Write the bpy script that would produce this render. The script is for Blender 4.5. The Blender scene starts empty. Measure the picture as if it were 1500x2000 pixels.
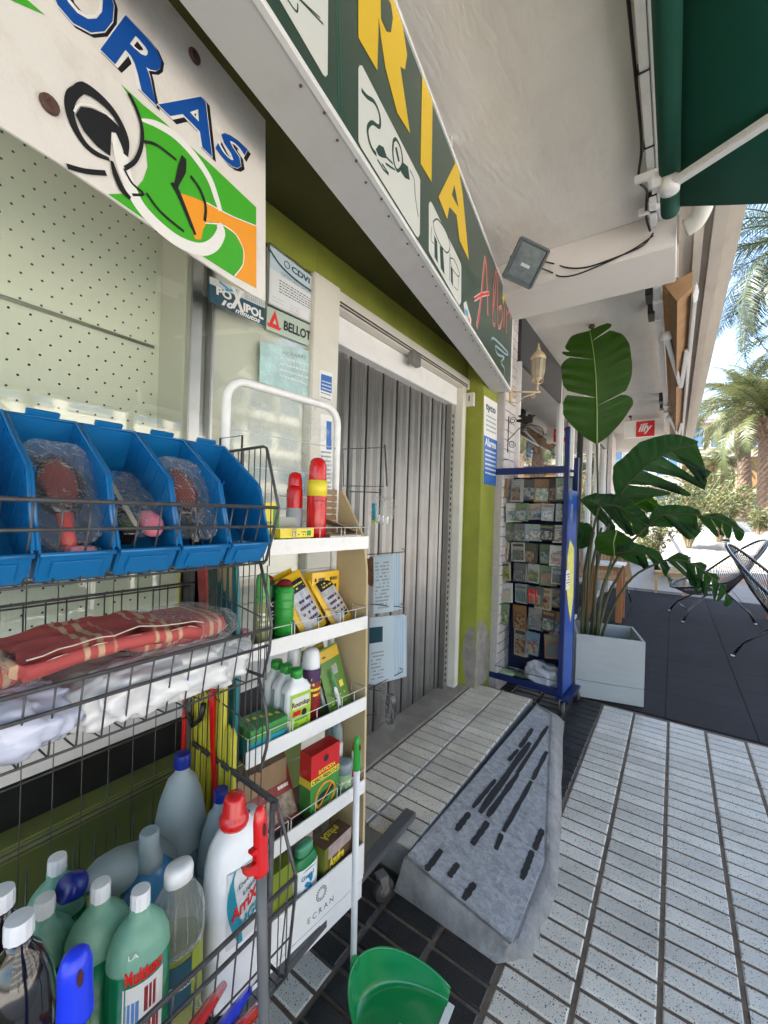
import bpy, bmesh, math, random
from mathutils import Vector, Matrix, noise
rnd = random.Random(7)
SC = bpy.context.scene
COL = SC.collection

# ------------------------------------------------------------------ camera, sky, sun, exposure
H = 1.40
FPX, YAW, PITCH, ROLL = 809.4, math.radians(-35.04), math.radians(-0.02), math.radians(1.74)
_cy, _sy, _cp, _sp = math.cos(YAW), math.sin(YAW), math.cos(PITCH), math.sin(PITCH)
FWD = Vector((_sy*_cp, _cy*_cp, _sp)); _r = Vector((_cy, -_sy, 0)); _u = _r.cross(FWD)
RGT = _r*math.cos(ROLL) + _u*math.sin(ROLL); UPV = -_r*math.sin(ROLL) + _u*math.cos(ROLL)
CAM = Vector((0, 0, H))
cd = bpy.data.cameras.new('camera'); cam = bpy.data.objects.new('camera', cd); COL.objects.link(cam)
cd.sensor_fit = 'VERTICAL'; cd.sensor_height = 36; cd.lens = FPX/2000*36
cd.clip_start = 0.05; cd.clip_end = 2000
cam.matrix_world = Matrix(((RGT.x, UPV.x, -FWD.x, 0), (RGT.y, UPV.y, -FWD.y, 0), (RGT.z, UPV.z, -FWD.z, H), (0, 0, 0, 1)))
SC.camera = cam

SUN_DIR = Vector((-0.80, -0.46, 1.05)).normalized()      # towards the sun
w = bpy.data.worlds.new('World'); SC.world = w; w.use_nodes = True
nt = w.node_tree; nt.nodes.clear()
sky = nt.nodes.new('ShaderNodeTexSky'); sky.sky_type = 'NISHITA'; sky.sun_disc = False
sky.sun_elevation = math.asin(SUN_DIR.z); sky.sun_rotation = math.atan2(SUN_DIR.x, SUN_DIR.y)
sky.air_density = 1.0; sky.dust_density = 2.5; sky.ozone_density = 1.0
bg = nt.nodes.new('ShaderNodeBackground'); bg.inputs[1].default_value = 0.10
ow = nt.nodes.new('ShaderNodeOutputWorld')
nt.links.new(sky.outputs[0], bg.inputs[0]); nt.links.new(bg.outputs[0], ow.inputs[0])
sl = bpy.data.lights.new('sun', 'SUN'); sl.energy = 3.6; sl.angle = math.radians(0.53); sl.color = (1, .95, .87)
so = bpy.data.objects.new('sun', sl); COL.objects.link(so)
so.rotation_euler = SUN_DIR.to_track_quat('Z', 'Y').to_euler(); so.location = (-6, -4, 20)
SC.view_settings.view_transform = 'Standard'; SC.view_settings.look = 'None'
SC.view_settings.gamma = 1; SC.view_settings.use_curve_mapping = False
SC.view_settings.exposure = 3.0
SC.render.engine = 'CYCLES'
try:
    SC.cycles.max_bounces = 10; SC.cycles.diffuse_bounces = 5; SC.cycles.transparent_max_bounces = 24
except Exception: pass

# ------------------------------------------------------------------ measuring rays (pixel of the 1500x2000 photograph -> point on a real plane)
def ray(x, y): return FWD + RGT*((x-750)/FPX) - UPV*((y-1000)/FPX)
def onX(x, y, X): d = ray(x, y); return CAM + d*(X/d.x)
def onY(x, y, Y): d = ray(x, y); return CAM + d*(Y/d.y)
def onZ(x, y, Z): d = ray(x, y); return CAM + d*((Z-H)/d.z)
class Plane:
    def __init__(s, p, u, v):
        s.p = Vector(p); s.u = Vector(u).normalized(); s.n = s.u.cross(Vector(v)).normalized(); s.v = s.n.cross(s.u)
    def pix(s, x, y, off=0.0):
        d = ray(x, y); t = (s.p-CAM).dot(s.n)/d.dot(s.n)
        return CAM + d*t + s.n*off
    def uv(s, x, y):
        q = s.pix(x, y)-s.p; return q.dot(s.u), q.dot(s.v)
    def at(s, a, b, off=0.0): return s.p + s.u*a + s.v*b + s.n*off

# ------------------------------------------------------------------ materials
MATS = {}
def newmat(name):
    m = bpy.data.materials.new(name); m.use_nodes = True; n = m.node_tree
    return m, n, n.nodes['Principled BSDF'], n.nodes['Material Output']
def mat(name, col, rough=.5, metal=0, var=.0, vscale=8, bump=0, bscale=40, trans=0, sheen=0, spec=None, stretch=None, dirt=0, dscale=3, dcol=(.1, .08, .06), alpha=1, coat=0, sub=0, grain=0):
    if name in MATS: return MATS[name]
    m, n, b, out = newmat(name); L = n.links
    b.inputs['Base Color'].default_value = (*col, 1); b.inputs['Roughness'].default_value = rough
    b.inputs['Metallic'].default_value = metal
    if spec is not None: b.inputs['Specular IOR Level'].default_value = spec
    if coat: b.inputs['Coat Weight'].default_value = coat
    if sub: b.inputs['Subsurface Weight'].default_value = sub; b.inputs['Subsurface Radius'].default_value = (.02, .02, .02)
    if alpha < 1: b.inputs['Alpha'].default_value = alpha
    geo = n.nodes.new('ShaderNodeNewGeometry'); vec = geo.outputs['Position']
    if stretch:
        mp = n.nodes.new('ShaderNodeMapping'); mp.inputs['Scale'].default_value = stretch
        L.new(vec, mp.inputs['Vector']); vec = mp.outputs[0]
    c = None
    if var:
        t = n.nodes.new('ShaderNodeTexNoise'); t.inputs['Scale'].default_value = vscale; t.inputs['Detail'].default_value = 6
        t.inputs['Roughness'].default_value = .62
        L.new(vec, t.inputs['Vector'])
        r = n.nodes.new('ShaderNodeMapRange'); r.inputs[1].default_value = .3; r.inputs[2].default_value = .7
        r.inputs[3].default_value = 1-var; r.inputs[4].default_value = 1+var; L.new(t.outputs[0], r.inputs[0])
        mx = n.nodes.new('ShaderNodeVectorMath'); mx.operation = 'SCALE'; mx.inputs[0].default_value = col
        L.new(r.outputs[0], mx.inputs['Scale']); c = mx.outputs[0]
    if dirt:
        t = n.nodes.new('ShaderNodeTexNoise'); t.inputs['Scale'].default_value = dscale; t.inputs['Detail'].default_value = 9
        t.inputs['Roughness'].default_value = .7; L.new(geo.outputs['Position'], t.inputs['Vector'])
        r = n.nodes.new('ShaderNodeMapRange'); r.inputs[1].default_value = .5; r.inputs[2].default_value = .78
        r.inputs[3].default_value = 0; r.inputs[4].default_value = dirt; L.new(t.outputs[0], r.inputs[0])
        mx = n.nodes.new('ShaderNodeMix'); mx.data_type = 'RGBA'; L.new(r.outputs[0], mx.inputs[0])
        if c is not None: L.new(c, mx.inputs[6])
        else: mx.inputs[6].default_value = (*col, 1)
        mx.inputs[7].default_value = (*dcol, 1); c = mx.outputs[2]
    if c is not None: L.new(c, b.inputs['Base Color'])
    if bump:
        t = n.nodes.new('ShaderNodeTexNoise'); t.inputs['Scale'].default_value = bscale; t.inputs['Detail'].default_value = 4
        L.new(vec, t.inputs['Vector'])
        bp = n.nodes.new('ShaderNodeBump'); bp.inputs['Strength'].default_value = min(1, bump); bp.inputs['Distance'].default_value = .004
        L.new(t.outputs[0], bp.inputs['Height']); L.new(bp.outputs[0], b.inputs['Normal'])
    if trans:
        tr = n.nodes.new('ShaderNodeBsdfTranslucent'); tr.inputs[0].default_value = (*[min(1, x*1.5) for x in col], 1)
        if c is not None: L.new(c, tr.inputs[0])
        mx = n.nodes.new('ShaderNodeMixShader'); mx.inputs[0].default_value = trans
        L.new(b.outputs[0], mx.inputs[1]); L.new(tr.outputs[0], mx.inputs[2]); L.new(mx.outputs[0], out.inputs[0])
    MATS[name] = m; return m
def fresnel(n, ior):
    L = n.links; fr = n.nodes.new('ShaderNodeFresnel'); g = n.nodes.new('ShaderNodeNewGeometry'); r = n.nodes.new('ShaderNodeMapRange')
    r.inputs[3].default_value = ior; r.inputs[4].default_value = 1/ior; L.new(g.outputs['Backfacing'], r.inputs[0]); L.new(r.outputs[0], fr.inputs[0]); return fr
def film(name, fac=.22, rough=.12, col=(.9, .92, .95), bump=.6, bscale=25, ior=1.45, fres=True):
    if name in MATS: return MATS[name]
    m, n, b, out = newmat(name); L = n.links
    b.inputs['Base Color'].default_value = (*col, 1); b.inputs['Roughness'].default_value = rough
    b.inputs['Specular IOR Level'].default_value = .8
    tr = n.nodes.new('ShaderNodeBsdfTransparent'); mx = n.nodes.new('ShaderNodeMixShader')
    L.new(tr.outputs[0], mx.inputs[1]); L.new(b.outputs[0], mx.inputs[2]); L.new(mx.outputs[0], out.inputs[0])
    if bump:
        geo = n.nodes.new('ShaderNodeNewGeometry'); t = n.nodes.new('ShaderNodeTexNoise'); t.inputs['Scale'].default_value = bscale
        t.inputs['Detail'].default_value = 3; t.inputs['Distortion'].default_value = 1.5
        L.new(geo.outputs['Position'], t.inputs['Vector'])
        bp = n.nodes.new('ShaderNodeBump'); bp.inputs['Strength'].default_value = bump; bp.inputs['Distance'].default_value = .02
        L.new(t.outputs[0], bp.inputs['Height']); L.new(bp.outputs[0], b.inputs['Normal'])
    fr = fresnel(n, ior)
    if bump: L.new(bp.outputs[0], fr.inputs['Normal'])
    ad = n.nodes.new('ShaderNodeMath'); ad.operation = 'ADD'; ad.inputs[1].default_value = fac; ad.use_clamp = True
    L.new(fr.outputs[0], ad.inputs[0]); L.new(ad.outputs[0], mx.inputs[0])
    MATS[name] = m; return m
def glassm(name, tint=(.9, .95, .93), extra=.04, refl=(.9, .9, .9)):
    if name in MATS: return MATS[name]
    m, n, b, out = newmat(name); L = n.links; n.nodes.remove(b)
    tr = n.nodes.new('ShaderNodeBsdfTransparent'); tr.inputs[0].default_value = (*tint, 1)
    gl = n.nodes.new('ShaderNodeBsdfGlossy'); gl.inputs['Roughness'].default_value = .02; gl.inputs[0].default_value = (*refl, 1)
    fr = fresnel(n, 1.5)
    ad = n.nodes.new('ShaderNodeMath'); ad.operation = 'ADD'; ad.inputs[1].default_value = extra; ad.use_clamp = True
    mx = n.nodes.new('ShaderNodeMixShader')
    L.new(fr.outputs[0], ad.inputs[0]); L.new(ad.outputs[0], mx.inputs[0]); L.new(tr.outputs[0], mx.inputs[1]); L.new(gl.outputs[0], mx.inputs[2])
    L.new(mx.outputs[0], out.inputs[0]); MATS[name] = m; return m
def terrazzo(name, base, chips, amount=.5, var=.1, rough=.55, scale=95):
    m, n, b, out = newmat(name); L = n.links
    geo = n.nodes.new('ShaderNodeNewGeometry'); P = geo.outputs['Position']
    no = n.nodes.new('ShaderNodeTexNoise'); no.inputs['Scale'].default_value = 5; no.inputs['Detail'].default_value = 8; L.new(P, no.inputs['Vector'])
    cr = n.nodes.new('ShaderNodeMapRange'); cr.inputs[1].default_value = .3; cr.inputs[2].default_value = .7; cr.inputs[3].default_value = 1-var; cr.inputs[4].default_value = 1+var
    L.new(no.outputs[0], cr.inputs[0])
    oi = n.nodes.new('ShaderNodeObjectInfo'); orr = n.nodes.new('ShaderNodeMapRange'); orr.inputs[3].default_value = .86; orr.inputs[4].default_value = 1.1
    L.new(oi.outputs['Random'], orr.inputs[0])
    mm = n.nodes.new('ShaderNodeMath'); mm.operation = 'MULTIPLY'; L.new(cr.outputs[0], mm.inputs[0]); L.new(orr.outputs[0], mm.inputs[1])
    sc = n.nodes.new('ShaderNodeVectorMath'); sc.operation = 'SCALE'; sc.inputs[0].default_value = base; L.new(mm.outputs[0], sc.inputs['Scale'])
    last = sc.outputs[0]
    st = n.nodes.new('ShaderNodeTexNoise'); st.inputs['Scale'].default_value = 2.3; st.inputs['Detail'].default_value = 12; st.inputs['Roughness'].default_value = .68; L.new(P, st.inputs['Vector'])
    sr = n.nodes.new('ShaderNodeMapRange'); sr.inputs[1].default_value = .48; sr.inputs[2].default_value = .80; sr.inputs[3].default_value = 0; sr.inputs[4].default_value = .30; L.new(st.outputs[0], sr.inputs[0])
    smx = n.nodes.new('ShaderNodeMix'); smx.data_type = 'RGBA'; L.new(sr.outputs[0], smx.inputs[0]); L.new(last, smx.inputs[6]); smx.inputs[7].default_value = (base[0]*.45, base[1]*.40, base[2]*.34, 1); last = smx.outputs[2]
    for i, (colr, s, th) in enumerate(chips):
        vo = n.nodes.new('ShaderNodeTexVoronoi'); vo.inputs['Scale'].default_value = s; L.new(P, vo.inputs['Vector'])
        vo.inputs['Randomness'].default_value = 1
        # chip size varies with the cell colour
        sp = n.nodes.new('ShaderNodeSeparateColor'); L.new(vo.outputs['Color'], sp.inputs[0])
        mu = n.nodes.new('ShaderNodeMath'); mu.operation = 'MULTIPLY'; mu.inputs[1].default_value = th; L.new(sp.outputs[0], mu.inputs[0])
        lt = n.nodes.new('ShaderNodeMath'); lt.operation = 'LESS_THAN'; L.new(vo.outputs['Distance'], lt.inputs[0]); L.new(mu.outputs[0], lt.inputs[1])
        mx = n.nodes.new('ShaderNodeMix'); mx.data_type = 'RGBA'; L.new(lt.outputs[0], mx.inputs[0]); L.new(last, mx.inputs[6]); mx.inputs[7].default_value = (*colr, 1)
        last = mx.outputs[2]
    L.new(last, b.inputs['Base Color']); b.inputs['Roughness'].default_value = rough
    bn = n.nodes.new('ShaderNodeTexNoise'); bn.inputs['Scale'].default_value = 260; L.new(P, bn.inputs['Vector'])
    bp = n.nodes.new('ShaderNodeBump'); bp.inputs['Strength'].default_value = .25; bp.inputs['Distance'].default_value = .002; L.new(bn.outputs[0], bp.inputs['Height']); L.new(bp.outputs[0], b.inputs['Normal'])
    MATS[name] = m; return m

# ------------------------------------------------------------------ mesh builder
class MB:
    def __init__(s): s.v = []; s.f = []; s.sm = []
    def add(s, vs, fs, smooth=False):
        o = len(s.v); s.v += [Vector(q) for q in vs]; s.f += [[i+o for i in f] for f in fs]; s.sm += [smooth]*len(fs); return s
    def obox(s, c, ax, ay, az):
        c = Vector(c); ax, ay, az = Vector(ax), Vector(ay), Vector(az)
        vs = [c+ax*i+ay*j+az*k for i in (-1, 1) for j in (-1, 1) for k in (-1, 1)]
        return s.add(vs, [(0, 1, 3, 2), (4, 6, 7, 5), (0, 4, 5, 1), (2, 3, 7, 6), (0, 2, 6, 4), (1, 5, 7, 3)])
    def box(s, x0, x1, y0, y1, z0, z1):
        return s.obox(((x0+x1)/2, (y0+y1)/2, (z0+z1)/2), ((x1-x0)/2, 0, 0), (0, (y1-y0)/2, 0), (0, 0, (z1-z0)/2))
    def rbox(s, x0, x1, y0, y1, z0, z1, r=.004, seg=3):
        """box with rounded vertical edges and chamfered rims"""
        hx, hy = (x1-x0)/2, (y1-y0)/2; cx, cy = (x0+x1)/2, (y0+y1)/2; r = min(r, hx*.98, hy*.98, (z1-z0)/2*.98)
        def ring(ins, z):
            out = []
            for qx, qy, a0 in ((1, 1, 0), (-1, 1, 90), (-1, -1, 180), (1, -1, 270)):
                for k in range(seg+1):
                    a = math.radians(a0+90*k/seg)
                    out.append((cx+qx*(hx-r)+(r-ins)*math.cos(a), cy+qy*(hy-r)+(r-ins)*math.sin(a), z))
            return out
        d = r*.35
        rs = [ring(d, z0), ring(0, z0+d), ring(0, z1-d), ring(d, z1)]; n = len(rs[0])
        vs = sum(rs, []); fs = []
        for k in range(3):
            for i in range(n): fs.append((k*n+i, k*n+(i+1) % n, (k+1)*n+(i+1) % n, (k+1)*n+i))
        fs.append(tuple(range(n-1, -1, -1))); fs.append(tuple(range(3*n, 4*n)))
        return s.add(vs, fs)
    def beam(s, p, q, wd, ht, up=(0, 0, 1)):
        p, q = Vector(p), Vector(q); d = (q-p).normalized(); u = Vector(up)
        a = d.cross(u)
        if a.length < 1e-4: a = d.cross(Vector((1, 0, 0)))
        a.normalize(); b = a.cross(d)
        return s.obox((p+q)/2, (q-p)/2, a*wd/2, b*ht/2)
    def tube(s, pts, r, n=8, closed=False, cap=True):
        pts = [Vector(p) for p in pts]; N = len(pts); rs = r if isinstance(r, (list, tuple)) else [r]*N
        T = []
        for i in range(N):
            if closed: t = pts[(i+1) % N]-pts[i-1]
            else: t = pts[min(i+1, N-1)]-pts[max(i-1, 0)]
            if t.length < 1e-9: t = Vector((0, 0, 1))
            T.append(t.normalized())
        a = T[0].orthogonal().normalized(); vs = []
        for i in range(N):
            a = a-T[i]*a.dot(T[i])
            if a.length < 1e-6: a = T[i].orthogonal()
            a.normalize(); b = T[i].cross(a)
            for k in range(n):
                an = 2*math.pi*k/n; vs.append(pts[i]+(a*math.cos(an)+b*math.sin(an))*rs[i])
        fs = []
        for i in range(N if closed else N-1):
            j = (i+1) % N
            for k in range(n): fs.append((i*n+k, i*n+(k+1) % n, j*n+(k+1) % n, j*n+k))
        s.add(vs, fs, True)
        if cap and not closed:
            o = len(s.v)-N*n; s.f.append([o+k for k in range(n-1, -1, -1)]); s.f.append([o+(N-1)*n+k for k in range(n)]); s.sm += [False, False]
        return s
    def lathe(s, prof, n=20, sx=1, sy=1, c=(0, 0, 0), power=2, smooth=True):
        c = Vector(c); vs = []
        for r, z in prof:
            for k in range(n):
                a = 2*math.pi*k/n; ca, sa = math.cos(a), math.sin(a)
                if power != 2:
                    q = (abs(ca)**power+abs(sa)**power)**(-1/power); ca *= q; sa *= q
                vs.append(c+Vector((r*ca*sx, r*sa*sy, z)))
        fs = []
        for i in range(len(prof)-1):
            for k in range(n): fs.append((i*n+k, i*n+(k+1) % n, (i+1)*n+(k+1) % n, (i+1)*n+k))
        s.add(vs, fs, smooth); o = len(s.v)-len(vs)
        s.f.append([o+k for k in range(n-1, -1, -1)]); s.f.append([o+(len(prof)-1)*n+k for k in range(n)]); s.sm += [False, False]
        return s
    def prism(s, poly, off):
        """closed polygon extruded by the vector off"""
        poly = [Vector(p) for p in poly]; off = Vector(off); n = len(poly)
        return s.add(poly+[p+off for p in poly], [tuple(range(n-1, -1, -1)), tuple(range(n, 2*n))]+[(i, (i+1) % n, n+(i+1) % n, n+i) for i in range(n)])
    def face(s, poly, smooth=False): return s.add(poly, [tuple(range(len(poly)))], smooth)
    def grid(s, fn, nu, nv, smooth=True, closed=False):
        vs = [fn(i/nu, j/nv) for i in range(nu+1) for j in range(nv+1)]
        return s.add(vs, [(i*(nv+1)+j, (i+1)*(nv+1)+j, (i+1)*(nv+1)+j+1, i*(nv+1)+j+1) for i in range(nu) for j in range(nv)], smooth)
    def xf(s, M): s.v = [M @ q for q in s.v]; return s
    def mesh(s, name):
        me = bpy.data.meshes.new(name); me.from_pydata([tuple(q) for q in s.v], [], s.f); me.polygons.foreach_set('use_smooth', s.sm)
        me.validate(); me.update(); return me

def inst(name, me, m, parent=None):
    o = bpy.data.objects.new(name, me); COL.objects.link(o)
    if m is not None and not me.materials: me.materials.append(m)
    if parent is not None: o.parent = parent
    return o
def build(name, mb, m, parent=None, bevel=0):
    me = mb.mesh(name)
    if bevel:
        bm = bmesh.new(); bm.from_mesh(me)
        es = [e for e in bm.edges if len(e.link_faces) == 2 and e.calc_face_angle(0) > .6]
        bmesh.ops.bevel(bm, geom=es, offset=bevel, segments=2, affect='EDGES', clamp_overlap=True)
        bm.to_mesh(me); bm.free()
    bm = bmesh.new(); bm.from_mesh(me); bmesh.ops.recalc_face_normals(bm, faces=bm.faces); bm.to_mesh(me); bm.free()
    return inst(name, me, m, parent)
def tag(o, label=None, cat=None, group=None, kind=None):
    if label: o['label'] = label
    if cat: o['category'] = cat
    if group: o['group'] = group
    if kind: o['kind'] = kind
    return o
def thing(name, label, cat, loc=(0, 0, 0), rz=0, group=None):
    o = bpy.data.objects.new(name, None); COL.objects.link(o); o.location = loc; o.rotation_euler = (0, 0, rz); o.empty_display_size = .1
    return tag(o, label, cat, group)
def copytree(o, loc=None, rz=None, label=None, parent=None):
    c = o.copy(); COL.objects.link(c)
    if parent is not None: c.parent = parent
    for ch in list(o.children): copytree(ch, parent=c)
    if loc is not None: c.location = loc
    if rz is not None: c.rotation_euler = (0, 0, rz)
    if label: c['label'] = label
    return c
def relabel(o, s): o['label'] = s; return o

# ------------------------------------------------------------------ lettering
_txt = {}
def glyphs(s, bold=0.0, shear=0.0, spacing=1.0):
    k = (s, bold, shear, spacing)
    if k not in _txt:
        cu = bpy.data.curves.new('t', 'FONT'); cu.body = s; cu.size = 1; cu.offset = bold; cu.shear = shear; cu.resolution_u = 3; cu.space_character = spacing
        o = bpy.data.objects.new('t', cu); COL.objects.link(o)
        me = bpy.data.meshes.new_from_object(o.evaluated_get(bpy.context.evaluated_depsgraph_get()))
        vs = [tuple(v.co) for v in me.vertices]; fs = [tuple(p.vertices) for p in me.polygons]
        bpy.data.objects.remove(o); bpy.data.curves.remove(cu); bpy.data.meshes.remove(me)
        x0 = min(v[0] for v in vs); x1 = max(v[0] for v in vs); y0 = min(v[1] for v in vs); y1 = max(v[1] for v in vs)
        _txt[k] = ([((v[0]-x0)/(x1-x0), (v[1]-y0)/(y1-y0)) for v in vs], fs, (x1-x0)/(y1-y0))
    return _txt[k]
def lettering(s, fn, m, parent, name='lettering', bold=.012, shear=0, spacing=1.0):
    """fn maps (0..1, 0..1) of the text box to a 3D point"""
    vs, fs, asp = glyphs(s, bold, shear, spacing)
    me = bpy.data.meshes.new(name); me.from_pydata([tuple(fn(u, v)) for u, v in vs], [], fs); me.update()
    return inst(name, me, m, parent)
def flatfn(o, u, v):
    o, u, v = Vector(o), Vector(u), Vector(v); return lambda a, b: o+u*a+v*b
def cylfn(r, a0, a1, z0, z1, sx=1, sy=1):
    return lambda a, b: Vector((r*sx*math.cos(a0+(a1-a0)*a), r*sy*math.sin(a0+(a1-a0)*a), z0+(z1-z0)*b))
def quadfn(pl, bl, br, tr, tl, off):
    q = [pl.pix(*p, off) for p in (bl, br, tr, tl)]
    return lambda a, b: (q[0]*(1-a)+q[1]*a)*(1-b)+(q[3]*(1-a)+q[2]*a)*b
def stroke_mb(mb, pts, wd, n):
    """flat stroke of points lying in a plane with normal n"""
    pts = [Vector(p) for p in pts]; n = Vector(n); N = len(pts); L = []
    if isinstance(wd, (list, tuple)):
        M_ = len(wd)-1; ws = []
        for i in range(N):
            f = i/(N-1)*M_; a = min(int(f), M_-1); ws.append(wd[a]+(wd[a+1]-wd[a])*(f-a))
    else: ws = [wd]*N
    for i in range(N):
        t = (pts[min(i+1, N-1)]-pts[max(i-1, 0)]).normalized(); s = n.cross(t).normalized()*ws[i]/2; L += [pts[i]-s, pts[i]+s]
    mb.add(L, [(2*i, 2*i+1, 2*i+3, 2*i+2) for i in range(N-1)])
    return mb
def smoothpts(P, k=4):
    P = [Vector(p) for p in P]; out = []
    for i in range(len(P)-1):
        p0 = P[max(i-1, 0)]; p1 = P[i]; p2 = P[i+1]; p3 = P[min(i+2, len(P)-1)]
        for j in range(k):
            t = j/k; out.append(.5*((2*p1)+(p2-p0)*t+(2*p0-5*p1+4*p2-p3)*t*t+(3*p1-p0-3*p2+p3)*t**3))
    out.append(P[-1]); return out
# ================================================================== MATERIALS OF THE SETTING
M_pav = terrazzo('white_terrazzo', (.67, .625, .54), [((.05, .05, .06), 120, .30), ((.22, .19, .15), 210, .34), ((.10, .11, .14), 70, .16)], var=.10, rough=.30)
M_blk = terrazzo('black_terrazzo', (.020, .020, .022), [((.22, .21, .20), 300, .20), ((.012, .012, .014), 110, .4), ((.13, .12, .1), 170, .17)], var=.3, rough=.4)
M_ent = terrazzo('entrance_terrazzo', (.70, .625, .51), [((.07, .06, .06), 130, .28), ((.25, .2, .14), 210, .34)], var=.14, rough=.5)
M_grout = mat('grout', (.17, .125, .09), .95, var=.35, vscale=18, bump=.8, bscale=150)
M_conc = mat('concrete', (.27, .26, .245), .85, var=.28, vscale=7, bump=.8, bscale=60, dirt=.6, dscale=9, dcol=(.13, .12, .11))
M_sill = mat('old_cement', (.30, .265, .215), .9, var=.22, vscale=6, bump=.9, bscale=90, dirt=.5, dscale=10, dcol=(.13, .10, .07))
M_ceil = mat('ceiling_plaster', (.78, .75, .69), .9, dirt=.3, dscale=2.2, dcol=(.45, .41, .35), var=.07, vscale=3, bump=.9, bscale=34, stretch=(1.0, .35, 1))
M_beam = mat('beam_paint', (.72, .69, .655), .85, dirt=.25, dscale=4, dcol=(.42, .38, .33), var=.06, vscale=4, bump=.4, bscale=60)
M_olive = mat('green_wall_paint', (.27, .30, .038), .75, var=.16, vscale=4, bump=.6, bscale=50, dirt=.5, dscale=6, dcol=(.22, .25, .04))
M_cream = mat('cream_paint', (.66, .64, .56), .6, var=.06, vscale=4, bump=.3, bscale=50, dirt=.25, dscale=5, dcol=(.35, .3, .22))
M_white = mat('white_paint', (.78, .78, .77), .35, var=.04, vscale=5, dirt=.22, dscale=14, dcol=(.35, .33, .30))
M_alu = mat('aluminium', (.52, .52, .50), .38, 1, var=.1, vscale=9)
M_shut = mat('shutter_slats', (.215, .21, .205), .32, .75, var=.12, vscale=5, dirt=.3, dscale=3.0, dcol=(.12, .10, .09))
M_shutb = mat('shutter_slats_blue', (.105, .118, .155), .32, .55, var=.35, vscale=5, dirt=.5, dscale=4.0, dcol=(.10, .09, .09))
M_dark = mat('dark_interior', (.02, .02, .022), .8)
M_fasc = mat('dark_fascia', (.035, .038, .045), .35)
M_brick = mat('white_brick', (.58, .54, .52), .8, var=.12, vscale=12, bump=.5, bscale=70)
M_mortar = mat('pale_mortar', (.42, .39, .37), .95, var=.1, vscale=30)
M_glass = glassm('shop_glass', tint=(.98, .992, .985), extra=.015)
M_dglass = glassm('dark_shop_glass', tint=(.35, .38, .38), extra=.32)
M_peg = None

# ------------------------------------------------------------------ ground, pavement, kerb pieces
TP = .2035
def coltop(x): return 0.0
g = MB(); g.box(-60, 90, -40, 9.6, -.30, -.006); ground = build('pavement', g, M_grout); tag(ground, 'terrazzo paver pavement of pale and black strips in front of the shops', None, kind='structure')
def tile_mesh(name, wx, wy, t=.014, ch=.004):
    mb = MB(); hx, hy = wx/2, wy/2
    vs = [(-hx, -hy, -t), (hx, -hy, -t), (hx, hy, -t), (-hx, hy, -t), (-hx, -hy, -ch), (hx, -hy, -ch), (hx, hy, -ch), (-hx, hy, -ch),
          (-hx+ch, -hy+ch, 0), (hx-ch, -hy+ch, 0), (hx-ch, hy-ch, 0), (-hx+ch, hy-ch, 0)]
    mb.add(vs, [(8, 9, 10, 11)]+[(a+i, a+(i+1) % 4, a+4+(i+1) % 4, a+4+i) for a in (0, 4) for i in range(4)])
    return mb.mesh(name)
RP = .0795
tm_w = tile_mesh('paver', TP-.0150, RP-.0130); tm_w.materials.append(M_pav)
tm_b = tile_mesh('paver', TP-.0155, RP-.0115); tm_b.materials.append(M_blk)
far_w, far_b = [], []
spots = []
for c in range(-5, 14):                       # column c spans X from -c*TP to -(c+1)*TP
    xc = -(c+.5)*TP
    if xc < -1.25: continue
    for r in range(-4, 44):
        yc = .06+r*RP+(.014 if c % 2 else 0)
        if yc > 3.53 and xc > -.62: continue
        if yc > 3.55: continue
        if xc < -.80 and 1.36 < yc < 3.06: continue
        black = c in (2, 3) or (c > 3 and (c*7+r) % 9 != 1)
        if c == 4 and .80 < yc < .99: black = False
        q = Vector((xc, yc, 0))-CAM; k = q.dot(FWD)
        inview = k > .2 and abs(q.dot(RGT)/k*FPX) < 800 and abs(q.dot(UPV)/k*FPX) < 1060
        spots.append((inview, q.length, xc, yc, black))
spots.sort(key=lambda s: (not s[0], s[1]))
stw, stb = MB(), MB(); npav = 0
for iv, d, xc, yc, black in spots:
    tilt = rnd.uniform(-.0008, .0008)
    if iv and npav < 298:
        npav += 1
        o = inst('paver', tm_b if black else tm_w, None, ground); o.location = (xc, yc, tilt); o.rotation_euler = (rnd.uniform(-.004, .004), rnd.uniform(-.003, .003), 0)
    else:
        mb = stb if black else stw; hx, hy = TP/2-.0085, RP/2-.0057
        mb.add([(xc-hx, yc-hy, tilt), (xc+hx, yc-hy, tilt), (xc+hx, yc+hy, tilt), (xc-hx, yc+hy, tilt), (xc-hx, yc-hy, -.014), (xc+hx, yc-hy, -.014), (xc+hx, yc+hy, -.014), (xc-hx, yc+hy, -.014)],
               [(0, 1, 2, 3), (4, 5, 1, 0), (5, 6, 2, 1), (6, 7, 3, 2), (7, 4, 0, 3)])
tag(build('far_pavers', stw, M_pav, ground), kind='stuff'); tag(build('far_black_pavers', stb, M_blk, ground), kind='stuff')

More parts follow.
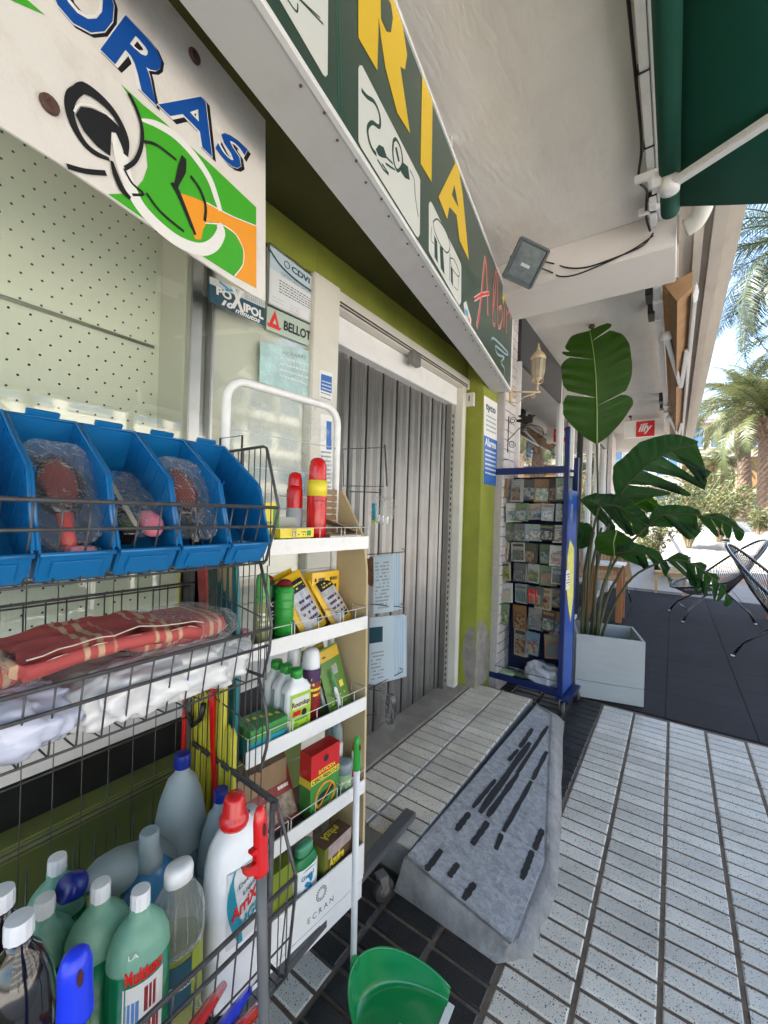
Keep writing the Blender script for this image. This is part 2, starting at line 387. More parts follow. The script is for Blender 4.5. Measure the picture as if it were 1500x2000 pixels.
# sunlit square beyond the arcade
M_plaza = mat('plaza_slabs', (.23, .22, .205), .75, var=.08, vscale=2, bump=.2, bscale=60)
M_plazaj = mat('plaza_joint', (.22, .2, .18), .9)
M_step = mat('pink_step_stone', (.42, .29, .24), .75, var=.1, vscale=5)
def plz(y):                                  # height of the rising square
    return 0 if y < 12.6 else min(1.25, (y-12.6)*.095+.12)
g = MB(); prof = [(9.6, -.01), (12.6, -.01)]; 
for a in (-1,):
    ys = [9.6, 12.6, 12.62, 14, 16, 18, 21, 24.5, 60, 300]
    zs = [-.012, -.012, .10]+[plz(y)-.012 for y in ys[3:]]
    vs = []
    for y, z in zip(ys, zs): vs += [(-60, y, z), (90, y, z)]
    g.add(vs, [(2*i, 2*i+1, 2*i+3, 2*i+2) for i in range(len(ys)-1)])
sq = build('plaza_ground', g, M_plazaj); tag(sq, 'pale sunlit square rising gently behind the terrace', None, kind='structure')
sm_ = tile_mesh('slab', .785, .585, .02, .004); sm_.materials.append(M_plaza)
for i in range(9):
    for j in range(5):
        o = inst('slab', sm_, None, sq); o.location = (-2.6+i*.8, 9.92+j*.6, .004)
stf = MB(); stw2 = MB()
for i in range(60):
    for j in range(34):
        y = 12.95+j*.6; x = -20+i*.8; z = plz(y)+.004
        hx, hy = .3925, .2925; dz = .095*hy if y < 24.5 else 0
        stf.add([(x-hx, y-hy, z-dz), (x+hx, y-hy, z-dz), (x+hx, y+hy, z+dz), (x-hx, y+hy, z+dz)], [(0, 1, 2, 3)])
for i in range(38):
    for j in range(44):
        x = 1.45+i*.8; y = -16.2+j*.6
        if y > 3.3 and x < 3.9: continue
        stw2.add([(x-.39, y-.29, -.004), (x+.39, y-.29, -.004), (x+.39, y+.29, -.004), (x-.39, y+.29, -.004)], [(0, 1, 2, 3)])
tag(build('far_slabs', stf, M_plaza, sq), kind='stuff'); tag(build('street_slabs', stw2, mat('street_slabs', (.50, .47, .42), .8, var=.1, vscale=2), sq), kind='stuff')
g = MB(); g.box(-12, 20, 12.56, 12.80, -.05, .125); tag(build('plaza_step', g, M_step, None, .01), 'low pinkish stone step across the square', None, kind='structure')

# dark outdoor carpet of the terrace
M_carp = mat('carpet', (.015, .016, .018), .95, var=.28, vscale=220, bump=1, bscale=500, dirt=.35, dscale=1.4, dcol=(.045, .043, .042))
g = MB(); g.box(-1.02, 3.6, 3.56, 9.55, -.006, .0); cp = build('terrace_carpet', g, mat('carpet_seam', (.012, .012, .014), .95)); tag(cp, 'dark charcoal carpet tiles covering the cafe terrace floor', 'carpet')
ct = MB(); ct.rbox(-.248, .248, -.248, .248, .0, .006, .003, 1); cme = ct.mesh('carpet_tile'); cme.materials.append(M_carp)
for i in range(9):
    for j in range(12):
        o = inst('carpet_tile', cme, None, cp); o.location = (-.77+i*.5, 3.812+j*.4985, 0)

# ------------------------------------------------------------------ entrance platform
ZP = .12
g = MB(); g.box(-1.42, -.792, 1.375, 3.03, -.02, ZP-.012); ent = build('entrance_step', g, M_conc); ge = MB(); ge.box(-1.22, -.795, 1.38, 3.025, ZP-.0119, ZP-.007); build('grout_bed', ge, M_grout, ent); tag(ent, 'raised tiled entrance step before the folding door', None, kind='structure')
tm_e = tile_mesh('floor_tile', .200, .0675); tm_e.materials.append(M_ent)
for c in range(2):
    for r in range(21):
        yc = 1.413+r*.0775
        o = inst('floor_tile', tm_e, None, ent); o.location = (-.895-c*.2125, yc, ZP+rnd.uniform(-.0006, .0006)); o.rotation_euler = (rnd.uniform(-.004, .004), 0, 0)
g = MB(); g.box(-1.455, -1.222, 1.36, 3.0, ZP-.03, ZP+.004); build('door_sill', g, M_sill, ent, .004)
g = MB(); g.box(-1.001-.006, -1.001+.006, 1.38, 3.02, ZP-.011, ZP-.003); build('grout_line', g, M_conc, ent)

# ------------------------------------------------------------------ ramp of grey marble tiles
M_marb = None
m, n, b, out = newmat('grey_marble'); L = n.links
geo = n.nodes.new('ShaderNodeNewGeometry')
t1 = n.nodes.new('ShaderNodeTexNoise'); t1.inputs['Scale'].default_value = 34; t1.inputs['Detail'].default_value = 12; t1.inputs['Roughness'].default_value = .82; t1.inputs['Distortion'].default_value = .6
t2 = n.nodes.new('ShaderNodeTexNoise'); t2.inputs['Scale'].default_value = 11; t2.inputs['Detail'].default_value = 10; t2.inputs['Roughness'].default_value = .6; t2.inputs['Distortion'].default_value = 1.8
L.new(geo.outputs[0], t1.inputs[0]); L.new(geo.outputs[0], t2.inputs[0])
rp = n.nodes.new('ShaderNodeValToRGB'); e = rp.color_ramp.elements; e[0].position = .36; e[0].color = (.16, .163, .17, 1); e[1].position = .64; e[1].color = (.44, .445, .46, 1)
rv = n.nodes.new('ShaderNodeValToRGB'); e = rv.color_ramp.elements; e[0].position = .485; e[0].color = (0, 0, 0, 1); e[1].position = .5; e[1].color = (1, 1, 1, 1); e2 = rv.color_ramp.elements.new(.515); e2.color = (0, 0, 0, 1)
L.new(t1.outputs[0], rp.inputs[0]); L.new(t2.outputs[0], rv.inputs[0])
mv = n.nodes.new('ShaderNodeMath'); mv.operation = 'MULTIPLY'; mv.inputs[1].default_value = .35; L.new(rv.outputs[0], mv.inputs[0])
mx = n.nodes.new('ShaderNodeMix'); mx.data_type = 'RGBA'; L.new(mv.outputs[0], mx.inputs[0]); L.new(rp.outputs[0], mx.inputs[6]); mx.inputs[7].default_value = (.55, .56, .57, 1)
L.new(mx.outputs[2], b.inputs['Base Color']); b.inputs['Roughness'].default_value = .33; MATS['grey_marble'] = m; M_marb = m
M_strip = mat('black_grit_tape', (.022, .022, .024), .95, var=.4, vscale=300, bump=1, bscale=700)
RA, RB, RC_ = Vector((-.786, 1.375, .124)), Vector((-.39, 1.345, .034)), Vector((-.786, 2.98, .124))
ru = (RB-RA).normalized(); rn = ru.cross(RC_-RA).normalized()
RPL = Plane(RA, ru, RC_-RA)
corner = [RPL.pix(*p) for p in ((795, 1670), (1000, 1840), (1062, 1684), (1072, 1396), (1046, 1380))]
g = MB()                                       # concrete wedge with a sloping skirt
A, B, C_, D, E_ = corner
out_pts = [Vector((-.815, 1.30, .0)), Vector((-.42, 1.285, .0)), Vector((-.335, 1.37, 0)), Vector((-.325, 1.68, 0)), Vector((-.400, 2.1, 0)), Vector((-.585, 3.05, 0)), Vector((-.79, 3.1, 0))]
top_pts = [A+Vector((-.006, -.012, -.004)), B+Vector((-.005, -.008, -.004)), B+Vector((.012, .03, -.004)), C_+Vector((.008, .0, -.004)), C_.lerp(D, .35)+Vector((.01, 0, -.004)), D+Vector((.012, .02, -.004)), E_+Vector((-.006, .05, -.002))]
def sub(P, k):
    o = []
    for i in range(len(P)-1):
        for j in range(k): o.append(P[i].lerp(P[i+1], j/k))
    return o+[P[-1]]
O_, T_ = sub(out_pts, 8), sub(top_pts, 8)
rows = []
for q, (o_, t_) in enumerate(zip(O_, T_)):
    row = []
    for k in range(5):
        f = k/4; p = o_.lerp(t_, f)
        steep = 1 if q < 7 else 0
        p.z = o_.z+(t_.z-o_.z)*(f if steep else 1-(1-f)**1.7)
        j = noise.noise(p*23)*.010*(1-abs(2*f-1))+(noise.noise(p*40)*.009 if k == 0 and q > 8 else 0)
        p += Vector((j, j*.4, j*.6)); row.append(p)
    rows.append(row)
vs = [p for r in rows for p in r]; nn = 5
g.add(vs, [(i*nn+j, (i+1)*nn+j, (i+1)*nn+j+1, i*nn+j+1) for i in range(len(rows)-1) for j in range(nn-1)], True)
g.face([p-Vector((0, 0, .002)) for p in T_])
M_rconc = mat('ramp_mortar', (.24, .23, .215), .42, var=.3, vscale=14, bump=.9, bscale=70, dirt=.6, dscale=12, dcol=(.07, .065, .06)); ramp = build('entrance_ramp', g, M_rconc); tag(ramp, 'small concrete ramp surfaced with grey marbled tiles at the shop door', 'ramp')
# tiles cut at measured seams
seams = [((795, 1670), (1062, 1684)), ]
def rp_pt(x, y): return RPL.pix(x, y)
edgeL = lambda t: A.lerp(E_, t)
cuts = [0, .305, .62, .90, 1.0]
# seams read from the photograph: on the left edge and on the right edge
Lp = [RPL.pix(795, 1670), RPL.pix(890, 1562), RPL.pix(957, 1482), RPL.pix(1004, 1426), RPL.pix(1046, 1380)]
Rp = [None, RPL.pix(1062, 1671), RPL.pix(1067, 1540), RPL.pix(1070, 1440), RPL.pix(1072, 1396)]
polys = [[Lp[0], B, C_, Rp[1], Lp[1]]]+[[Lp[i], Rp[i], Rp[i+1], Lp[i+1]] for i in (1, 2, 3)]
for pl in polys:
    c = sum(pl, Vector())/len(pl); pl = [c+(p-c)*(1-.0016/max(.01, (p-c).length)*1.0) for p in pl]
    g = MB(); g.prism([p+rn*.004*(1 if rn.z > 0 else -1) for p in pl], Vector((0, 0, -.010))); build('marble_tile', g, M_marb, ramp, .0012)
up_ = Vector((0, 0, .0055))
strips = [((1040, 1425), (1015, 1462), 9), ((1012, 1466), (993, 1488), 8), ((1035, 1452), (937, 1590), 13), ((1070, 1420), (1010, 1512), 9), ((1012, 1513), (952, 1597), 12), ((968, 1525), (923, 1580), 10),
          ((1068, 1470), (1040, 1525), 9), ((1038, 1528), (983, 1627), 10), ((980, 1632), (968, 1662), 12), ((917, 1590), (891, 1625), 13), ((953, 1608), (922, 1652), 14), ((862, 1663), (832, 1703), 14),
          ((895, 1690), (877, 1715), 14), ((1059, 1622), (1044, 1662), 13), ((1040, 1665), (1019, 1720), 14), ((927, 1728), (905, 1760), 15)]
for (p, q, wd) in strips:
    a, c = RPL.pix(*p)+up_, RPL.pix(*q)+up_; d = c-a; nst = 9; mid = (a+c)/2
    wm = wd/FPX*abs((mid-CAM).dot(FWD))*.86
    side = rn.cross(d.normalized()); L1, L2 = [], []
    for k in range(nst+1):
        p0 = a.lerp(c, k/nst); e = (.72 if k in (0, nst) else 1)*(1+rnd.uniform(-.22, .1))
        L1.append(p0+side*wm/2*e); L2.append(p0-side*wm/2*e*(1+rnd.uniform(-.2, .1)))
    g = MB(); g.prism(L1+L2[::-1], Vector((0, 0, .0012))); build('grip_strip', g, M_strip, ramp)

# ================================================================== SHOP BUILDING
XW = -1.30
shop = thing('shop_building', 'ground floor hardware shop wall painted lime green around a folding metal door', 'shop', (-1.3, 1.4, 0))
shop.location = (0, 0, 0)
g = MB()
g.box(-1.36, XW, -2.5, 1.29, 2.415, 2.57)     # band above window and door
g.box(-1.36, XW, 1.29, 2.88, 2.415, 2.57)
g.box(-1.36, XW, 2.865, 2.90, -.0, 2.57)
build('lime_wall', g, M_olive, shop, .003)
g = MB(); g.prism([(-1.36, -2.5, 2.57), (-1.36, 3.1, 2.57), (-1.19, 3.1, 2.57), (-.369, -2.5, 2.57)], (0, 0, .03)); build('recess_soffit', g, mat('olive_soffit_shaded', (.055, .052, .006), .8, var=.15, vscale=4, bump=.4, bscale=50), shop)  # soffit's olive paint is darkened to carry the shade of the recess
g = MB(); g.box(-1.50, -1.175, 2.903, 3.20, 0, 2.575); build('lime_pier', g, M_olive, shop, .004)
M_bare = mat('bare_render', (.27, .25, .22), .95, var=.25, vscale=14, bump=.9, bscale=80)
def blob(mb, pts, n, th=.0025):
    pts = smoothpts(pts+[pts[0]], 3)[:-1]; pts = [p+Vector((noise.noise(p*60)*.008*(1-abs(n.x)), noise.noise(p*60+Vector((9, 0, 0)))*.008*(1-abs(n.y)), noise.noise(p*60+Vector((0, 9, 0)))*.008)) for p in pts]
    mb.prism(pts, n*th)
g = MB(); blob(g, [Vector((-1.24, 2.903, .13)), Vector((-1.18, 2.903, .13)), Vector((-1.178, 2.903, .42)), Vector((-1.20, 2.903, .56)), Vector((-1.25, 2.903, .53)), Vector((-1.275, 2.903, .38)), Vector((-1.27, 2.903, .27))], Vector((0, -1, 0)))
blob(g, [Vector((-1.175, 2.91, .13)), Vector((-1.175, 3.15, .12)), Vector((-1.175, 3.16, .45)), Vector((-1.175, 3.0, .6)), Vector((-1.175, 2.915, .55))], Vector((1, 0, 0)))
build('peeled_patch', g, M_bare, shop)
# door frame
g = MB(); g.box(-1.35, -1.275, 1.255, 1.42, ZP, 2.415); build('mullion', g, M_cream, shop, .004)
g = MB(); g.box(-1.345, -1.285, 1.42, 20.835, 2.335, 2.413); g.box(-1.355, -1.29, 2.80, 2.862, ZP+.005, 2.333); build('door_frame', g, M_cream, shop, .004)
g = MB(); g.box(-1.42, -1.335, 1.42, 2.80, 2.20, 2.332); build('lintel_rail', g, M_white, shop, .003)
g = MB(); g.box(-1.283, -1.277, 1.425, 2.86, 2.355, 2.36); g.box(-1.283, -1.277, 1.425, 2.86, 2.34, 2.345); build('lintel_groove', g, mat('dark_line', (.08, .075, .07), .7), shop)
g = MB(); g.box(-1.385, -1.345, 2.735, 2.795, ZP+.005, 2.199); gr = build('guide_rail', g, M_alu, shop)
g = MB()
for k in range(46): g.box(-1.3445, -1.343, 2.752, 2.768, .17+k*.043, .192+k*.043)
tag(build('rail_slot', g, M_dark, shop), kind='stuff')
g = MB(); g.rbox(-1.30, -1.262, 2.045, 2.14, 2.27, 2.345, .006); lk = build('door_latch_box', g, mat('grey_metal', (.25, .25, .24), .45, .6, var=.1), shop)
# folding shutter
sh = thing('folding_door', 'closed grey metal folding concertina door filling the shop entrance', 'door', (-1.40, 1.43, ZP+.01))
def slat_mesh(wd, hgt, th=.004):
    mb = MB(); n = 6; pr = []
    for i in range(n+1):
        x = wd*i/n; y = .0028*(1 if i % 2 else -1)
        pr.append((x, y))
    vs = [(y, x, 0) for x, y in pr]+[(y, x, hgt) for x, y in pr]; N = n+1
    mb.add(vs, [(i, i+1, N+i+1, N+i) for i in range(n)])
    mb.add([(y-th, x, 0) for x, y in pr]+[(y-th, x, hgt) for x, y in pr], [(i, N+i, N+i+1, i+1) for i in range(n)])
    return mb.mesh('slat')
sm0 = slat_mesh(.0365, .88, .003); sm0.materials.append(M_shutb); sm2 = slat_mesh(.0365, 1.193, .003); sm2.materials.append(M_shut)
sm1 = slat_mesh(.0365, 2.075, .003); sm1.materials.append(M_shut)
gapme = MB(); gapme.tube([(0, 0, 0), (0, 0, 2.075)], .006, 6); gme = gapme.mesh('hinge'); gme.materials.append(mat('hinge_black', (.03, .03, .03), .5))
y = 0
for k in range(37):
    if k == 14:
        y += .0; 
    rz_ = math.radians(-9 if k % 2 == 0 else 9)+rnd.uniform(-.09, .09)
    for me_, z_ in (((sm1, 0),) if k < 99 else ((sm0, 0), (sm2, .882))):
        s_ = inst('slat', me_, None, sh); s_.location = (0 if k % 2 == 0 else .005, y, z_); s_.rotation_euler = (0, 0, rz_)
    if k % 4 == 1:
        h_ = inst('hinge', gme, None, sh); h_.location = (.003, y+.0365, 0)
    y += .0369
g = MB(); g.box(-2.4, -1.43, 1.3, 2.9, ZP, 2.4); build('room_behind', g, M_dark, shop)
M_blueb = mat('blue_board', (.01, .07, .25), .5)
# lower wall, window ledge, display window
g = MB(); g.box(-1.36, -1.27, -2.5, 1.255, ZP-.2, .56); build('green_dado', g, mat('dado_green', (.12, .155, .035), .7, var=.2, vscale=3, bump=.5, bscale=40, dirt=.4, dscale=4, dcol=(.09, .1, .05)), shop, .004)
g = MB(); g.box(-1.35, -1.235, -2.5, 1.255, .562, .60); build('dado_ledge', g, mat('ledge_green', (.19, .22, .06), .7, var=.2, vscale=6, bump=.6, dirt=.5, dscale=7, dcol=(.1, .09, .06)), shop, .006)
g = MB(); g.box(-1.36, -1.305, -2.5, 1.255, .601, .72); build('black_band', g, mat('black_stone', (.018, .018, .017), .3, var=.3, vscale=8), shop)
g = MB(); g.box(-1.36, -1.28, -2.5, 1.255, .722, .83); build('white_window_rail', g, M_white, shop, .003)
g = MB(); g.box(-1.345, -1.29, .725, .765, .832, 2.413); g.box(-1.345, -1.29, -2.5, .724, 2.36, 2.413); g.box(-1.345, -1.29, .80, .812, .832, 2.413); g.box(-1.345, -1.325, .7655, .7995, .832, 2.413); build('window_frame', g, M_alu, shop, .003)
g = MB(); g.box(-1.345, -1.322, .812, 1.254, .832, 2.413); build('cream_panel', g, mat('back_panel', (.62, .62, .52), .55, var=.05, vscale=2), shop)
g = MB(); g.box(-1.306, -1.302, .765, 1.254, 0.835, 2.41); build('glass_pane', g, M_glass, shop)
g = MB(); g.box(-1.316, -1.312, -2.5, .724, 0.835, 2.355); build('glass_pane', g, M_glass, shop)
# pegboard : holes are flat discs, dark colour standing for the shade inside
M_peg = mat('pegboard', (.68, .71, .58), .6, var=.05, vscale=3, dirt=.15, dscale=6, dcol=(.25, .27, .2))
g = MB(); g.box(-1.50, -1.485, -2.5, .724, .7, 2.42); pb = build('pegboard', g, M_peg, shop)
g = MB(); hs = .035
for i in range(-28, 34):
    for j in range(1, 50):
        yy, zz = i*hs*.62-.33+.0, .66+j*hs
        if (i+j) % 2: continue
        yy = .70-(i+28)*.0235; r = .0034
        if yy < -.75: continue
        g.add([(-1.4838, yy+r*math.cos(a), zz+r*math.sin(a)) for a in [k*math.pi/4 for k in range(8)]], [tuple(range(8))])
tag(build('peg_hole_discs', g, M_dark, shop), kind='stuff')
g = MB(); g.box(-1.50, -1.32, .7245, .73, .7, 2.42); g.box(-1.49, -1.33, -2.5, .724, .81, .832); build('display_side', g, mat('display_cream', (.55, .55, .46), .6), shop)
g = MB(); g.tube([(-1.475, -2.4, 1.94), (-1.475, .70, 1.94)], .006, 6); build('display_rod', g, M_alu, shop)
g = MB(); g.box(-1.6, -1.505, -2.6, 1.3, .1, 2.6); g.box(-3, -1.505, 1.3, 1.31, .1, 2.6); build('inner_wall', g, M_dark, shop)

# ------------------------------------------------------------------ arcade canopy : ceiling, beam, balcony edge
can = thing('arcade_canopy', 'long plastered canopy slab with a cross beam over the shop fronts', 'canopy')
g = MB(); g.box(-1.6, -.115, -4, 2.732, 3.10, 3.2); g.box(-1.6, -.02, 3.165, 9.55, 3.10, 3.2); build('ceiling', g, M_ceil, can)
g = MB(); g.box(-1.6, -.03, 2.735, 3.163, 2.90, 3.22); build('cross_beam', g, M_beam, can, .005)
g = MB(); g.box(-1.6, -.02, 9.55, 9.9, 2.80, 3.22); build('end_beam', g, M_beam, can, .005)
M_bal = mat('balcony_render', (.55, .51, .45), .8, var=.12, vscale=3, dirt=.3, dscale=3, dcol=(.3, .26, .2))
g = MB(); g.box(-.115, -.02, -4, 2.73, 3.06, 3.22); build('edge_board', g, M_white, can, .004)
g = MB()
for (x0, x1, z0) in ((-.028, .05, 3.14), (.05, .10, 3.10), (.10, .135, 3.13), (.135, .20, 3.09), (.20, .235, 3.12), (.235, .285, 3.16)): g.box(x0+.001, x1, -4, 11.5, z0, 3.5)
g.box(-.028, .28, -4, 11.5, 3.501, 4.4)
build('balcony_edge', g, M_bal, can, .004)
g = MB(); g.box(-6, -1.6, -4, 9.9, 2.6, 4.4); g.box(-1.6, -.03, -4, 11.5, 3.23, 4.4); build('shadow_storey', g, M_bal, can)  # unseen storey, kept low to shape the building's sun shadow

# ------------------------------------------------------------------ neighbouring cafe front
caf = thing('cafe_building', 'neighbouring cafe front with dark fascia, tall reflecting glass and white frames', 'shop')
g = MB(); g.box(-1.5, -1.125, 3.205, 3.475, 0, 3.098); build('brick_pier', g, M_mortar, caf)
bm_ = tile_mesh('brick', .128, .070, .012, .003); bm_.transform(Matrix.Rotation(math.radians(90), 4, 'Y') @ Matrix.Rotation(math.radians(90), 4, 'Z')); bm_.materials.append(M_brick)
for r in range(40):
    for c in range(2):
        o = inst('brick', bm_, None, caf); o.location = (-1.112, 3.272+c*.134, .04+r*.077)
        if r % 2 and c == 1: o.location.y += .0
g = MB(); g.box(-1.13, -1.09, 3.48, 5.02, 2.70, 3.098); build('dark_fascia', g, M_fasc, caf, .004)
g = MB(); g.box(-1.11, -1.106, 3.50, 5.0, .45, 2.699); build('glass_pane', g, M_dglass, caf)
g = MB(); g.box(-1.14, -1.085, 5.0, 5.03, .05, 3.098); g.box(-1.14, -1.08, 3.48, 3.498, .05, 2.699); g.box(-1.14, -1.08, 3.50, 5.0, .06, .449); build('frame', g, M_white, caf, .003)
g = MB(); g.box(-2.6, -2.5, 3.6, 9.5, 0, 3.1); g.box(-2.5, -1.15, 5.035, 5.06, 0, 3.0); build('back_wall', g, mat('cafe_back', (.10, .10, .095), .8), caf)
# further openings
yy = 5.04
for k, wv in enumerate((.62, .62, .75, .75, .9, .9)):
    g = MB(); g.box(-1.11, -1.106, yy+.05, yy+wv, .06, 2.699); build('glass_pane', g, M_dglass, caf)
    g = MB(); g.box(-1.14, -1.07, yy, yy+.048, .0, 2.699); g.box(-1.14, -1.075, yy+.05, yy+wv, .01, .058); build('frame', g, M_white if k != 2 else M_fasc, caf, .003)
    yy += wv+.002
g = MB(); g.box(-1.13, -1.08, 5.035, 9.5, 2.70, 3.098); build('dark_fascia', g, mat('grey_fascia', (.30, .29, .28), .6), caf, .003)
g = MB(); g.box(-1.07, -1.0, 8.9, 9.5, 0, 3.0); build('end_pier', g, M_brick, caf)
# ================================================================== SIGNS
SA = math.radians(8.3); SU = Vector((-math.sin(SA), math.cos(SA), 0)); SN = Vector((math.cos(SA), math.sin(SA), 0))
# ---- long green shop sign (light box), standing out in front of the wall at a slight angle
M_sgreen = mat('sign_green', (.007, .045, .028), .28, var=.05, vscale=3, coat=.3)
M_syel = mat('sign_yellow', (.72, .48, .010), .35)
M_scream = mat('sign_cream', (.66, .68, .62), .35)
M_sred = mat('sign_red', (.72, .035, .025), .4)
M_sblue = mat('sign_sky_blue', (.10, .33, .52), .4)
M_ink = mat('dark_green_ink', (.012, .05, .035), .5)
M_box = mat('sign_box_metal', (.56, .555, .56), .45, var=.04, vscale=4, dirt=.2, dscale=9, dcol=(.3, .28, .25))
FP = Vector((-1.052, 3.14, 2.35)); SH = .625
sp = Plane(FP, SU, (0, 0, 1))
if sp.n.x < 0: pass
NN = SN
big = thing('shop_sign', 'long dark green illuminated sign with yellow lettering above the hardware shop', 'sign', (0, 0, 0))
def sbox(mb, a0, a1, d0, d1, z0, z1):          # a along the sign from its far end (negative = towards us), d depth behind the face
    P = [FP+SU*a-SN*d for a, d in ((a0, d0), (a1, d0), (a1, d1), (a0, d1))]
    mb.add([Vector((p.x, p.y, z)) for z in (z0, z1) for p in P], [(0, 1, 2, 3), (7, 6, 5, 4)]+[(i, (i+1) % 4, 4+(i+1) % 4, 4+i) for i in range(4)]); return mb
Ls = 4.4
g = MB(); sbox(g, -Ls, -.004, .006, .13, 2.352, 2.35+SH-.01); build('sign_case', g, M_box, big, .004)
g = MB(); sbox(g, -Ls, -.02, .0, .0055, 2.368, 2.35+SH-.018); build('sign_face', g, M_sgreen, big)
for nm, z0, z1, d in (('lower_edge', 2.35, 2.366, -.004), ('upper_edge', 2.35+SH-.016, 2.35+SH, -.004)):
    g = MB(); sbox(g, -Ls, .0, d, .0058, z0, z1); build('sign_trim', g, M_white, big, .002)
g = MB(); sbox(g, -.018, .002, -.006, .0057, 2.367, 2.35+SH-.017); build('sign_trim', g, M_white, big, .002)
riv = MB(); riv.lathe([(.004, 0), (.0035, .002), (.001, .003)], 8); rvm = riv.mesh('rivet'); rvm.materials.append(mat('rust', (.10, .06, .045), .8))
for k in range(34):
    o = inst('rivet', rvm, None, big); p = FP+SU*(-.05-k*.075)-SN*(.012+.012*(k % 2)); o.location = (p.x, p.y, 2.351); o.rotation_euler = (math.pi, 0, 0)
g = MB()
for a in (-.30, -1.45, -2.6): sbox(g, a-.03, a, .03, .06, 2.35+SH-.01, 3.10)
tag(build('hanger', g, M_box, big), kind='stuff')

def zz2(x, y): return (400+x/2.5, y/2.5)        # enlarged view -> photograph
def zz1(x, y): return (x/2.727, y/2.727)
def art(parent, pl, pts, m, off, name='print', th=.0006, sgn=1):
    g = MB(); g.prism([pl.pix(x, y, off*sgn) for x, y in pts], pl.n*th*sgn); return build(name, g, m, parent)
sg = 1 if sp.n.dot(SN) > 0 else -1
def A2(pts, m, off=.001, name='print'): return art(big, sp, [zz2(*p) for p in pts], m, off, name, sgn=sg)
def S2(pts, wd, m, off=.0022, name='print_line', closed=False, sm=4):
    P = [sp.pix(*zz2(*p), off*sg) for p in pts]
    if sm: P = smoothpts(P, sm)
    g = MB(); stroke_mb(g, P, wd, sp.n); o = build(name, g, m, big); return o
LR = [(748, -160), (748, 185), (840, 345), (847, 85), (858, 180), (880, 330), (938, 552), (1000, 652), (952, 325), (975, 340), (986, 270), (968, 150), (940, 10), (900, -90), (850, -160)]
A2(LR, M_syel, name='letter')
A2([(856, -60), (905, 20), (915, 90), (905, 160), (885, 155), (858, 95)], M_sgreen, .0022, 'letter_hole')
A2([(1060, 360), (1111, 470), (1105, 888), (1052, 800)], M_syel, name='letter')
A2([(1230, 778), (1258, 950), (1288, 1272), (1243, 1175), (1228, 1050), (1192, 1010), (1182, 1070), (1140, 962)], M_syel, name='letter')
A2([(1216, 905), (1236, 1012), (1204, 952)], M_sgreen, .0022, 'letter_hole')
A2([(340, -40), (575, 365), (588, 376), (597, 365), (600, -40)], M_scream, name='panel_print')
A2([(748, 335), (754, 320), (766, 322), (1044, 862), (1050, 880), (1048, 1145), (1040, 1160), (1030, 1152), (762, 722), (748, 690)], M_scream, name='panel_print')
A2([(1092, 1000), (1097, 984), (1106, 990), (1248, 1285), (1251, 1300), (1250, 1475), (1242, 1490), (1232, 1478), (1098, 1240), (1092, 1225)], M_scream, name='panel_print')
S2([(450, -10), (575, 120)], .004, M_ink); S2([(400, 0), (445, 60), (450, 20)], .004, M_ink); S2([(430, -30), (560, 90)], .003, M_ink)
S2([(762, 440), (790, 475), (825, 500), (850, 560), (850, 620), (815, 600), (793, 625), (797, 680), (815, 730), (835, 755)], .011, M_ink)
A2([(832, 730), (848, 708), (870, 720), (888, 775), (862, 770), (845, 760)], M_ink, .0018)
for q in ([(885, 770), (915, 800)], [(880, 800), (925, 830)], [(862, 800), (895, 850)], [(840, 780), (870, 830), (895, 855)]): S2(q, .006, M_ink, sm=0)
S2([(918, 690), (932, 682), (955, 730), (962, 800), (940, 835), (922, 800), (915, 740), (918, 690)], .010, M_ink)
A2([(960, 790), (990, 815), (998, 880), (975, 870), (955, 840)], M_ink, .0018)
S2([(930, 720), (945, 790)], .016, M_ink); S2([(998, 830), (1020, 880), (1025, 960), (1040, 1060)], .005, M_ink)
A2([(925, 1135), (925, 1135), (925, 1135)], M_ink) if False else None
S2([(1112, 1085), (1135, 1072), (1175, 1130), (1195, 1200), (1180, 1235), (1145, 1190), (1120, 1130), (1112, 1085)], .006, M_ink)
A2([(1118, 1150), (1132, 1180), (1135, 1285), (1120, 1255)], M_ink, .0018); A2([(1145, 1200), (1160, 1215), (1168, 1340), (1150, 1310)], M_ink, .0018)
S2([(1195, 1235), (1192, 1370)], .005, M_ink, sm=0); S2([(1195, 1260), (1215, 1270), (1240, 1330), (1235, 1350), (1205, 1310), (1195, 1260)], .005, M_ink)
A2([(1198, 1300), (1208, 1320), (1210, 1400), (1200, 1375)], M_ink, .0018); S2([(1237, 1345), (1234, 1420), (1215, 1400)], .004, M_ink, sm=0); S2([(1105, 1110), (1103, 1170), (1115, 1190)], .004, M_ink)
S2([(650, -60), (662, 300), (668, 600)], .003, mat('sign_green_edge', (.02, .16, .10), .4), .001, 'panel_joint'); S2([(640, -60), (650, 300), (655, 570)], .003, MATS['sign_green_edge'], .001, 'panel_joint')
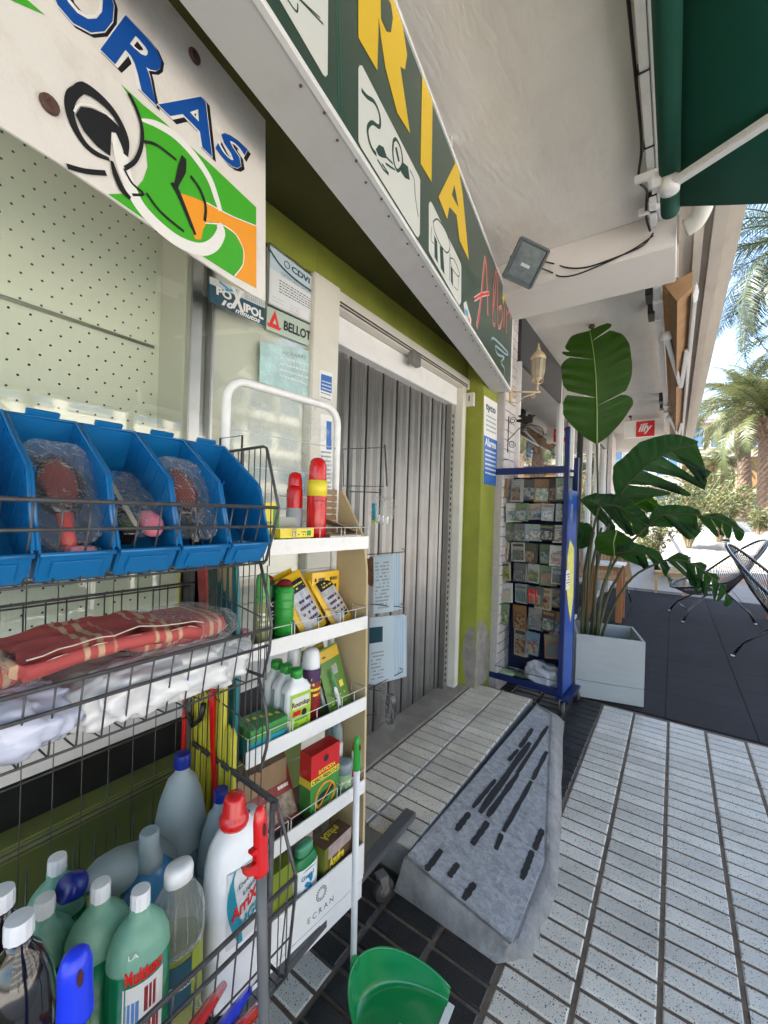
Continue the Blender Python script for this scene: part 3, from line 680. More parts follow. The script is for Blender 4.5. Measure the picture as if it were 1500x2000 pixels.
# red script with pale outline, star, blue scribble
def script(pts, wd=.018):
    S2(pts, wd*1.7, M_scream, .0010, 'script_outline'); S2(pts, wd, M_sred, .0024, 'script')
script([(1326, 1600), (1345, 1480), (1368, 1260), (1378, 1380), (1382, 1540)]); script([(1315, 1462), (1350, 1440), (1388, 1432)], .015)
script([(1408, 1520), (1420, 1400), (1424, 1310), (1410, 1400), (1406, 1560), (1416, 1590)], .013)
script([(1432, 1330), (1428, 1480), (1434, 1600), (1452, 1560), (1448, 1500), (1434, 1510)], .013)
script([(1462, 1500), (1460, 1600)], .013); script([(1474, 1510), (1472, 1630)], .013); script([(1475, 1540), (1485, 1520), (1492, 1560)], .008)
A2([(1456, 1425), (1460, 1450), (1466, 1456), (1460, 1462), (1456, 1490), (1453, 1462), (1448, 1456), (1453, 1450)], M_syel, .002)
for m_, w_ in ((M_scream, .022), (M_sblue, .012)):
    S2([(1398, 1660), (1415, 1655), (1478, 1720), (1470, 1730), (1420, 1690), (1430, 1730), (1462, 1745), (1445, 1770), (1462, 1800), (1460, 1850), (1475, 1890)], w_*.6, m_, .001 if w_ > .02 else .0022, sm=4)
A2([(1262, 1480), (1275, 1470), (1285, 1510), (1300, 1560), (1298, 1590), (1270, 1550)], M_scream, .001); A2([(1268, 1505), (1282, 1520), (1285, 1550), (1270, 1535)], M_sblue, .002); A2([(1280, 1540), (1292, 1560), (1290, 1580)], M_sred, .002)

# ---- white enamelled key-cutting sign with blue letters
M_enam = mat('white_enamel', (.74, .715, .665), .42, var=.04, vscale=3, dirt=.35, dscale=11, dcol=(.42, .33, .26), bump=.25, bscale=120)
M_lblue = mat('letter_blue', (.006, .075, .34), .35); M_blk_ink = mat('black_ink', (.012, .012, .014), .4)
M_lgreen = mat('print_green', (.055, .40, .02), .4); M_lor = mat('print_orange', (.87, .33, .02), .4); M_wprint = mat('white_print', (.80, .79, .75), .4)
q0 = onX(519, 590, -1.0)
op = Plane(q0, SU, (0, 0, 1)); og = 1 if op.n.dot(SN) > 0 else -1
ws = thing('painted_sign', 'white locksmith panel with blue letters and green and orange clock drawing', 'sign')
outl = [(519, 235), (519, 589), (490, 574), (440, 542), (367, 493), (293, 440), (220, 389), (110, 315), (0, 246), (-120, 170), (-190, 130), (-190, -640)]
g = MB(); g.prism([op.pix(x, y, 0) for x, y in outl], -op.n*og*.006); build('sign_plate', g, M_enam, ws, .001)
def A1(pts, m, off=.001, name='print'): return art(ws, op, [zz1(*p) for p in pts], m, off, name, sgn=og)
def S1(pts, wd, m, off=.0022, name='print_line', sm=4):
    P = [op.pix(*zz1(*p), off*og) for p in pts]
    if sm: P = smoothpts(P, sm)
    g = MB(); stroke_mb(g, P, wd, op.n); return build(name, g, m, ws)
def L1(ch, bl, br, tr, tl):
    qs = [zz1(*p) for p in (bl, br, tr, tl)]
    sh = [(x+6, y+6) for x, y in qs]
    for (m_, bo, of, Q) in ((M_blk_ink, .07, .0006, sh), (M_wprint, .055, .0012, qs), (M_lblue, .022, .0020, qs)):
        vs, fs, asp = glyphs(ch, 0); 
        f0 = quadfn(op, *Q, of*og); cs = [f0(0, 0), f0(1, 0), f0(1, 1)]
        # widen the box by the boldness so outlines grow evenly
        gx = bo*.9; f = (lambda a, b, f0=f0, gx=gx, k=bo: f0(a*(1+2*k*.55)-k*.55, b*(1+2*k*.55)-k*.55))
        lettering(ch, f, m_, ws, 'letter', bold=bo)
S1([], .01, M_ink) if False else None
L1('R', (537, 268), (830, 560), (950, 385), (668, 88)); L1('A', (845, 560), (1125, 832), (1168, 640), (985, 420)); L1('S', (1140, 800), (1262, 918), (1325, 800), (1190, 690))
L1('O', (215, -20), (545, 250), (640, -20), (330, -330)); L1('D', (-60, -260), (180, -50), (330, -360), (90, -560))
A1([(30, -10), (130, -10), (235, 80)], M_lgreen)
A1([(645, 452), (760, 560), (860, 640), (1000, 770), (1130, 885), (1362, 1105), (1362, 1535), (1245, 1472), (1070, 1360), (900, 1250), (740, 1150), (575, 1035), (700, 1032), (760, 960), (785, 890), (778, 800), (750, 640), (700, 530)], M_lgreen, .001)
A1([(950, 1028), (1020, 1050), (1090, 1080), (1230, 1150), (1362, 1205), (1362, 1535), (1245, 1472), (1290, 1410), (1292, 1330), (1252, 1250), (1180, 1200), (1120, 1182), (1095, 1192), (1078, 1225), (1068, 1277), (1038, 1275), (1020, 1230), (985, 1110)], M_lor, .0018)
S1([(745, 640), (830, 665), (930, 725), (1030, 830), (1110, 950), (1150, 1060), (1170, 1125)], [.004, .014, .018, .02, .02, .018, .014]*1, M_wprint, .0026, sm=4)
S1([(1160, 1195), (1175, 1235), (1140, 1300), (1070, 1330), (960, 1295), (850, 1215), (750, 1110), (690, 1000), (650, 880), (635, 790), (605, 710)], [.02, .026, .028, .028, .027, .027, .027, .028, .03, .03, .03], M_wprint, .0026, sm=4)
S1([(1095, 1080), (1230, 1152), (1362, 1205)], .003, M_wprint, .0028); S1([(1090, 1190), (1180, 1200), (1252, 1250), (1292, 1330), (1290, 1410), (1245, 1472)], .003, M_wprint, .0028)
S1([(430, 475), (380, 510), (366, 580), (395, 680), (450, 770), (510, 820), (580, 850)], [.014, .018, .016, .014, .012, .01, .006]*1, M_blk_ink, .002, sm=4)
S1([(400, 480), (450, 475), (520, 520), (590, 590), (640, 670), (668, 750), (665, 830)], [.012, .02, .018, .015, .013, .012, .01], M_blk_ink, .0031, sm=4)
A1([(398, 615), (425, 572), (480, 580), (560, 615), (640, 690), (672, 770), (660, 830), (640, 775), (612, 710), (588, 706), (585, 760), (582, 835), (510, 780), (440, 700)], M_blk_ink, .0034)
S1([(390, 600), (420, 560), (500, 575), (600, 640)], .004, M_wprint, .0038)
S1([(680, 500), (720, 580), (750, 680), (748, 780), (715, 860), (660, 900)], .008, M_blk_ink, .0034)
S1([(352, 888), (450, 915), (560, 925)], .009, M_blk_ink, .0034)
S1([(590, 860), (610, 930), (645, 1010), (690, 1060)], [.006, .012, .014, .008], M_blk_ink, .0034, sm=4); S1([(655, 900), (700, 980), (760, 1035), (700, 1040)], .005, M_blk_ink, .0034)
S1([(760, 758), (830, 775), (935, 855)], .006, M_blk_ink, .0034); S1([(1010, 940), (1060, 1010), (1090, 1100), (1085, 1180)], .008, M_blk_ink, .0034)
S1([(775, 1030), (850, 1130), (975, 1235)], .006, M_blk_ink, .0034)
S1([(975, 840), (965, 900), (940, 970), (925, 1010)], [.012, .02, .012, .01], M_blk_ink, .0036, sm=4); S1([(915, 1000), (940, 1020), (1035, 1252)], [.016, .014, .008], M_blk_ink, .0036, sm=4)
for q in ((258, 560), (1030, 303)):
    c = op.pix(*zz1(*q), .003*og); g = MB(); g.lathe([(.016, 0), (.015, .004), (.006, .007), (.006, .004), (.001, .004)], 14)
    o = build('screw_cap', g, mat('rusty_cap', (.09, .045, .035), .75, var=.3, vscale=60), ws); o.matrix_world = Matrix.Translation(c) @ (op.n*og).to_track_quat('Z', 'Y').to_matrix().to_4x4()

# ---- small signs, posters and stickers by the door
def panel(name, label, cat, pl, corners, m, th=.004, off=0.0):
    """corners in photograph pixels: tl, tr, br, bl"""
    sgn = 1 if pl.n.x > 0 else -1
    t = thing(name, label, cat)
    P = [pl.pix(x, y, off*sgn) for x, y in corners]; g = MB(); g.prism(P, pl.n*sgn*th); build('sheet', g, m, t)
    c = [p+pl.n*sgn*(th+.0008) for p in P]
    def fn(a0, a1, b0, b1, lift=0):
        def f(a, b):
            u = a0+(a1-a0)*a; v = b0+(b1-b0)*b
            return (c[3]*(1-u)+c[2]*u)*(1-v)+(c[0]*(1-u)+c[1]*u)*v+pl.n*sgn*lift
        return f
    def rect(a0, a1, b0, b1, m_, lift=0, nm='print'):
        f = fn(a0, a1, b0, b1, lift); gg = MB(); gg.face([f(0, 0), f(1, 0), f(1, 1), f(0, 1)]); return inst(nm, gg.mesh(nm), m_, t)
    return t, fn, rect
wp = Plane((-1.30, 1, 1), (0, 1, 0), (0, 0, 1))
M_paper = mat('paper', (.72, .75, .76), .5); M_pblue = mat('pale_blue_paper', (.55, .66, .72), .4); M_txt = mat('text_grey', (.06, .07, .09), .6); M_txt2 = mat('text_pale', (.3, .33, .36), .6)
M_navy = mat('navy_teal', (.015, .07, .10), .4); M_pal = mat('pale_green_card', (.45, .55, .46), .45)
def lines(fn, t, a0, a1, b0, b1, n, m_, lift=.0003):
    g = MB()
    for k in range(n):
        b = b0+(b1-b0)*k/max(1, n-1); x = a0
        while x < a1:
            w_ = rnd.uniform(.03, .09)*(a1-a0); f = fn(x, min(a1, x+w_), b, b+(b1-b0)/n*.45, lift); g.face([f(0, 0), f(1, 0), f(1, 1), f(0, 1)]); x += w_+.015
    o = inst('text_lines', g.mesh('text_lines'), m_, t); tag(o, kind='stuff')
t, fn, rect = panel('certificate', 'pale blue framed certificate headed CDVI hanging beside the white panel', 'certificate', wp, [(523, 476), (623, 552), (620, 640), (521, 594)], M_pblue)
rect(.0, 1, .0, .62, M_paper, .0002); S = [fn(0, 1, 0, 1, .0008)(a, b) for a, b in ((0, .93), (.2, .78), (.5, .70), (1, .68))]
g = MB(); stroke_mb(g, smoothpts(S, 5), .008, (1, 0, 0)); inst('band', g.mesh('band'), M_navy, t)
lettering('CDVI', fn(.42, .78, .80, .92, .001), M_navy, t, bold=.03); lettering('CERTIFICADO OFICIAL', fn(.22, .82, .60, .68, .001), M_txt2, t, bold=0)
g = MB(); g.tube([fn(0, 1, 0, 1, .001)(.33+.05*math.cos(a), .86+.06*math.sin(a)) for a in [k*math.pi/6 for k in range(12)]], .0015, 5, True); inst('ring_mark', g.mesh('ring_mark'), M_navy, t)
lines(fn, t, .2, .85, .30, .50, 5, M_txt); lines(fn, t, .08, .3, .1, .16, 2, M_txt2); lines(fn, t, .4, .6, .06, .16, 3, M_txt2); lines(fn, t, .78, .95, .1, .16, 2, M_txt2)
for e in ([(0, 0), (1, 0)], [(1, 0), (1, 1)], [(1, 1), (0, 1)], [(0, 1), (0, 0)]):
    f = fn(0, 1, 0, 1, .001); g = MB(); g.beam(f(*e[0]), f(*e[1]), .006, .008, (1, 0, 0)); build('frame', g, M_alu, t)
t, fn, rect = panel('name_plate', 'pale green plate reading BELLOTA with a red triangle mark', 'sign', wp, [(521, 598), (621, 643), (618, 683), (519, 643)], M_pal)
lettering('BELLOTA', fn(.30, .95, .26, .70, .0006), mat('near_black', (.015, .02, .02), .4), t, bold=.035)
f = fn(0, 1, 0, 1, .0006); g = MB(); g.face([f(.02, .15), f(.24, .15), f(.13, .95)]); inst('triangle', g.mesh('triangle'), M_sred, t)
f = fn(0, 1, 0, 1, .0012); g = MB(); g.face([f(.10, .34), f(.17, .34), f(.135, .58)]); inst('triangle_hole', g.mesh('triangle_hole'), M_pal, t); g = MB(); g.face([f(.0, .28), f(.26, .28), f(.25, .20), f(.01, .20)]); inst('bar', g.mesh('bar'), M_sred, t)
pp = Plane(onX(519, 600, -1.262), SU, (0, 0, 1))
t, fn, rect = panel('glue_advert', 'small dark teal glue advert reading POXIPOL 10 minutos under the white panel', 'sign', pp, [(407, 540), (516, 588), (515, 637), (408, 588)], M_navy)
rect(0, 1, .70, 1, mat('dull_white', (.6, .62, .62), .5), .0002)
lettering('PO', fn(.10, .36, .38, .72, .001), M_wprint, t, bold=.05); lettering('X', fn(.34, .58, .12, .98, .0014), M_wprint, t, bold=.05); lettering('IPOL', fn(.57, .97, .20, .55, .001), M_wprint, t, bold=.05)
lettering('10', fn(.18, .40, .05, .30, .001), M_wprint, t, bold=.06, shear=.3); lettering('minutos', fn(.42, .90, -.0, .20, .001), M_wprint, t, bold=.03, shear=.3)
lines(fn, t, .60, .98, .76, .94, 4, M_txt); f = fn(0, 1, 0, 1, .001); g = MB(); stroke_mb(g, smoothpts([f(.15, .95), (f(.3, .8)), f(.25, .72), f(.45, .9)], 4), .008, (1, 0, 0)); inst('tube_mark', g.mesh('tube_mark'), M_sblue, t)
t, fn, rect = panel('opening_hours', 'pale turquoise HORARIO sheet behind crumpled plastic film on the glass', 'notice', wp, [(508, 668), (622, 690), (619, 790), (506, 745)], mat('turquoise_paper', (.40, .62, .60), .4, var=.3, vscale=14))
lettering('HORARIO', fn(.34, .74, .80, .90, .001), M_txt2, t, bold=.01); lines(fn, t, .3, .9, .3, .7, 4, mat('whitish_text', (.75, .8, .8), .5))
def wavy(pl, tl, tr, br, bl, off, amp, nu=22, nv=22, seed=0):
    sgn = 1 if pl.n.x > 0 else -1; c = [pl.pix(*p, off*sgn) for p in (tl, tr, br, bl)]; g = MB()
    def f(u, v):
        p = (c[3]*(1-u)+c[2]*u)*(1-v)+(c[0]*(1-u)+c[1]*u)*v
        return p+pl.n*sgn*(noise.noise(Vector((p.y*14+seed, p.z*14, seed)))*amp+noise.noise(Vector((p.y*40, p.z*40, seed)))*amp*.4)
    g.grid(f, nu, nv); return g
M_film = film('plastic_film', .10, .08, (.85, .9, .92), .8, 30)
build('plastic_sleeve', wavy(wp, (505, 655), (626, 684), (622, 800), (503, 750), .014, .012, seed=3), M_film, t)
fm = thing('plastic_sheet', 'crumpled transparent plastic sheet hanging on the glass behind the white stand', 'plastic sheet')
build('sheet', wavy(wp, (440, 745), (640, 790), (640, 1010), (440, 1000), .022, .030, 30, 30, 8), M_film, fm)
t, fn, rect = panel('round_sticker', 'small blue and white round sticker on the glass behind the spray cans', 'sticker', wp, [(570, 925), (600, 925), (600, 972), (570, 972)], M_wprint, .001)
g = MB(); f = fn(0, 1, 0, 1, .001); g.face([f(.5+.5*math.cos(a), .5+.5*math.sin(a)) for a in [k*math.pi/10 for k in range(20)]]); inst('disc', g.mesh('disc'), M_sblue, t)
mp_ = Plane((-1.2745, 1, 1), (0, 1, 0), (0, 0, 1))
t, fn, rect = panel('blue_sticker', 'blue and white alarm notice stuck on the cream door mullion', 'sticker', mp_, [(625, 722), (649, 729), (648, 785), (623, 776)], M_wprint, .001)
rect(.08, .95, .28, .86, mat('sticker_blue', (.01, .12, .42), .4), .0003); lines(fn, t, .15, .9, .35, .6, 3, M_wprint, .0006); lines(fn, t, .1, .9, .02, .18, 2, M_txt, .0006)
t, fn, rect = panel('notice_papers', 'white and blue printed notices hung low on the mullion behind the stand', 'notice', mp_, [(626, 808), (648, 812), (648, 960), (624, 960)], M_wprint, .001)
rect(.5, .95, .55, .92, mat('sticker_blue', (.01, .12, .42), .4), .0003); lines(fn, t, .05, .9, .05, .5, 9, M_txt2, .0006)
# alarm keypad, security sticker
g = MB(); g.rbox(-.0, .03, -.035, .035, -.05, .05, .006); kp = thing('alarm_box', 'small cream alarm box on the green wall right of the door', 'alarm')
c = onY(921, 783, 2.9); build('case', g, M_cream, kp, .0); kp.location = (c.x, 2.886, c.z); kp.rotation_euler = (0, 0, -math.pi/2)
g = MB(); g.box(.0301, .032, -.004, .004, -.012, .028); build('keyhole', g, M_dark, kp)
tp = Plane((-1.1735, 3, 2), (0, 1, 0), (0, 0, 1))
t, fn, rect = panel('security_notice', 'white and blue tyco alarm notice on the lime green pier', 'sticker', tp, [(945, 772), (971, 788), (969, 950), (944, 944)], M_wprint, .002)
lettering('tyco', fn(.12, .85, .83, .93, .001), M_navy, t, bold=.03); lines(fn, t, .15, .9, .62, .78, 4, M_txt2, .0006)
sb = mat('sticker_blue', (.01, .12, .42), .4); rect(0, 1, .0, .55, sb, .0004); lettering('Alarma', fn(.08, .92, .44, .53, .001), M_wprint, t, bold=.03); lines(fn, t, .1, .9, .12, .38, 6, M_wprint, .0008)
t, fn, rect = panel('soffit_label', 'x', 'sticker', wp, [(0, 0), (1, 0), (1, 1), (0, 1)], M_wprint) if False else (None, None, None)
# illy sign hanging across the arcade
ip = Plane((-.7, 8.2, 2.7), (1, 0, 0), (0, 0, 1)); ig = -1 if ip.n.y > 0 else 1
il = thing('cafe_sign', 'red illy square on a white sign box hanging over the cafe', 'sign')
P = [ip.pix(x, y, 0) for x, y in ((1225, 823), (1297, 823), (1297, 850), (1240, 850))]
x0, x1 = P[0].x, P[1].x; z1, z0 = P[0].z, P[2].z
g = MB(); g.box(x0-.05, x1, 8.2, 8.28, z0, z1); build('case', g, M_wprint, il, .004)
P = [ip.pix(x, y, 0) for x, y in ((1243, 824), (1279, 824), (1279, 851), (1243, 851))]
xa, xb, zb, za = P[0].x, P[1].x, P[0].z, P[2].z
g = MB(); g.box(xa, xb, 8.19, 8.199, za, zb); build('red_panel', g, mat('illy_red', (.65, .02, .03), .35), il)
lettering('illy', lambda a, b: Vector((xa+(xb-xa)*(.12+.76*a), 8.188, za+(zb-za)*(.15+.7*b))), M_wprint, il, bold=.03, shear=.35)
# ================================================================== GOODS : builders (local: base centre at the origin, front towards +X)
M_wire = mat('grey_wire', (.085, .085, .088), .45, .35, var=.35, vscale=40, dirt=.5, dscale=18, dcol=(.10, .05, .03))
M_wwire = mat('white_wire', (.70, .70, .69), .35, .2)
M_wplast = mat('white_plastic', (.80, .82, .84), .3, sub=.1, coat=.2)
M_red = mat('red_plastic', (.62, .008, .010), .25, coat=.4); M_bluecap = mat('navy_plastic', (.006, .02, .22), .3)
M_grn = mat('green_plastic', (.02, .30, .035), .3); M_frost = mat('frosted_plastic', (.36, .44, .47), .35, sub=.3, trans=.25)
M_gliq = mat('green_liquid', (.010, .25, .10), .22, coat=.3, trans=.25); M_gfr = mat('frosted_green', (.26, .52, .40), .35, sub=.3, trans=.3)
M_bliq = mat('blue_liquid', (.07, .28, .58), .2, coat=.4, trans=.2); M_black = mat('black_bottle', (.008, .008, .009), .12, coat=.8)
M_clear = film('clear_plastic', .14, .06, (.55, .60, .55), .3, 30); M_thin = film('thin_bag', .015, .06, (.85, .88, .9), 1.0, 34)
M_yel = mat('yellow_pack', (.85, .52, .02), .3, coat=.2); M_ylab = mat('yellow_label', (.85, .70, .05), .4)
M_card = mat('cardboard', (.30, .20, .12), .85, var=.08, vscale=20); M_gcard = mat('green_card', (.05, .26, .05), .4, var=.1, vscale=20)
M_teal = mat('teal_panel', (.006, .16, .18), .4, var=.06, vscale=6, coat=.2); M_beige = mat('beige_panel', (.55, .43, .24), .6, var=.05, vscale=8)
M_rack = mat('rack_white', (.80, .80, .79), .3, var=.02, dirt=.25, dscale=16, dcol=(.35, .30, .26), coat=.2)
M_dred = mat('dark_red_print', (.25, .02, .02), .4, var=.5, vscale=30); M_brown = mat('brown_print', (.14, .07, .04), .4, var=.5, vscale=40)
M_lime = mat('lime_label', (.35, .55, .03), .4); M_pink = mat('pink_plastic', (.70, .20, .28), .35); M_purple = mat('purple_print', (.06, .02, .09), .4)
M_grey = mat('grey_plastic', (.12, .125, .13), .4); M_bluep = mat('blue_bin_plastic', (.004, .135, .36), .32, coat=.15, var=.06, vscale=10, dirt=.12, dscale=20, dcol=(.1, .2, .3))
M_dblue = mat('blue_paint', (.006, .018, .10), .4, var=.1, vscale=9, dirt=.2, dscale=14, dcol=(.02, .03, .08))
M_bblue = mat('bright_blue_plastic', (.01, .04, .75), .3)
M_tealp = mat('teal_print', (.01, .24, .33), .4)
GA = math.radians(-5)
class Item:
    def __init__(s, name, label, cat, loc, rz=GA, group=None): s.t = thing(name, label, cat, loc, rz, group)
    def p(s, name, mb, m, bevel=0): return build(name, mb, m, s.t, bevel)
    def text(s, txt, fn, m, **k): return lettering(txt, fn, m, s.t, **k)
    def patch(s, fn, m, nu=8, nv=1, name='label'):
        g = MB(); g.grid(lambda a, b: fn(a, b), nu, nv); return inst(name, g.mesh(name), m, s.t)
    def lines(s, fn, n, m, w=.07, dens=.7):
        g = MB()
        for k in range(n):
            b = (k+.2)/n; a = 0
            while a < 1:
                w_ = rnd.uniform(.4, 1.4)*w; e = min(1, a+w_)
                if rnd.random() < dens: g.face([fn(a, b), fn(e, b), fn(e, b+.45/n), fn(a, b+.45/n)])
                a += w_+.02
        o = inst('print_lines', g.mesh('print_lines'), m, s.t); tag(o, kind='stuff'); return o
def frontfn(x, y0, y1, z0, z1): return lambda a, b: Vector((x, y0+(y1-y0)*a, z0+(z1-z0)*b))
def sidefn(y, x0, x1, z0, z1): return lambda a, b: Vector((x0+(x1-x0)*a, y, z0+(z1-z0)*b))
def carton(name, label, loc, d, wd, h, m, rz=GA, cat='box', flap=False):
    it = Item(name, label, cat, loc, rz); g = MB(); g.rbox(-d/2, d/2, -wd/2, wd/2, 0, h, .0012, 1); it.p('carton', g, m); it.d, it.w, it.h = d, wd, h
    return it
def spray(label, loc, r, h, mbody, mcap, cat='spray can', caph=.2, band=None, name='spray_can', group=None):
    it = Item(name, label, cat, loc, GA, group); hb = h*(1-caph)
    g = MB(); g.lathe([(r*.93, 0), (r, .004), (r, hb-.012), (r*.86, hb)], 22); it.p('can', g, mbody)
    g = MB(); g.lathe([(r*.90, hb), (r*.90, hb+.003), (r*.86, h-r*.9), (r*.74, h-r*.35), (r*.5, h-r*.1), (r*.2, h)], 22); it.p('cap', g, mcap)
    if band:
        z0, z1, m = band; g = MB(); g.lathe([(r*1.01, h*z0), (r*1.01, h*z1)], 22); it.p('band', g, m)
    return it
def bottle_ob(it, prof, sx, sy, m, power=2.6, n=26, name='body', c=(0, 0, 0)): g = MB(); g.lathe(prof, n, sx, sy, c, power); return it.p(name, g, m)
def screwcap(it, r, z0, z1, m, c=(0, 0)):
    g = MB(); n = 24; vs = []
    pr = [(1, 0), (1, .75), (.93, .97), (.3, 1.0)]
    for k, (q, f) in enumerate(pr):
        for i in range(n):
            rr = r*q*(1.0 if i % 2 or k > 1 else .955); vs.append((c[0]+rr*math.cos(2*math.pi*i/n), c[1]+rr*math.sin(2*math.pi*i/n), z0+(z1-z0)*f))
    g.add(vs, [(k*n+i, k*n+(i+1) % n, (k+1)*n+(i+1) % n, (k+1)*n+i) for k in range(3) for i in range(n)]+[tuple(range(3*n, 4*n))]); return it.p('cap', g, m)
def pouchmesh(wd, h, d, seed=0):
    g = MB(); NU, NV = 12, 16
    for sgn in (1, -1):
        def f(u, v, s=sgn):
            a = max(0, math.sin(math.pi*u))**.45*max(0, math.sin(math.pi*min(1, v*1.04)))**.5
            n_ = noise.noise(Vector((u*4+seed, v*6, seed)))*.004*a
            return Vector((s*d/2*a+n_, -wd/2+wd*u, h*v))
        g.grid(f, NU, NV)
    return g
def pillow(c, s, amp=.01, seed=0, n=(26, 16), ex=.38, fr=14):
    g = MB(); c = Vector(c)
    def sp_(x): return math.copysign(abs(x)**ex, x)
    def f(u, v):
        th = 2*math.pi*u; ph = -math.pi/2+math.pi*v
        p = Vector((s[0]/2*sp_(math.cos(ph))*sp_(math.cos(th)), s[1]/2*sp_(math.cos(ph))*sp_(math.sin(th)), s[2]/2*math.copysign(abs(math.sin(ph))**.7, math.sin(ph))))
        q = p*fr+Vector((seed, seed*2, 0)); k = noise.noise(q)+.6*noise.noise(q*2.3)
        return c+p*(1+0*k)+p.normalized()*amp*k
    g.grid(f, n[0]*2, n[1]); return g

# ------------------------------------------------------------------ white gondola stand
GO = Vector((-.815, 1.105, 0)); GW = .445; GD = .175
gon = thing('display_stand', 'white metal shelf stand stacked with garden sprays and boxes beside the door', 'shelf stand', GO, GA)
def G(x, y, z): return GO+Matrix.Rotation(GA, 3, 'Z') @ Vector((x, y, z))
def gonz(px, py, z): return onZ(px, py, z)
for zt, zb, xo in ((1.317, 1.276, -.02), (1.052, 1.010, -.014), (.785, .742, -.009), (.512, .468, -.004)):
    g = MB(); g.box(xo-.004, xo, -GW, 0, zb, zt); g.box(xo-.012, xo-.0042, -GW, 0, zb+.004, zb+.007); lp = build('shelf_lip', g, M_rack, gon)
    g = MB(); g.box(-GD, xo-.0045, -GW, -.002, zb+.010, zb+.014); build('shelf_board', g, mat('shelf_grey', (.11, .095, .085), .5, var=.2, vscale=14), gon)
    g = MB()
    for y0, y1 in ((-.002, -.11), (-.125, -.30), (-.31, -.44)):
        g.tube([(xo-.07, y0, zt+.002), (xo-.07, y0, zt+.03), (xo-.003, y0, zt+.03), (xo-.003, y1, zt+.03), (xo-.07, y1, zt+.03)], .0013, 5); g.tube([(xo-.003, y0, zt-.004), (xo-.003, y0, zt+.03)], .0013, 5)
        g.tube([(xo-.003, (y0+y1)/2, zt-.004), (xo-.003, (y0+y1)/2, zt+.03)], .0011, 5); g.tube([(xo-.003, y1, zt-.004), (xo-.003, y1, zt+.03)], .0013, 5)
    tag(build('front_rail', g, M_wwire, gon), kind='stuff')
g = MB(); g.box(-.004, 0, -GW, 0, .185, .302); g.box(-GD, -.0045, -GW, 0, .195, .199); bpn = build('base_panel', g, M_rack, gon)
g = MB(); g.box(-.016, -.002, -GW, 0, .120, .182); build('base_plinth', g, M_rack, gon, .003)
lettering('ECRAN', lambda a, b: Vector((.0006, -.235+.10*a, .205+.017*b)), M_txt, gon, bold=.0, spacing=1.6)
g = MB()
for k in range(18):
    a = 2*math.pi*k/18
    for r0, wdt in ((.014, .0022), (.019, .0028)):
        c = Vector((.0006, -.185+r0*math.cos(a), .262+r0*math.sin(a))); g.face([c+Vector((0, wdt*math.cos(b), wdt*math.sin(b))) for b in [a+q*math.pi/2 for q in range(4)]])
o = inst('ring_of_dots', g.mesh('ring_of_dots'), M_txt, gon); tag(o, kind='stuff')
g = MB(); stroke_mb(g, [(.0006, -.405, .28), (.0006, -.405, .235), (.0006, -.385, .25), (.0006, -.40, .29)], .0016, (1, 0, 0)); inst('triangle_print', g.mesh('triangle_print'), M_txt, gon); lettering('atencion', lambda a, b: Vector((.0006, -.41+.05*a, .215+.009*b)), M_txt, gon, bold=0)
# uprights and hoop
xb = -GD
hp = [(xb, -GW+.01, .12), (xb, -GW+.01, 1.70)]; cxr = .06
hp += [(xb, -GW+.01+cxr-cxr*math.cos(a), 1.70+cxr*math.sin(a)) for a in [math.pi/2*k/7 for k in range(1, 8)]]
hp += [(xb, -.012-cxr+cxr*math.sin(a), 1.70+cxr*math.cos(a)) for a in [math.pi/2*k/7 for k in range(8)]]+[(xb, -.012, .12)]
g = MB(); g.tube(hp, .0125, 12); build('hoop_frame', g, M_rack, gon)
g = MB()
for z in (1.62, 1.52, 1.44, 1.40, 1.36, 1.2, 1.12, .95, .88, .65, .58, .40): g.tube([(xb+.006, -GW+.015, z), (xb+.006, -.018, z)], .0016, 5)
tag(build('back_rods', g, M_wwire, gon), kind='stuff')
g = MB()
for z in [1.30+.022*k for k in range(8)]: g.box(xb+.012, xb+.016, -.105, -.02, z, z+.018)
build('slotted_back', g, M_card, gon); tag(gon.children[-1], kind='stuff')
# tapering side boards, the far one beige, the near one teal with beige marks
for nm, y, m, lift in (('side_board', .001, M_beige, 0), ('side_board', -GW-.012, M_teal, .0)):
    pr = [(xb+.0, 1.47), (xb+.02, 1.47), (-.045, 1.31), (-.028, 1.20), (-.018, .90), (-.010, .5), (-.005, .19), (xb, .19)]
    if m is M_teal: pr = [(xb-.04, 1.30), (-.07, 1.285), (-.05, 1.14), (-.045, .90), (-.055, .62), (-.04, .22), (-.10, .16), (xb-.04, .16)]
    g = MB(); g.prism([(x, y, z) for x, z in pr], (0, .010, 0)); sbd = build(nm, g, m, gon, .001)
    if m is M_teal: relabel(sbd, 'teal side board with beige splashes')
g = MB(); yq = -GW-.0135
for c_, r_, h_ in ((-.145, .010, .03), (-.115, .010, .045), (-.085, .008, .06)):
    P = [Vector((c_+r_*math.cos(a)*(1+.2*math.sin(3*a)), yq, 1.235-h_*.4+h_*math.sin(a)*.9)) for a in [2*math.pi*k/14 for k in range(14)]]; g.prism(P, (0, .001, 0))
build('beige_marks', g, M_beige, gon); tag(gon.children[-1], kind='stuff')
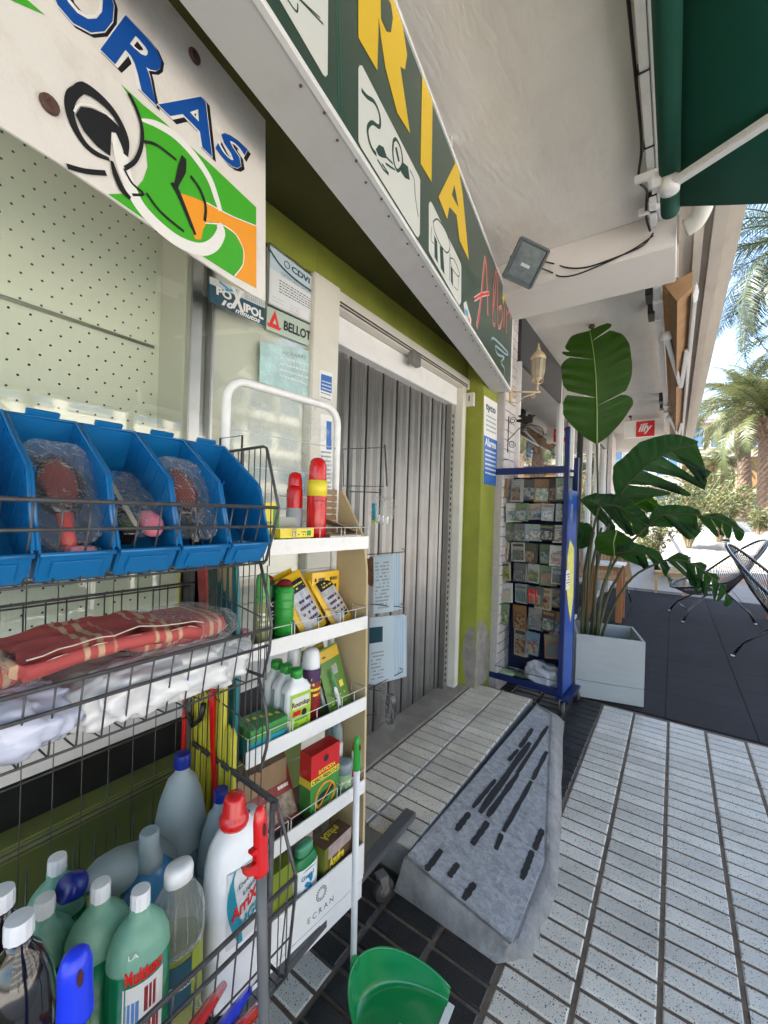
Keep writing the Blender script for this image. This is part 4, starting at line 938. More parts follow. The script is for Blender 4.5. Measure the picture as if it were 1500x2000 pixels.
# foot bar and castors
g = MB(); p0, p1 = Vector((-.845, .55, .150)), Vector((-.868, 1.50, .150)); g.beam(p0, p1, .048, .028)
R5 = Matrix.Rotation(-GA, 4, 'Z') @ Matrix.Translation(-GO); g.xf(R5); build('foot_bar', g, mat('foot_grey', (.13, .13, .135), .45, .4, dirt=.3, dscale=20), gon, .003)
def castor(parent, loc, r=.035, rz=0, M=None):
    M = (M or Matrix()) @ Matrix.Translation(loc) @ Matrix.Rotation(rz, 4, 'Z')
    g = MB(); g.lathe([(r*.30, -.011), (r*.92, -.011), (r, -.007), (r, .007), (r*.92, .011), (r*.30, .011)], 20); g.xf(M @ Matrix.Translation((.012, 0, r)) @ Matrix.Rotation(math.pi/2, 4, 'X')); wh = build('wheel', g, mat('castor_rubber', (.055, .052, .05), .6, var=.3, vscale=50), parent)
    g = MB(); g.lathe([(.002, -.013), (r*.5, -.0125), (r*.5, .0125), (.002, .013)], 16); g.xf(M @ Matrix.Translation((.012, 0, r)) @ Matrix.Rotation(math.pi/2, 4, 'X')); build('hub', g, mat('castor_metal', (.35, .33, .30), .45, .7, dirt=.4, dscale=40), wh)
    g = MB(); g.prism([(-.014, .0145, r*2.35), (.02, .0145, r*2.35), (.024, .0145, r*.8), (.006, .0145, r*.8)], (0, .0025, 0)); g.prism([(-.014, -.0145, r*2.35), (.02, -.0145, r*2.35), (.024, -.0145, r*.8), (.006, -.0145, r*.8)], (0, -.0025, 0)); g.box(-.016, .02, -.018, .018, r*2.35, r*2.35+.006); g.xf(M); build('fork', g, MATS['castor_metal'], parent)
castor(gon, (-.83, 1.235, 0), .040, math.radians(70), R5)
castor(gon, (-.83, .60, 0), .040, .4, R5)
# price-hook frame on the far side
g = MB(); y = .004; H0 = [(-.17, y, 1.44), (-.17, y, 1.545), (-.055, y+.02, 1.545)]
g = MB(); pa, pb, pc, pd = ony(0, 0, 0) if False else None, None, None, None
def yb(px, py, Y=1.14): return onY(px, py, Y)
a_, b_, c_, d_ = yb(670, 877), yb(750, 873), yb(751, 868), yb(755, 950)
g.tube([yb(671, 950), yb(670, 877), yb(750, 874)], .0016, 5); g.tube([yb(671, 949), yb(750, 950)], .0014, 5); g.beam(yb(752, 869), yb(756, 950), .006, .003, (0, 1, 0)); g.xf(R5); build('ticket_frame', g, M_wire, gon)
hooks = {'a': ((683, 960), (745, 962)), 'b': ((718, 1083), (790, 1078)), 'c': ((722, 1180), (788, 1186)), 'd': ((722, 1344), (786, 1312)), 'e': ((705, 1398), (735, 1395)), 'f': ((720, 1345), (745, 1350))}
g = MB()
for (p, q) in hooks.values():
    A_, B_ = yb(*p), yb(*q, 1.17); g.tube([A_, B_-Vector((.012, 0, 0)) if 0 else B_, B_+Vector((.0, .0, .008)), B_+Vector((-.010, -.002, .010))], .0017, 6)
g.xf(R5); tag(build('hook', g, M_wire, gon), kind='stuff')

# ------------------------------------------------------------------ goods on the stand
def gp(px, py, z, yaw=GA): p = onZ(px, py, z); return Vector((p.x, p.y, z))
Z1, Z2, Z3, Z4, Z5 = 1.2905, 1.0245, .7565, .4825, .2
def on(x, y, z): return G(x, y, z)
GN = Vector((math.cos(GA), math.sin(GA), 0)); GT = Vector((-math.sin(GA), math.cos(GA), 0))
def gy(x, px, py):
    d = ray(px, py); p0 = G(x, 0, 0); t = (p0-CAM).dot(GN)/d.dot(GN); q = CAM+d*t; return (q-GO).dot(GT), q.z
def fr(x, l, r_, top, Z, mid=None):
    """front rectangle of an article on shelf height Z measured in the plane x: centre y, width, height"""
    pm = mid or top+60; y0 = gy(x, l, pm)[0]; y1 = gy(x, r_, pm)[0]; return (y0+y1)/2, y1-y0, gy(x, (l+r_)/2, top)[1]-Z
# top shelf
s_ = spray('tall red spray can with a yellow band on the top white shelf', on(-.085, -.175, Z1), .031, .272, M_red, M_red, band=(.56, .74, M_ylab), caph=.26); s_.text('yatakuin', cylfn(.0273, -.9, .75, .10, .118), M_blk_ink, bold=.03) if False else None
lettering('Raid', cylfn(.0275, -.5, .4, .140, .154), M_blk_ink, s_.t, bold=.02) if False else None
s_.lines(cylfn(.0318, -.9, .6, .12, .145), 2, M_dred, .3)
spray('smaller red can behind the tall red one on the top shelf', on(-.135, -.222, Z1), .025, .225, M_red, M_red, band=(0, .5, mat('pale_label', (.45, .50, .58), .4)))
c = carton('insecticide_box', 'lowest flat yellow and green box in the pile on the top shelf', on(-.066, -.300, Z1), .07, .125, .028, M_gcard)
for c_, (zz, lab) in zip((c,), ((0, ''),)): c_.patch(frontfn(.0356, -.02, .056, .004, .027), M_ylab, 1); c_.lines(frontfn(.036, -.012, .03, .007, .024), 2, M_blk_ink)
c = carton('insecticide_box', 'upper flat yellow box on the pile of the top shelf', on(-.066, -.290, Z1+.029), .07, .125, .026, M_ylab, GA+.06)
c.lines(frontfn(.0356, -.02, .03, .006, .020), 2, M_blk_ink); c.patch(frontfn(.0356, .034, .05, .005, .02), M_gcard, 1)
c = carton('insecticide_box', 'upright yellow box marked Pytofen beside the blue bins', on(-.080, -.372, Z1), .035, .085, .125, M_ylab, GA-.1); c.text('Pytofen', frontfn(.018, -.035, .02, .062, .078), M_gcard, bold=.02); c.patch(frontfn(.0178, .022, .042, .0, .115), M_gcard, 1); c.lines(frontfn(.018, -.035, .02, .02, .05), 3, M_blk_ink)
it = Item('open_carton', 'open brown cardboard tray with its flap up on the top shelf', 'box', on(-.075, -.086, Z1), GA)
g = MB(); D, Wd = .07, .14
for a in ((-D/2, D/2, -Wd/2, -Wd/2+.002), (-D/2, D/2, Wd/2-.002, Wd/2), (D/2-.002, D/2, -Wd/2+.002, Wd/2-.002), (-D/2, -D/2+.002, -Wd/2+.002, Wd/2-.002)): g.box(*a, 0, .034)
it.p('tray', g, M_card); g = MB(); g.prism([(-.028, .068, .036), (.032, .068, .036), (.022, -.066, .080), (-.038, -.066, .080)], (0, .001, .002)); it.p('flap', g, M_card); g = MB(); g.box(.0352, .037, -.07, .07, 0, .03); it.p('price_strip', g, M_rack)
c = carton('pale_box', 'pale grey box standing behind the yellow packs on the top shelf', on(-.125, -.285, Z1), .045, .09, .085, mat('pale_box', (.42, .45, .44), .5))
# second shelf
k = spray('light green tube with a faded label at the near end of the second shelf', on(-.06, -.378, Z2), .021, .20, mat('pale_green', (.14, .42, .12), .4), mat('pale_green', (), .4) if False else MATS['pale_green'], cat='tube', caph=.3, band=(.0, .62, mat('olive_label', (.35, .38, .16), .5))); k.lines(cylfn(.0216, -1.1, .6, .06, .10), 3, M_wprint, .2)
g1 = spray('dark green canister with CUC lettering on the second shelf', on(-.105, -.335, Z2), .026, .185, mat('deep_green', (.006, .10, .025), .3), M_dred, cat='canister', caph=.1); g1.patch(cylfn(.0263, -1.2, .7, .05, .125), M_blk_ink, 10); g1.text('CUC', cylfn(.0267, -.9, .3, .098, .112), M_wprint, bold=.03); g1.lines(cylfn(.0267, -.9, .5, .06, .09), 3, M_wprint, .2)
g2 = spray('ribbed green canister with a brown lid beside the yellow pouches', on(-.065, -.302, Z2), .027, .175, M_grn, M_dred, cat='canister', caph=.1)
for kk in range(6): g = MB(); g.lathe([(.0272, .02+kk*.024), (.0279, .023+kk*.024), (.0272, .026+kk*.024)], 20); g2.p('rib', g, M_grn)
def pouch(label, px, py, z, wd, h, tilt, yaw, seed, backx=0):
    it = Item('food_pouch', label, 'pouch', px if isinstance(px, Vector) else gp(px, py, z), yaw); g = pouchmesh(wd, h, .026, seed)
    Mx = Matrix.Rotation(tilt, 4, 'Y') @ Matrix.Rotation(math.radians(17), 4, 'X'); g.xf(Mx); it.p('pouch', g, M_yel)
    def ff(a0, a1, b0, b1, lift=.0):
        def f(a, b):
            u, v = a0+(a1-a0)*a, b0+(b1-b0)*b; e = max(0, math.sin(math.pi*u))**.45*max(0, math.sin(math.pi*min(1, v*1.04)))**.5
            return Mx @ Vector((.013*e+.0022+lift, -wd/2+wd*u, h*v))
        return f
    it.patch(ff(.14, .86, .10, .80), mat('silver_print', (.50, .50, .52), .3, var=.3, vscale=60), 8, 10); it.patch(ff(.16, .84, .70, .88, .001), M_blk_ink, 8, 4, 'print'); 
    it.text('MR PELO', ff(.22, .78, .76, .83, .0022), M_ylab, bold=.02) if False else it.lines(ff(.22, .78, .73, .84, .0022), 2, M_ylab, .12)
    it.lines(ff(.25, .8, .2, .6, .0012), 4, M_purple, .12, .6); it.patch(ff(.62, .84, .12, .20, .0016), M_blk_ink, 3, 2, 'print'); return it
pouch('front yellow snack pouch leaning with a silver window on the second shelf', on(-.062, -.180, Z2), 0, 0, .115, .195, math.radians(-24), GA+.10, 1)
pouch('yellow snack pouch behind the front one on the second shelf', on(-.098, -.205, Z2), 0, 0, .115, .192, math.radians(-20), GA+.0, 5)
pouch('yellow snack pouch leaning at the far end of the second shelf', on(-.070, -.055, Z2), 0, 0, .10, .185, math.radians(-26), GA+.05, 9)
c = carton('snack_box', 'yellow box behind the pouches on the second shelf', on(-.145, -.09, Z2), .04, .12, .17, M_yel); c.lines(frontfn(.0206, -.05, .05, .11, .16), 2, M_blk_ink)
c = carton('pink_pack', 'small pink and white pack on the near end of the second shelf', on(-.055, -.435, Z2), .03, .02, .06, M_pink); c.patch(sidefn(-.0104, -.012, .012, 0, .028), M_wprint, 1)
# third shelf
def flatbottle(label, loc, front=False):
    it = Item('herbicide_bottle', label, 'bottle', loc, GA, 'white herbicide bottles with green caps'); h = .160
    bottle_ob(it, [(.92, 0), (1, .006), (1, .115), (.97, .128), (.75, .142), (.45, .150), (.42, h)], .023, .043, M_wplast, 4, 28)
    g = MB(); g.lathe([(.0165, h-.004), (.018, h+.0), (.018, h+.016), (.0155, h+.022), (.002, h+.023)], 20); it.p('cap', g, M_grn)
    g = MB(); g.box(-.004, .004, -.0440, -.0431, .01, .12); it.p('view_strip', g, M_frost)
    if front:
        it.patch(frontfn(.0236, -.036, .036, .012, .118), M_lime, 1); it.patch(frontfn(.0239, -.030, .030, .092, .108), M_scream, 1, name='print'); it.text('Roundup', frontfn(.0243, -.031, .031, .077, .096), M_blk_ink, bold=.03)
        it.patch(frontfn(.0239, -.030, .030, .076, .092), mat('cream_label', (.7, .65, .5), .5), 1, name='print'); it.patch(frontfn(.0242, -.028, .0, .056, .070), M_red, 1, name='print'); g = MB(); g.face([(.0245, .012+.009*math.cos(a), .060+.010*math.sin(a)) for a in [k*math.pi/8 for k in range(16)]]); inst('print', g.mesh('print'), M_blk_ink, it.t); it.lines(frontfn(.0242, -.026, .026, .018, .05), 3, M_gcard, .1)
    return it
flatbottle('front white bottle with green cap and a Roundup label', on(-.050, -.262, Z3), True); flatbottle('second white green-capped bottle from the front on the third shelf', on(-.098, -.262, Z3)); flatbottle('rearmost white green-capped bottle on the third shelf', on(-.146, -.262, Z3))
k = spray('white capped spray can with purple and red label on the third shelf', on(-.085, -.178, Z3), .031, .215, M_dred, M_wplast, caph=.30); k.patch(cylfn(.0314, -1.5, 1.2, .115, .155), M_purple, 12); k.lines(cylfn(.0318, -1.1, .6, .07, .135), 4, M_ylab, .25)
k = spray('white capped spray can half hidden behind the purple one', on(-.140, -.200, Z3), .026, .21, M_purple, M_wplast, caph=.30)
for i, (x, y, lab, ya) in enumerate(((-.045, -.080, 'front green blister card with a plastic syringe on the third shelf', .10), (-.080, -.112, 'green blister card behind the front one on the third shelf', .05))):
    it = Item('blister_card', lab, 'blister pack', on(x, y, Z3), GA+ya); T = Matrix.Rotation(math.radians(-16), 4, 'Y') @ Matrix.Rotation(math.radians(6), 4, 'X'); wd, h = .105, .205
    g = MB(); g.rbox(-wd/2, wd/2, -h/2, h/2, 0, .0012, .01, 4); g.xf(T @ Matrix.Translation((0, 0, h/2)) @ Matrix.Rotation(math.pi/2, 4, 'Z') @ Matrix.Rotation(math.pi/2, 4, 'X')); it.p('card', g, mat('olive_card', (.09, .22, .035), .35))
    tf = lambda fn: (lambda a, b: T @ fn(a, b)); it.patch(tf(frontfn(.0022, -wd/2+.002, wd/2-.002, h*.80, h*.97)), mat('amber_print', (.62, .40, .03), .4), 1); it.lines(tf(frontfn(.0026, -.03, .01, h*.84, h*.9)), 1, M_blk_ink, .2)
    g = MB(); g.lathe([(.006, 0), (.0065, .004), (.0065, .05), (.004, .056), (.004, .06)], 12, c=(.009, -.012, .02)); g.xf(T); it.p('syringe', g, M_wplast); g = MB(); g.lathe([(.0045, .08), (.0045, .125), (.001, .128)], 10, c=(.009, -.012, 0)); g.xf(T); it.p('syringe_cap', g, M_grn)
    g = MB(); g.rbox(-.008, .0, -.0, .0, 0, 0) if 0 else g.lathe([(.009, .012), (.010, .02), (.010, .125), (.007, .135)], 12, c=(.006, -.012, 0)); g.xf(T); it.p('blister', g, M_thin); it.patch(tf(frontfn(.0024, .018, .036, h*.32, h*.42)), M_ylab, 1); it.patch(tf(frontfn(.0024, .0, .026, h*.55, h*.70)), mat('grey_print', (.35, .36, .33), .5, var=.4, vscale=80), 1); it.lines(tf(frontfn(.0024, -.035, .035, h*.06, h*.26)), 3, M_lime, .1)
c = carton('seed_box', 'lower green and teal box on the near end of the third shelf', on(-.06, -.375, Z3), .08, .115, .040, M_tealp); c.patch(frontfn(.0406, -.055, .055, .0, .022), M_wprint, 1); c.lines(frontfn(.041, -.05, .05, .004, .018), 2, M_blk_ink)
c = carton('seed_box', 'upper green box with yellow marks on the near end of the third shelf', on(-.06, -.372, Z3+.041), .082, .12, .032, M_gcard, GA+.04); 
g = MB(); 
for q in range(5): g.add([(-.02+.012*q*.5, -.04+.02*q, .0345), (-.005+.006*q, -.04+.02*q, .0345), (-.005+.006*q, -.028+.02*q, .0345), (-.02+.006*q, -.028+.02*q, .0345)], [(0, 1, 2, 3)])
inst('leaf_print', g.mesh('leaf_print'), M_ylab, c.t); tag(c.t.children[-1], kind='stuff')
# fourth shelf
rb_ = None
c = carton('rat_bait_box', 'red and green box reading RATICIDA CEBO FRESCO with a barred rat', on(-.048, -.162, Z4), .045, .098, .165, M_gcard, GA+.03)
for fn_, nm in ((frontfn(.0231, -.049, .049, .098, .165), 'f'), (sidefn(-.0496, -.0225, .0225, .098, .165), 's')): c.patch(fn_, M_red, 1, name='print')
g = MB(); g.box(-.0225, .0225, -.049, .049, .1651, .1656); c.p('top_print', g, M_red); c.patch(frontfn(.0233, -.049, .049, .088, .104), M_ylab, 1, name='print'); c.patch(sidefn(-.0498, -.0225, .0225, .080, .100), M_ylab, 1, name='print')
c.text('CEBO FRESCO-D', frontfn(.0236, -.046, .046, .0905, .101), M_blk_ink, bold=.03); c.text('RATICIDA', frontfn(.0236, -.024, .034, .108, .119), M_ylab, bold=.03)
g = MB(); g.tube([(.0234, .0+.033*math.cos(a), .044+.033*math.sin(a)) for a in [2*math.pi*k/24 for k in range(24)]], .0028, 5, True); c.p('ring_print', g, M_lor)
g = MB(); g.prism([(.0234, y_, z_) for y_, z_ in ((-.027, .034), (-.02, .05), (-.008, .055), (.005, .056), (.02, .062), (.029, .058), (.027, .050), (.014, .044), (.008, .034), (-.004, .030), (-.016, .026))], (.0006, 0, 0)); c.p('rat_print', g, M_blk_ink)
g = MB(); g.beam((.0244, -.022, .021), (.0244, .023, .067), .004, .0006, (1, 0, 0)); c.p('bar_print', g, M_lor); g = MB(); g.lathe([(.009, 0), (.008, .0006)], 12); g.xf(Matrix.Translation((.0234, .0, .142)) @ Matrix.Rotation(math.pi/2, 4, 'Y')); c.p('seal_print', g, M_blk_ink)
c.t.scale = (1.12, 1.2, 1.15)
it = Item('paste_jar', 'small white and green jar next to the rat bait box', 'jar', on(-.048, -.058, Z4), GA); g = MB(); g.lathe([(.026, 0), (.0285, .003), (.0285, .066), (.026, .070)], 22); it.p('jar', g, mat('pale_lime_label', (.30, .48, .22), .35)); g = MB(); g.lathe([(.029, .064), (.029, .092), (.026, .097), (.01, .0975)], 22); it.p('lid', g, M_frost); it.lines(cylfn(.0289, -1, .8, .02, .05), 2, M_wprint, .3)
spray('red topped can at the far end of the fourth shelf', on(-.04, -.008, Z4), .0155, .145, M_wplast, M_red, caph=.2, band=(.0, .4, M_red))
spray('white can at the far end behind the jar on the fourth shelf', on(-.10, -.045, Z4), .024, .20, M_wplast, M_frost, caph=.3)
for i in range(3):
    c = carton('mouse_trap_pack', ('nearest', 'middle', 'farthest')[i]+' dark red trap pack leaning on the fourth shelf', on(-.060, -.395+.066*i, Z4), .014, .068, .185, M_dred, GA); c.t.rotation_euler = (.0, math.radians(-28), GA)
    c.patch(frontfn(.0073, -.026, .028, .02, .08), mat('photo_print', (.32, .26, .20), .5, var=.6, vscale=70), 1); c.lines(frontfn(.0076, -.024, .02, .09, .13), 2, M_wprint, .2)
c = carton('brown_box', 'dull brown box behind the trap packs on the fourth shelf', on(-.13, -.33, Z4), .05, .17, .17, M_card)
# bottom shelf
it = Item('powder_bottle', 'white powder bottle with a green cap and blue flowers on the bottom shelf', 'bottle', on(-.042, -.222, Z5), GA+.05)
bottle_ob(it, [(.93, 0), (1, .006), (1, .155), (.95, .16)], .026, .045, M_wplast, 3.4, 28); bottle_ob(it, [(1.0, .148), (.96, .165), (.80, .180), (.74, .184)], .0262, .0455, mat('cap_green', (.01, .20, .06), .35), 3.2, 28, 'shoulder'); bottle_ob(it, [(.66, .183), (.66, .207), (.60, .212), (.1, .213)], .026, .045, mat('pale_cap_green', (.10, .36, .20), .35), 3, 24, 'cap')
it.text('Gesal', frontfn(.0266, -.030, .018, .126, .139), M_tealp, bold=.02); fl = mat('flower_blue', (.01, .22, .40), .4)
g = MB()
for q in range(15):
    cy_, cz_ = -.012+rnd.uniform(-.016, .024), .04+q*.0062; rr = rnd.uniform(.005, .009)
    g.face([(.0268+q*.00005, cy_+rr*math.cos(a)*(1+.3*math.sin(3*a)), cz_+rr*math.sin(a)) for a in [k*math.pi/6 for k in range(12)]])
inst('flower_print', g.mesh('flower_print'), fl, it.t); tag(it.t.children[-1], kind='stuff')
c = carton('sulphur_box', 'brown and olive box reading Azufre on the bottom shelf', on(-.048, -.102, Z5), .055, .125, .165, M_brown, GA+.08)
c.patch(sidefn(-.0630, -.0275, .0275, 0, .165), mat('olive_print', (.16, .18, .02), .4), 1, name='print'); c.patch(frontfn(.0281, -.0625, -.045, 0, .165), mat('olive_print', (), .4) if False else MATS['olive_print'], 1, name='print'); c.patch(frontfn(.0281, -.045, .0625, .125, .165), mat('grey_pink_print', (.38, .30, .28), .5, var=.3, vscale=20), 1, name='print')
c.text('Azufre', frontfn(.0284, -.040, .028, .093, .126), M_ylab, bold=.03); c.text('en', frontfn(.0284, -.012, .006, .075, .086), M_ylab, bold=.02); c.text('Polvo', frontfn(.0284, -.03, .024, .042, .062), M_scream, bold=.02)
c.text('Azufre', lambda a, b: Vector((-.02+.03*b, -.035+.07*a, .1655)), M_ylab, bold=.02)
c = carton('olive_bag', 'tall olive green seed bag at the near end of the bottom shelf', on(-.05, -.315, Z5), .05, .085, .20, mat('olive_bag', (.20, .25, .02), .35, var=.15, vscale=14)); c.patch(frontfn(.0256, -.03, .03, .02, .07), MATS['photo_print'], 1)
c = carton('pink_card_pack', 'pinkish card pack behind the sulphur box on the bottom shelf', on(-.10, -.20, Z5), .03, .10, .24, mat('dull_pink', (.40, .28, .26), .5)); c.patch(frontfn(.0156, -.045, .045, .20, .235), M_scream, 1); c.lines(frontfn(.0159, -.03, .03, .208, .225), 1, M_gcard, .2)
carton('dark_blue_pack', 'dark blue pack low at the near end of the bottom shelf', on(-.03, -.415, Z5), .03, .05, .07, mat('night_blue', (.01, .01, .06), .4))

# ------------------------------------------------------------------ packs hanging at the far side of the stand
def hang(name, label, cat, pxs, X0, m, n, Y=1.155, dy=.009, thk=.0012, dx=.004):
    """pxs: tl, tr, br, bl in photograph pixels on the plane Y"""
    it = Item(name, label, cat, (0, 0, 0), 0); P = [onY(x, y, Y) for x, y in pxs]
    for k in range(n):
        g = MB(); off = Vector((dx*k+rnd.uniform(-.002, .002), dy*k, rnd.uniform(-.004, .004))); g.prism([p+off for p in P], (0, thk, 0)); it.p('card' if n > 1 else 'pack', g, m)
    c = [p-Vector((0, .0006, 0)) for p in P]; it.fn = lambda a0, a1, b0, b1: (lambda a, b: (c[3]*(1-(a0+(a1-a0)*a))+c[2]*(a0+(a1-a0)*a))*(1-(b0+(b1-b0)*b))+(c[0]*(1-(a0+(a1-a0)*a))+c[1]*(a0+(a1-a0)*a))*(b0+(b1-b0)*b)); return it
M_pbl = mat('pale_blue_pack', (.55, .66, .74), .3, coat=.3)
h_ = hang('blister_packs', 'upper row of pale blue packs hanging beside the door', 'pack', [(729, 1086), (768, 1082), (768, 1192), (730, 1197)], 0, M_pbl, 4); h_.lines(h_.fn(.1, .8, .05, .9), 14, M_txt2, .12)
h_ = hang('blister_packs', 'lower row of pale blue packs hanging beside the door', 'pack', [(722, 1208), (770, 1204), (770, 1325), (720, 1338)], 0, M_pbl, 6); h_.lines(h_.fn(.1, .6, .05, .5), 8, M_txt2, .12); h_.patch(h_.fn(0, .55, .62, .86), M_navy, 1)
h_ = hang('brown_pouches', 'dark narrow pouches hanging next to the upper blue packs', 'pack', [(716, 1090), (728, 1090), (727, 1146), (717, 1140)], 0, M_brown, 2)
it = Item('coiled_cable', 'black coiled cable in a clear bag hanging low beside the door', 'cable', (0, 0, 0), 0); cc = onY(760, 1385, 1.17); g = MB()
for q in range(3): g.tube([cc+Vector((.014*math.cos(a)+.003*q, .004*q, .05*math.sin(a))) for a in [2*math.pi*k/22 for k in range(22)]], .0032, 7, True)
it.p('cable', g, M_black); g = MB(); g.grid(lambda u, v: cc+Vector((-.028+.056*u, -.006+.006*noise.noise(Vector((u*4, v*5, 2))), -.065+.135*v)), 8, 12); it.p('bag', g, M_thin)
it = Item('hardware_bag', 'crumpled clear bag of small parts hanging from the top hook', 'bag', (0, 0, 0), 0); cc = onY(748, 995, 1.165)
g = pillow(cc, (.10, .03, .095), .010, 4, (14, 12), .8, 30); it.p('bag', g, M_thin); g = MB(); g.obox(cc+Vector((-.038, 0, -.01)), (.007, 0, 0), (0, .004, 0), (0, 0, .03)); it.p('blue_card', g, M_tealp); g = MB(); g.obox(cc+Vector((-.034, -.002, -.045)), (.006, 0, 0), (0, .004, 0), (0, 0, .006)); it.p('price_tag', g, M_lime)
g = MB(); [g.obox(cc+Vector((-.02+.018*q, .0, -.032-.003*q)), (.006, 0, .002), (0, .003, 0), (0, 0, .012)) for q in range(3)]; it.p('parts', g, M_wprint); tag(it.t.children[-1], kind='stuff')
it = Item('striped_float', 'folded yellow, red and black striped plastic toy hanging beside the teal board', 'inflatable toy', (0, 0, 0), 0)
for k in range(11):
    x = -1.085+.0215*k; top = 1.02-.004*k if k < 9 else .86; bot = .22
    g = MB(); g.lathe([(.003, bot), (.0105, bot+.03), (.0105, top-.02), (.003, top)], 8, 1, .8, (x, .628+.002*(k % 2), 0)); it.p('rib', g, mat('toy_yellow', (.55, .50, .03), .4) if k not in (0,) else M_red)
for pts, m in (([(-1.10, 1.27), (-1.03, 1.27), (-1.0, 1.10), (-.98, .98), (-1.02, .94), (-1.07, 1.0), (-1.10, 1.1)], M_blk_ink), ([(-1.05, 1.27), (-.985, 1.27), (-.965, 1.0), (-.99, .95), (-1.02, 1.05)], M_dred), ([(-1.115, 1.27), (-1.095, 1.27), (-1.085, 1.15), (-1.10, 1.0), (-1.115, .98)], MATS['toy_yellow']), ([(-.955, .93), (-.935, .98), (-.93, .80), (-.905, .66), (-.90, .55), (-.93, .70)], M_red), ([(-1.10, .62), (-1.085, .70), (-1.06, .4), (-1.07, .22), (-1.10, .22)], M_red)):
    g = MB(); g.prism([(x, .612, z) for x, z in pts], (0, .006, 0)); it.p('panel', g, m)
g = MB(); g.tube([(-1.01, .606, .97), (-1.04, .606, .92), (-1.04, .606, .86), (-1.01, .606, .83), (-.975, .606, .86), (-.965, .606, .90)], .007, 8); it.p('black_band', g, M_blk_ink)
# ================================================================== WIRE BASKET STAND
YE = .62; YN = -.72
bs = thing('basket_stand', 'grey wire basket stand in front of the shop window', 'basket stand', (0, 0, 0))
def wires(mb, pts2, Y0, Y1, step, r=.0016, n=5):
    """wires following the profile pts2 (x,z), repeated along Y"""
    k = int((Y1-Y0)/step)
    for i in range(k+1): mb.tube([(x, Y0+i*step, z) for x, z in pts2], r, n)
def basket(front, rim2, bot, back, topz, name='basket'):
    """front rim (x,z), lower rod (x,z) pairs, floor line, back"""
    g = MB(); fx, fz = front; bx, bz = bot; kx = back
    for x, z, r in ((fx, fz, .0038), (fx-.010, fz-.042, .0032), (bx, bz, .0022), (kx, bz, .002), (kx, topz, .003)): g.tube([(x, YN, z), (x, YE, z)], r, 7)
    b = build(name, g, M_wire, bs)
    g = MB(); wires(g, [(fx, fz), (fx-.010, fz-.042), (bx, bz), (bx-.03, bz-.002), (kx, bz-.002), (kx, topz)], YN, YE-.012, .035, .0016)
    for q in range(3): g.tube([(bx-.06-.06*q, YN, bz-.004), (bx-.06-.06*q, YE, bz-.004)], .0016, 5)
    tag(build('wire_grid', g, M_wire, b), kind='stuff'); return b
def sidepanel(b, prof, zb, step=.021, n=10, nm='side_rail'):
    g = MB(); g.tube([(x, YE, z) for x, z in prof], .0036, 8); build(nm, g, M_wire, b)
    g = MB(); xs = [p[0] for p in prof]; x = min(xs)+.01
    while x < max(xs)-.006:
        zt = max((z0+(z1-z0)*(x-x0)/(x1-x0) for (x0, z0), (x1, z1) in zip(prof, prof[1:]) if min(x0, x1) <= x <= max(x0, x1) and abs(x1-x0) > 1e-5), default=zb)
        if zt > zb+.01: g.tube([(x, YE, zb), (x, YE, zt)], .0014, 5)
        x += step
    tag(build('side_wires', g, M_wire, b), kind='stuff')
b1 = basket((-.722, 1.402), 0, (-.761, 1.276), -1.03, 1.50)
sidepanel(b1, [(-1.03, 1.535), (-.78, 1.542), (-.768, 1.538), (-.722, 1.405), (-.722, 1.392), (-.758, 1.282), (-.768, 1.276), (-1.03, 1.27)], 1.27)
g = MB(); g.tube([(-.955, YE+.004, 1.27), (-.955, YE+.004, 1.575), (-.865, YE+.004, 1.575), (-.865, YE+.004, 1.27)], .0028, 7); build('side_hoop', g, M_wire, b1)
b2 = basket((-.733, 1.133), 0, (-.757, 1.018), -1.03, 1.20)
sidepanel(b2, [(-1.03, 1.10), (-.90, 1.10)][:0]+[(-.777, 1.272), (-.75, 1.20), (-.733, 1.14), (-.738, 1.08), (-.757, 1.018), (-1.03, 1.012)], 1.012)
b3g = MB(); b3 = build('side_frame', MB().tube([(-.772, YE, 1.012), (-.745, YE, .95), (-.733, YE, .895), (-.738, YE, .86), (-.752, YE, .815), (-.76, YE, .80)], .0036, 8), M_wire, bs)
g = MB()
for k in range(14): g.tube([(-1.035+.0215*k, YE+.002, .76), (-1.035+.0215*k, YE+.002, 1.27)], .0014, 5)
for z in (1.19, .93): g.tube([(-1.04, YE+.002, z), (-.77, YE+.002, z-.04)], .002, 5)
tag(build('side_wires', g, M_wire, bs), kind='stuff')
g = MB()
for k in range(26): g.tube([(-1.045, YN+.052*k, .30), (-1.045, YN+.052*k, 1.26)], .0011, 5)
for z in (.70, .712, .84, 1.19, 1.24): g.tube([(-1.045, YN, z), (-1.045, YE, z)], .0022, 5)
tag(build('back_wires', g, M_wire, bs), kind='stuff')
# deep bottom basket
g = MB(); fz = .628
for x, z, r in ((-.632, fz, .0045), (-.637, fz-.045, .004), (-.655, .40, .003), (-1.04, .40, .003), (-.640, .50, .002)): g.tube([(x, YN, z), (x, YE, z)], r, 7)
b4 = build('basket', g, M_wire, bs)
g = MB(); wires(g, [(-.632, fz), (-.637, fz-.045), (-.655, .40), (-1.04, .40), (-1.04, .66)], YN, YE-.012, .040, .0018)
for q in range(6): g.tube([(-.70-.06*q, YN, .398), (-.70-.06*q, YE, .398)], .0017, 5)
tag(build('wire_grid', g, M_wire, b4), kind='stuff')
sidepanel(b4, [(-1.03, .775), (-.86, .766), (-.70, .757), (-.690, .745), (-.632, fz), (-.632, .60), (-.652, .405), (-.67, .395), (-1.03, .395)], .395, .026)
g = MB(); g.beam((-1.03, YE+.004, .768), (-.70, YE+.004, .75), .006, .014); build('cross_bar', g, M_wire, b4)
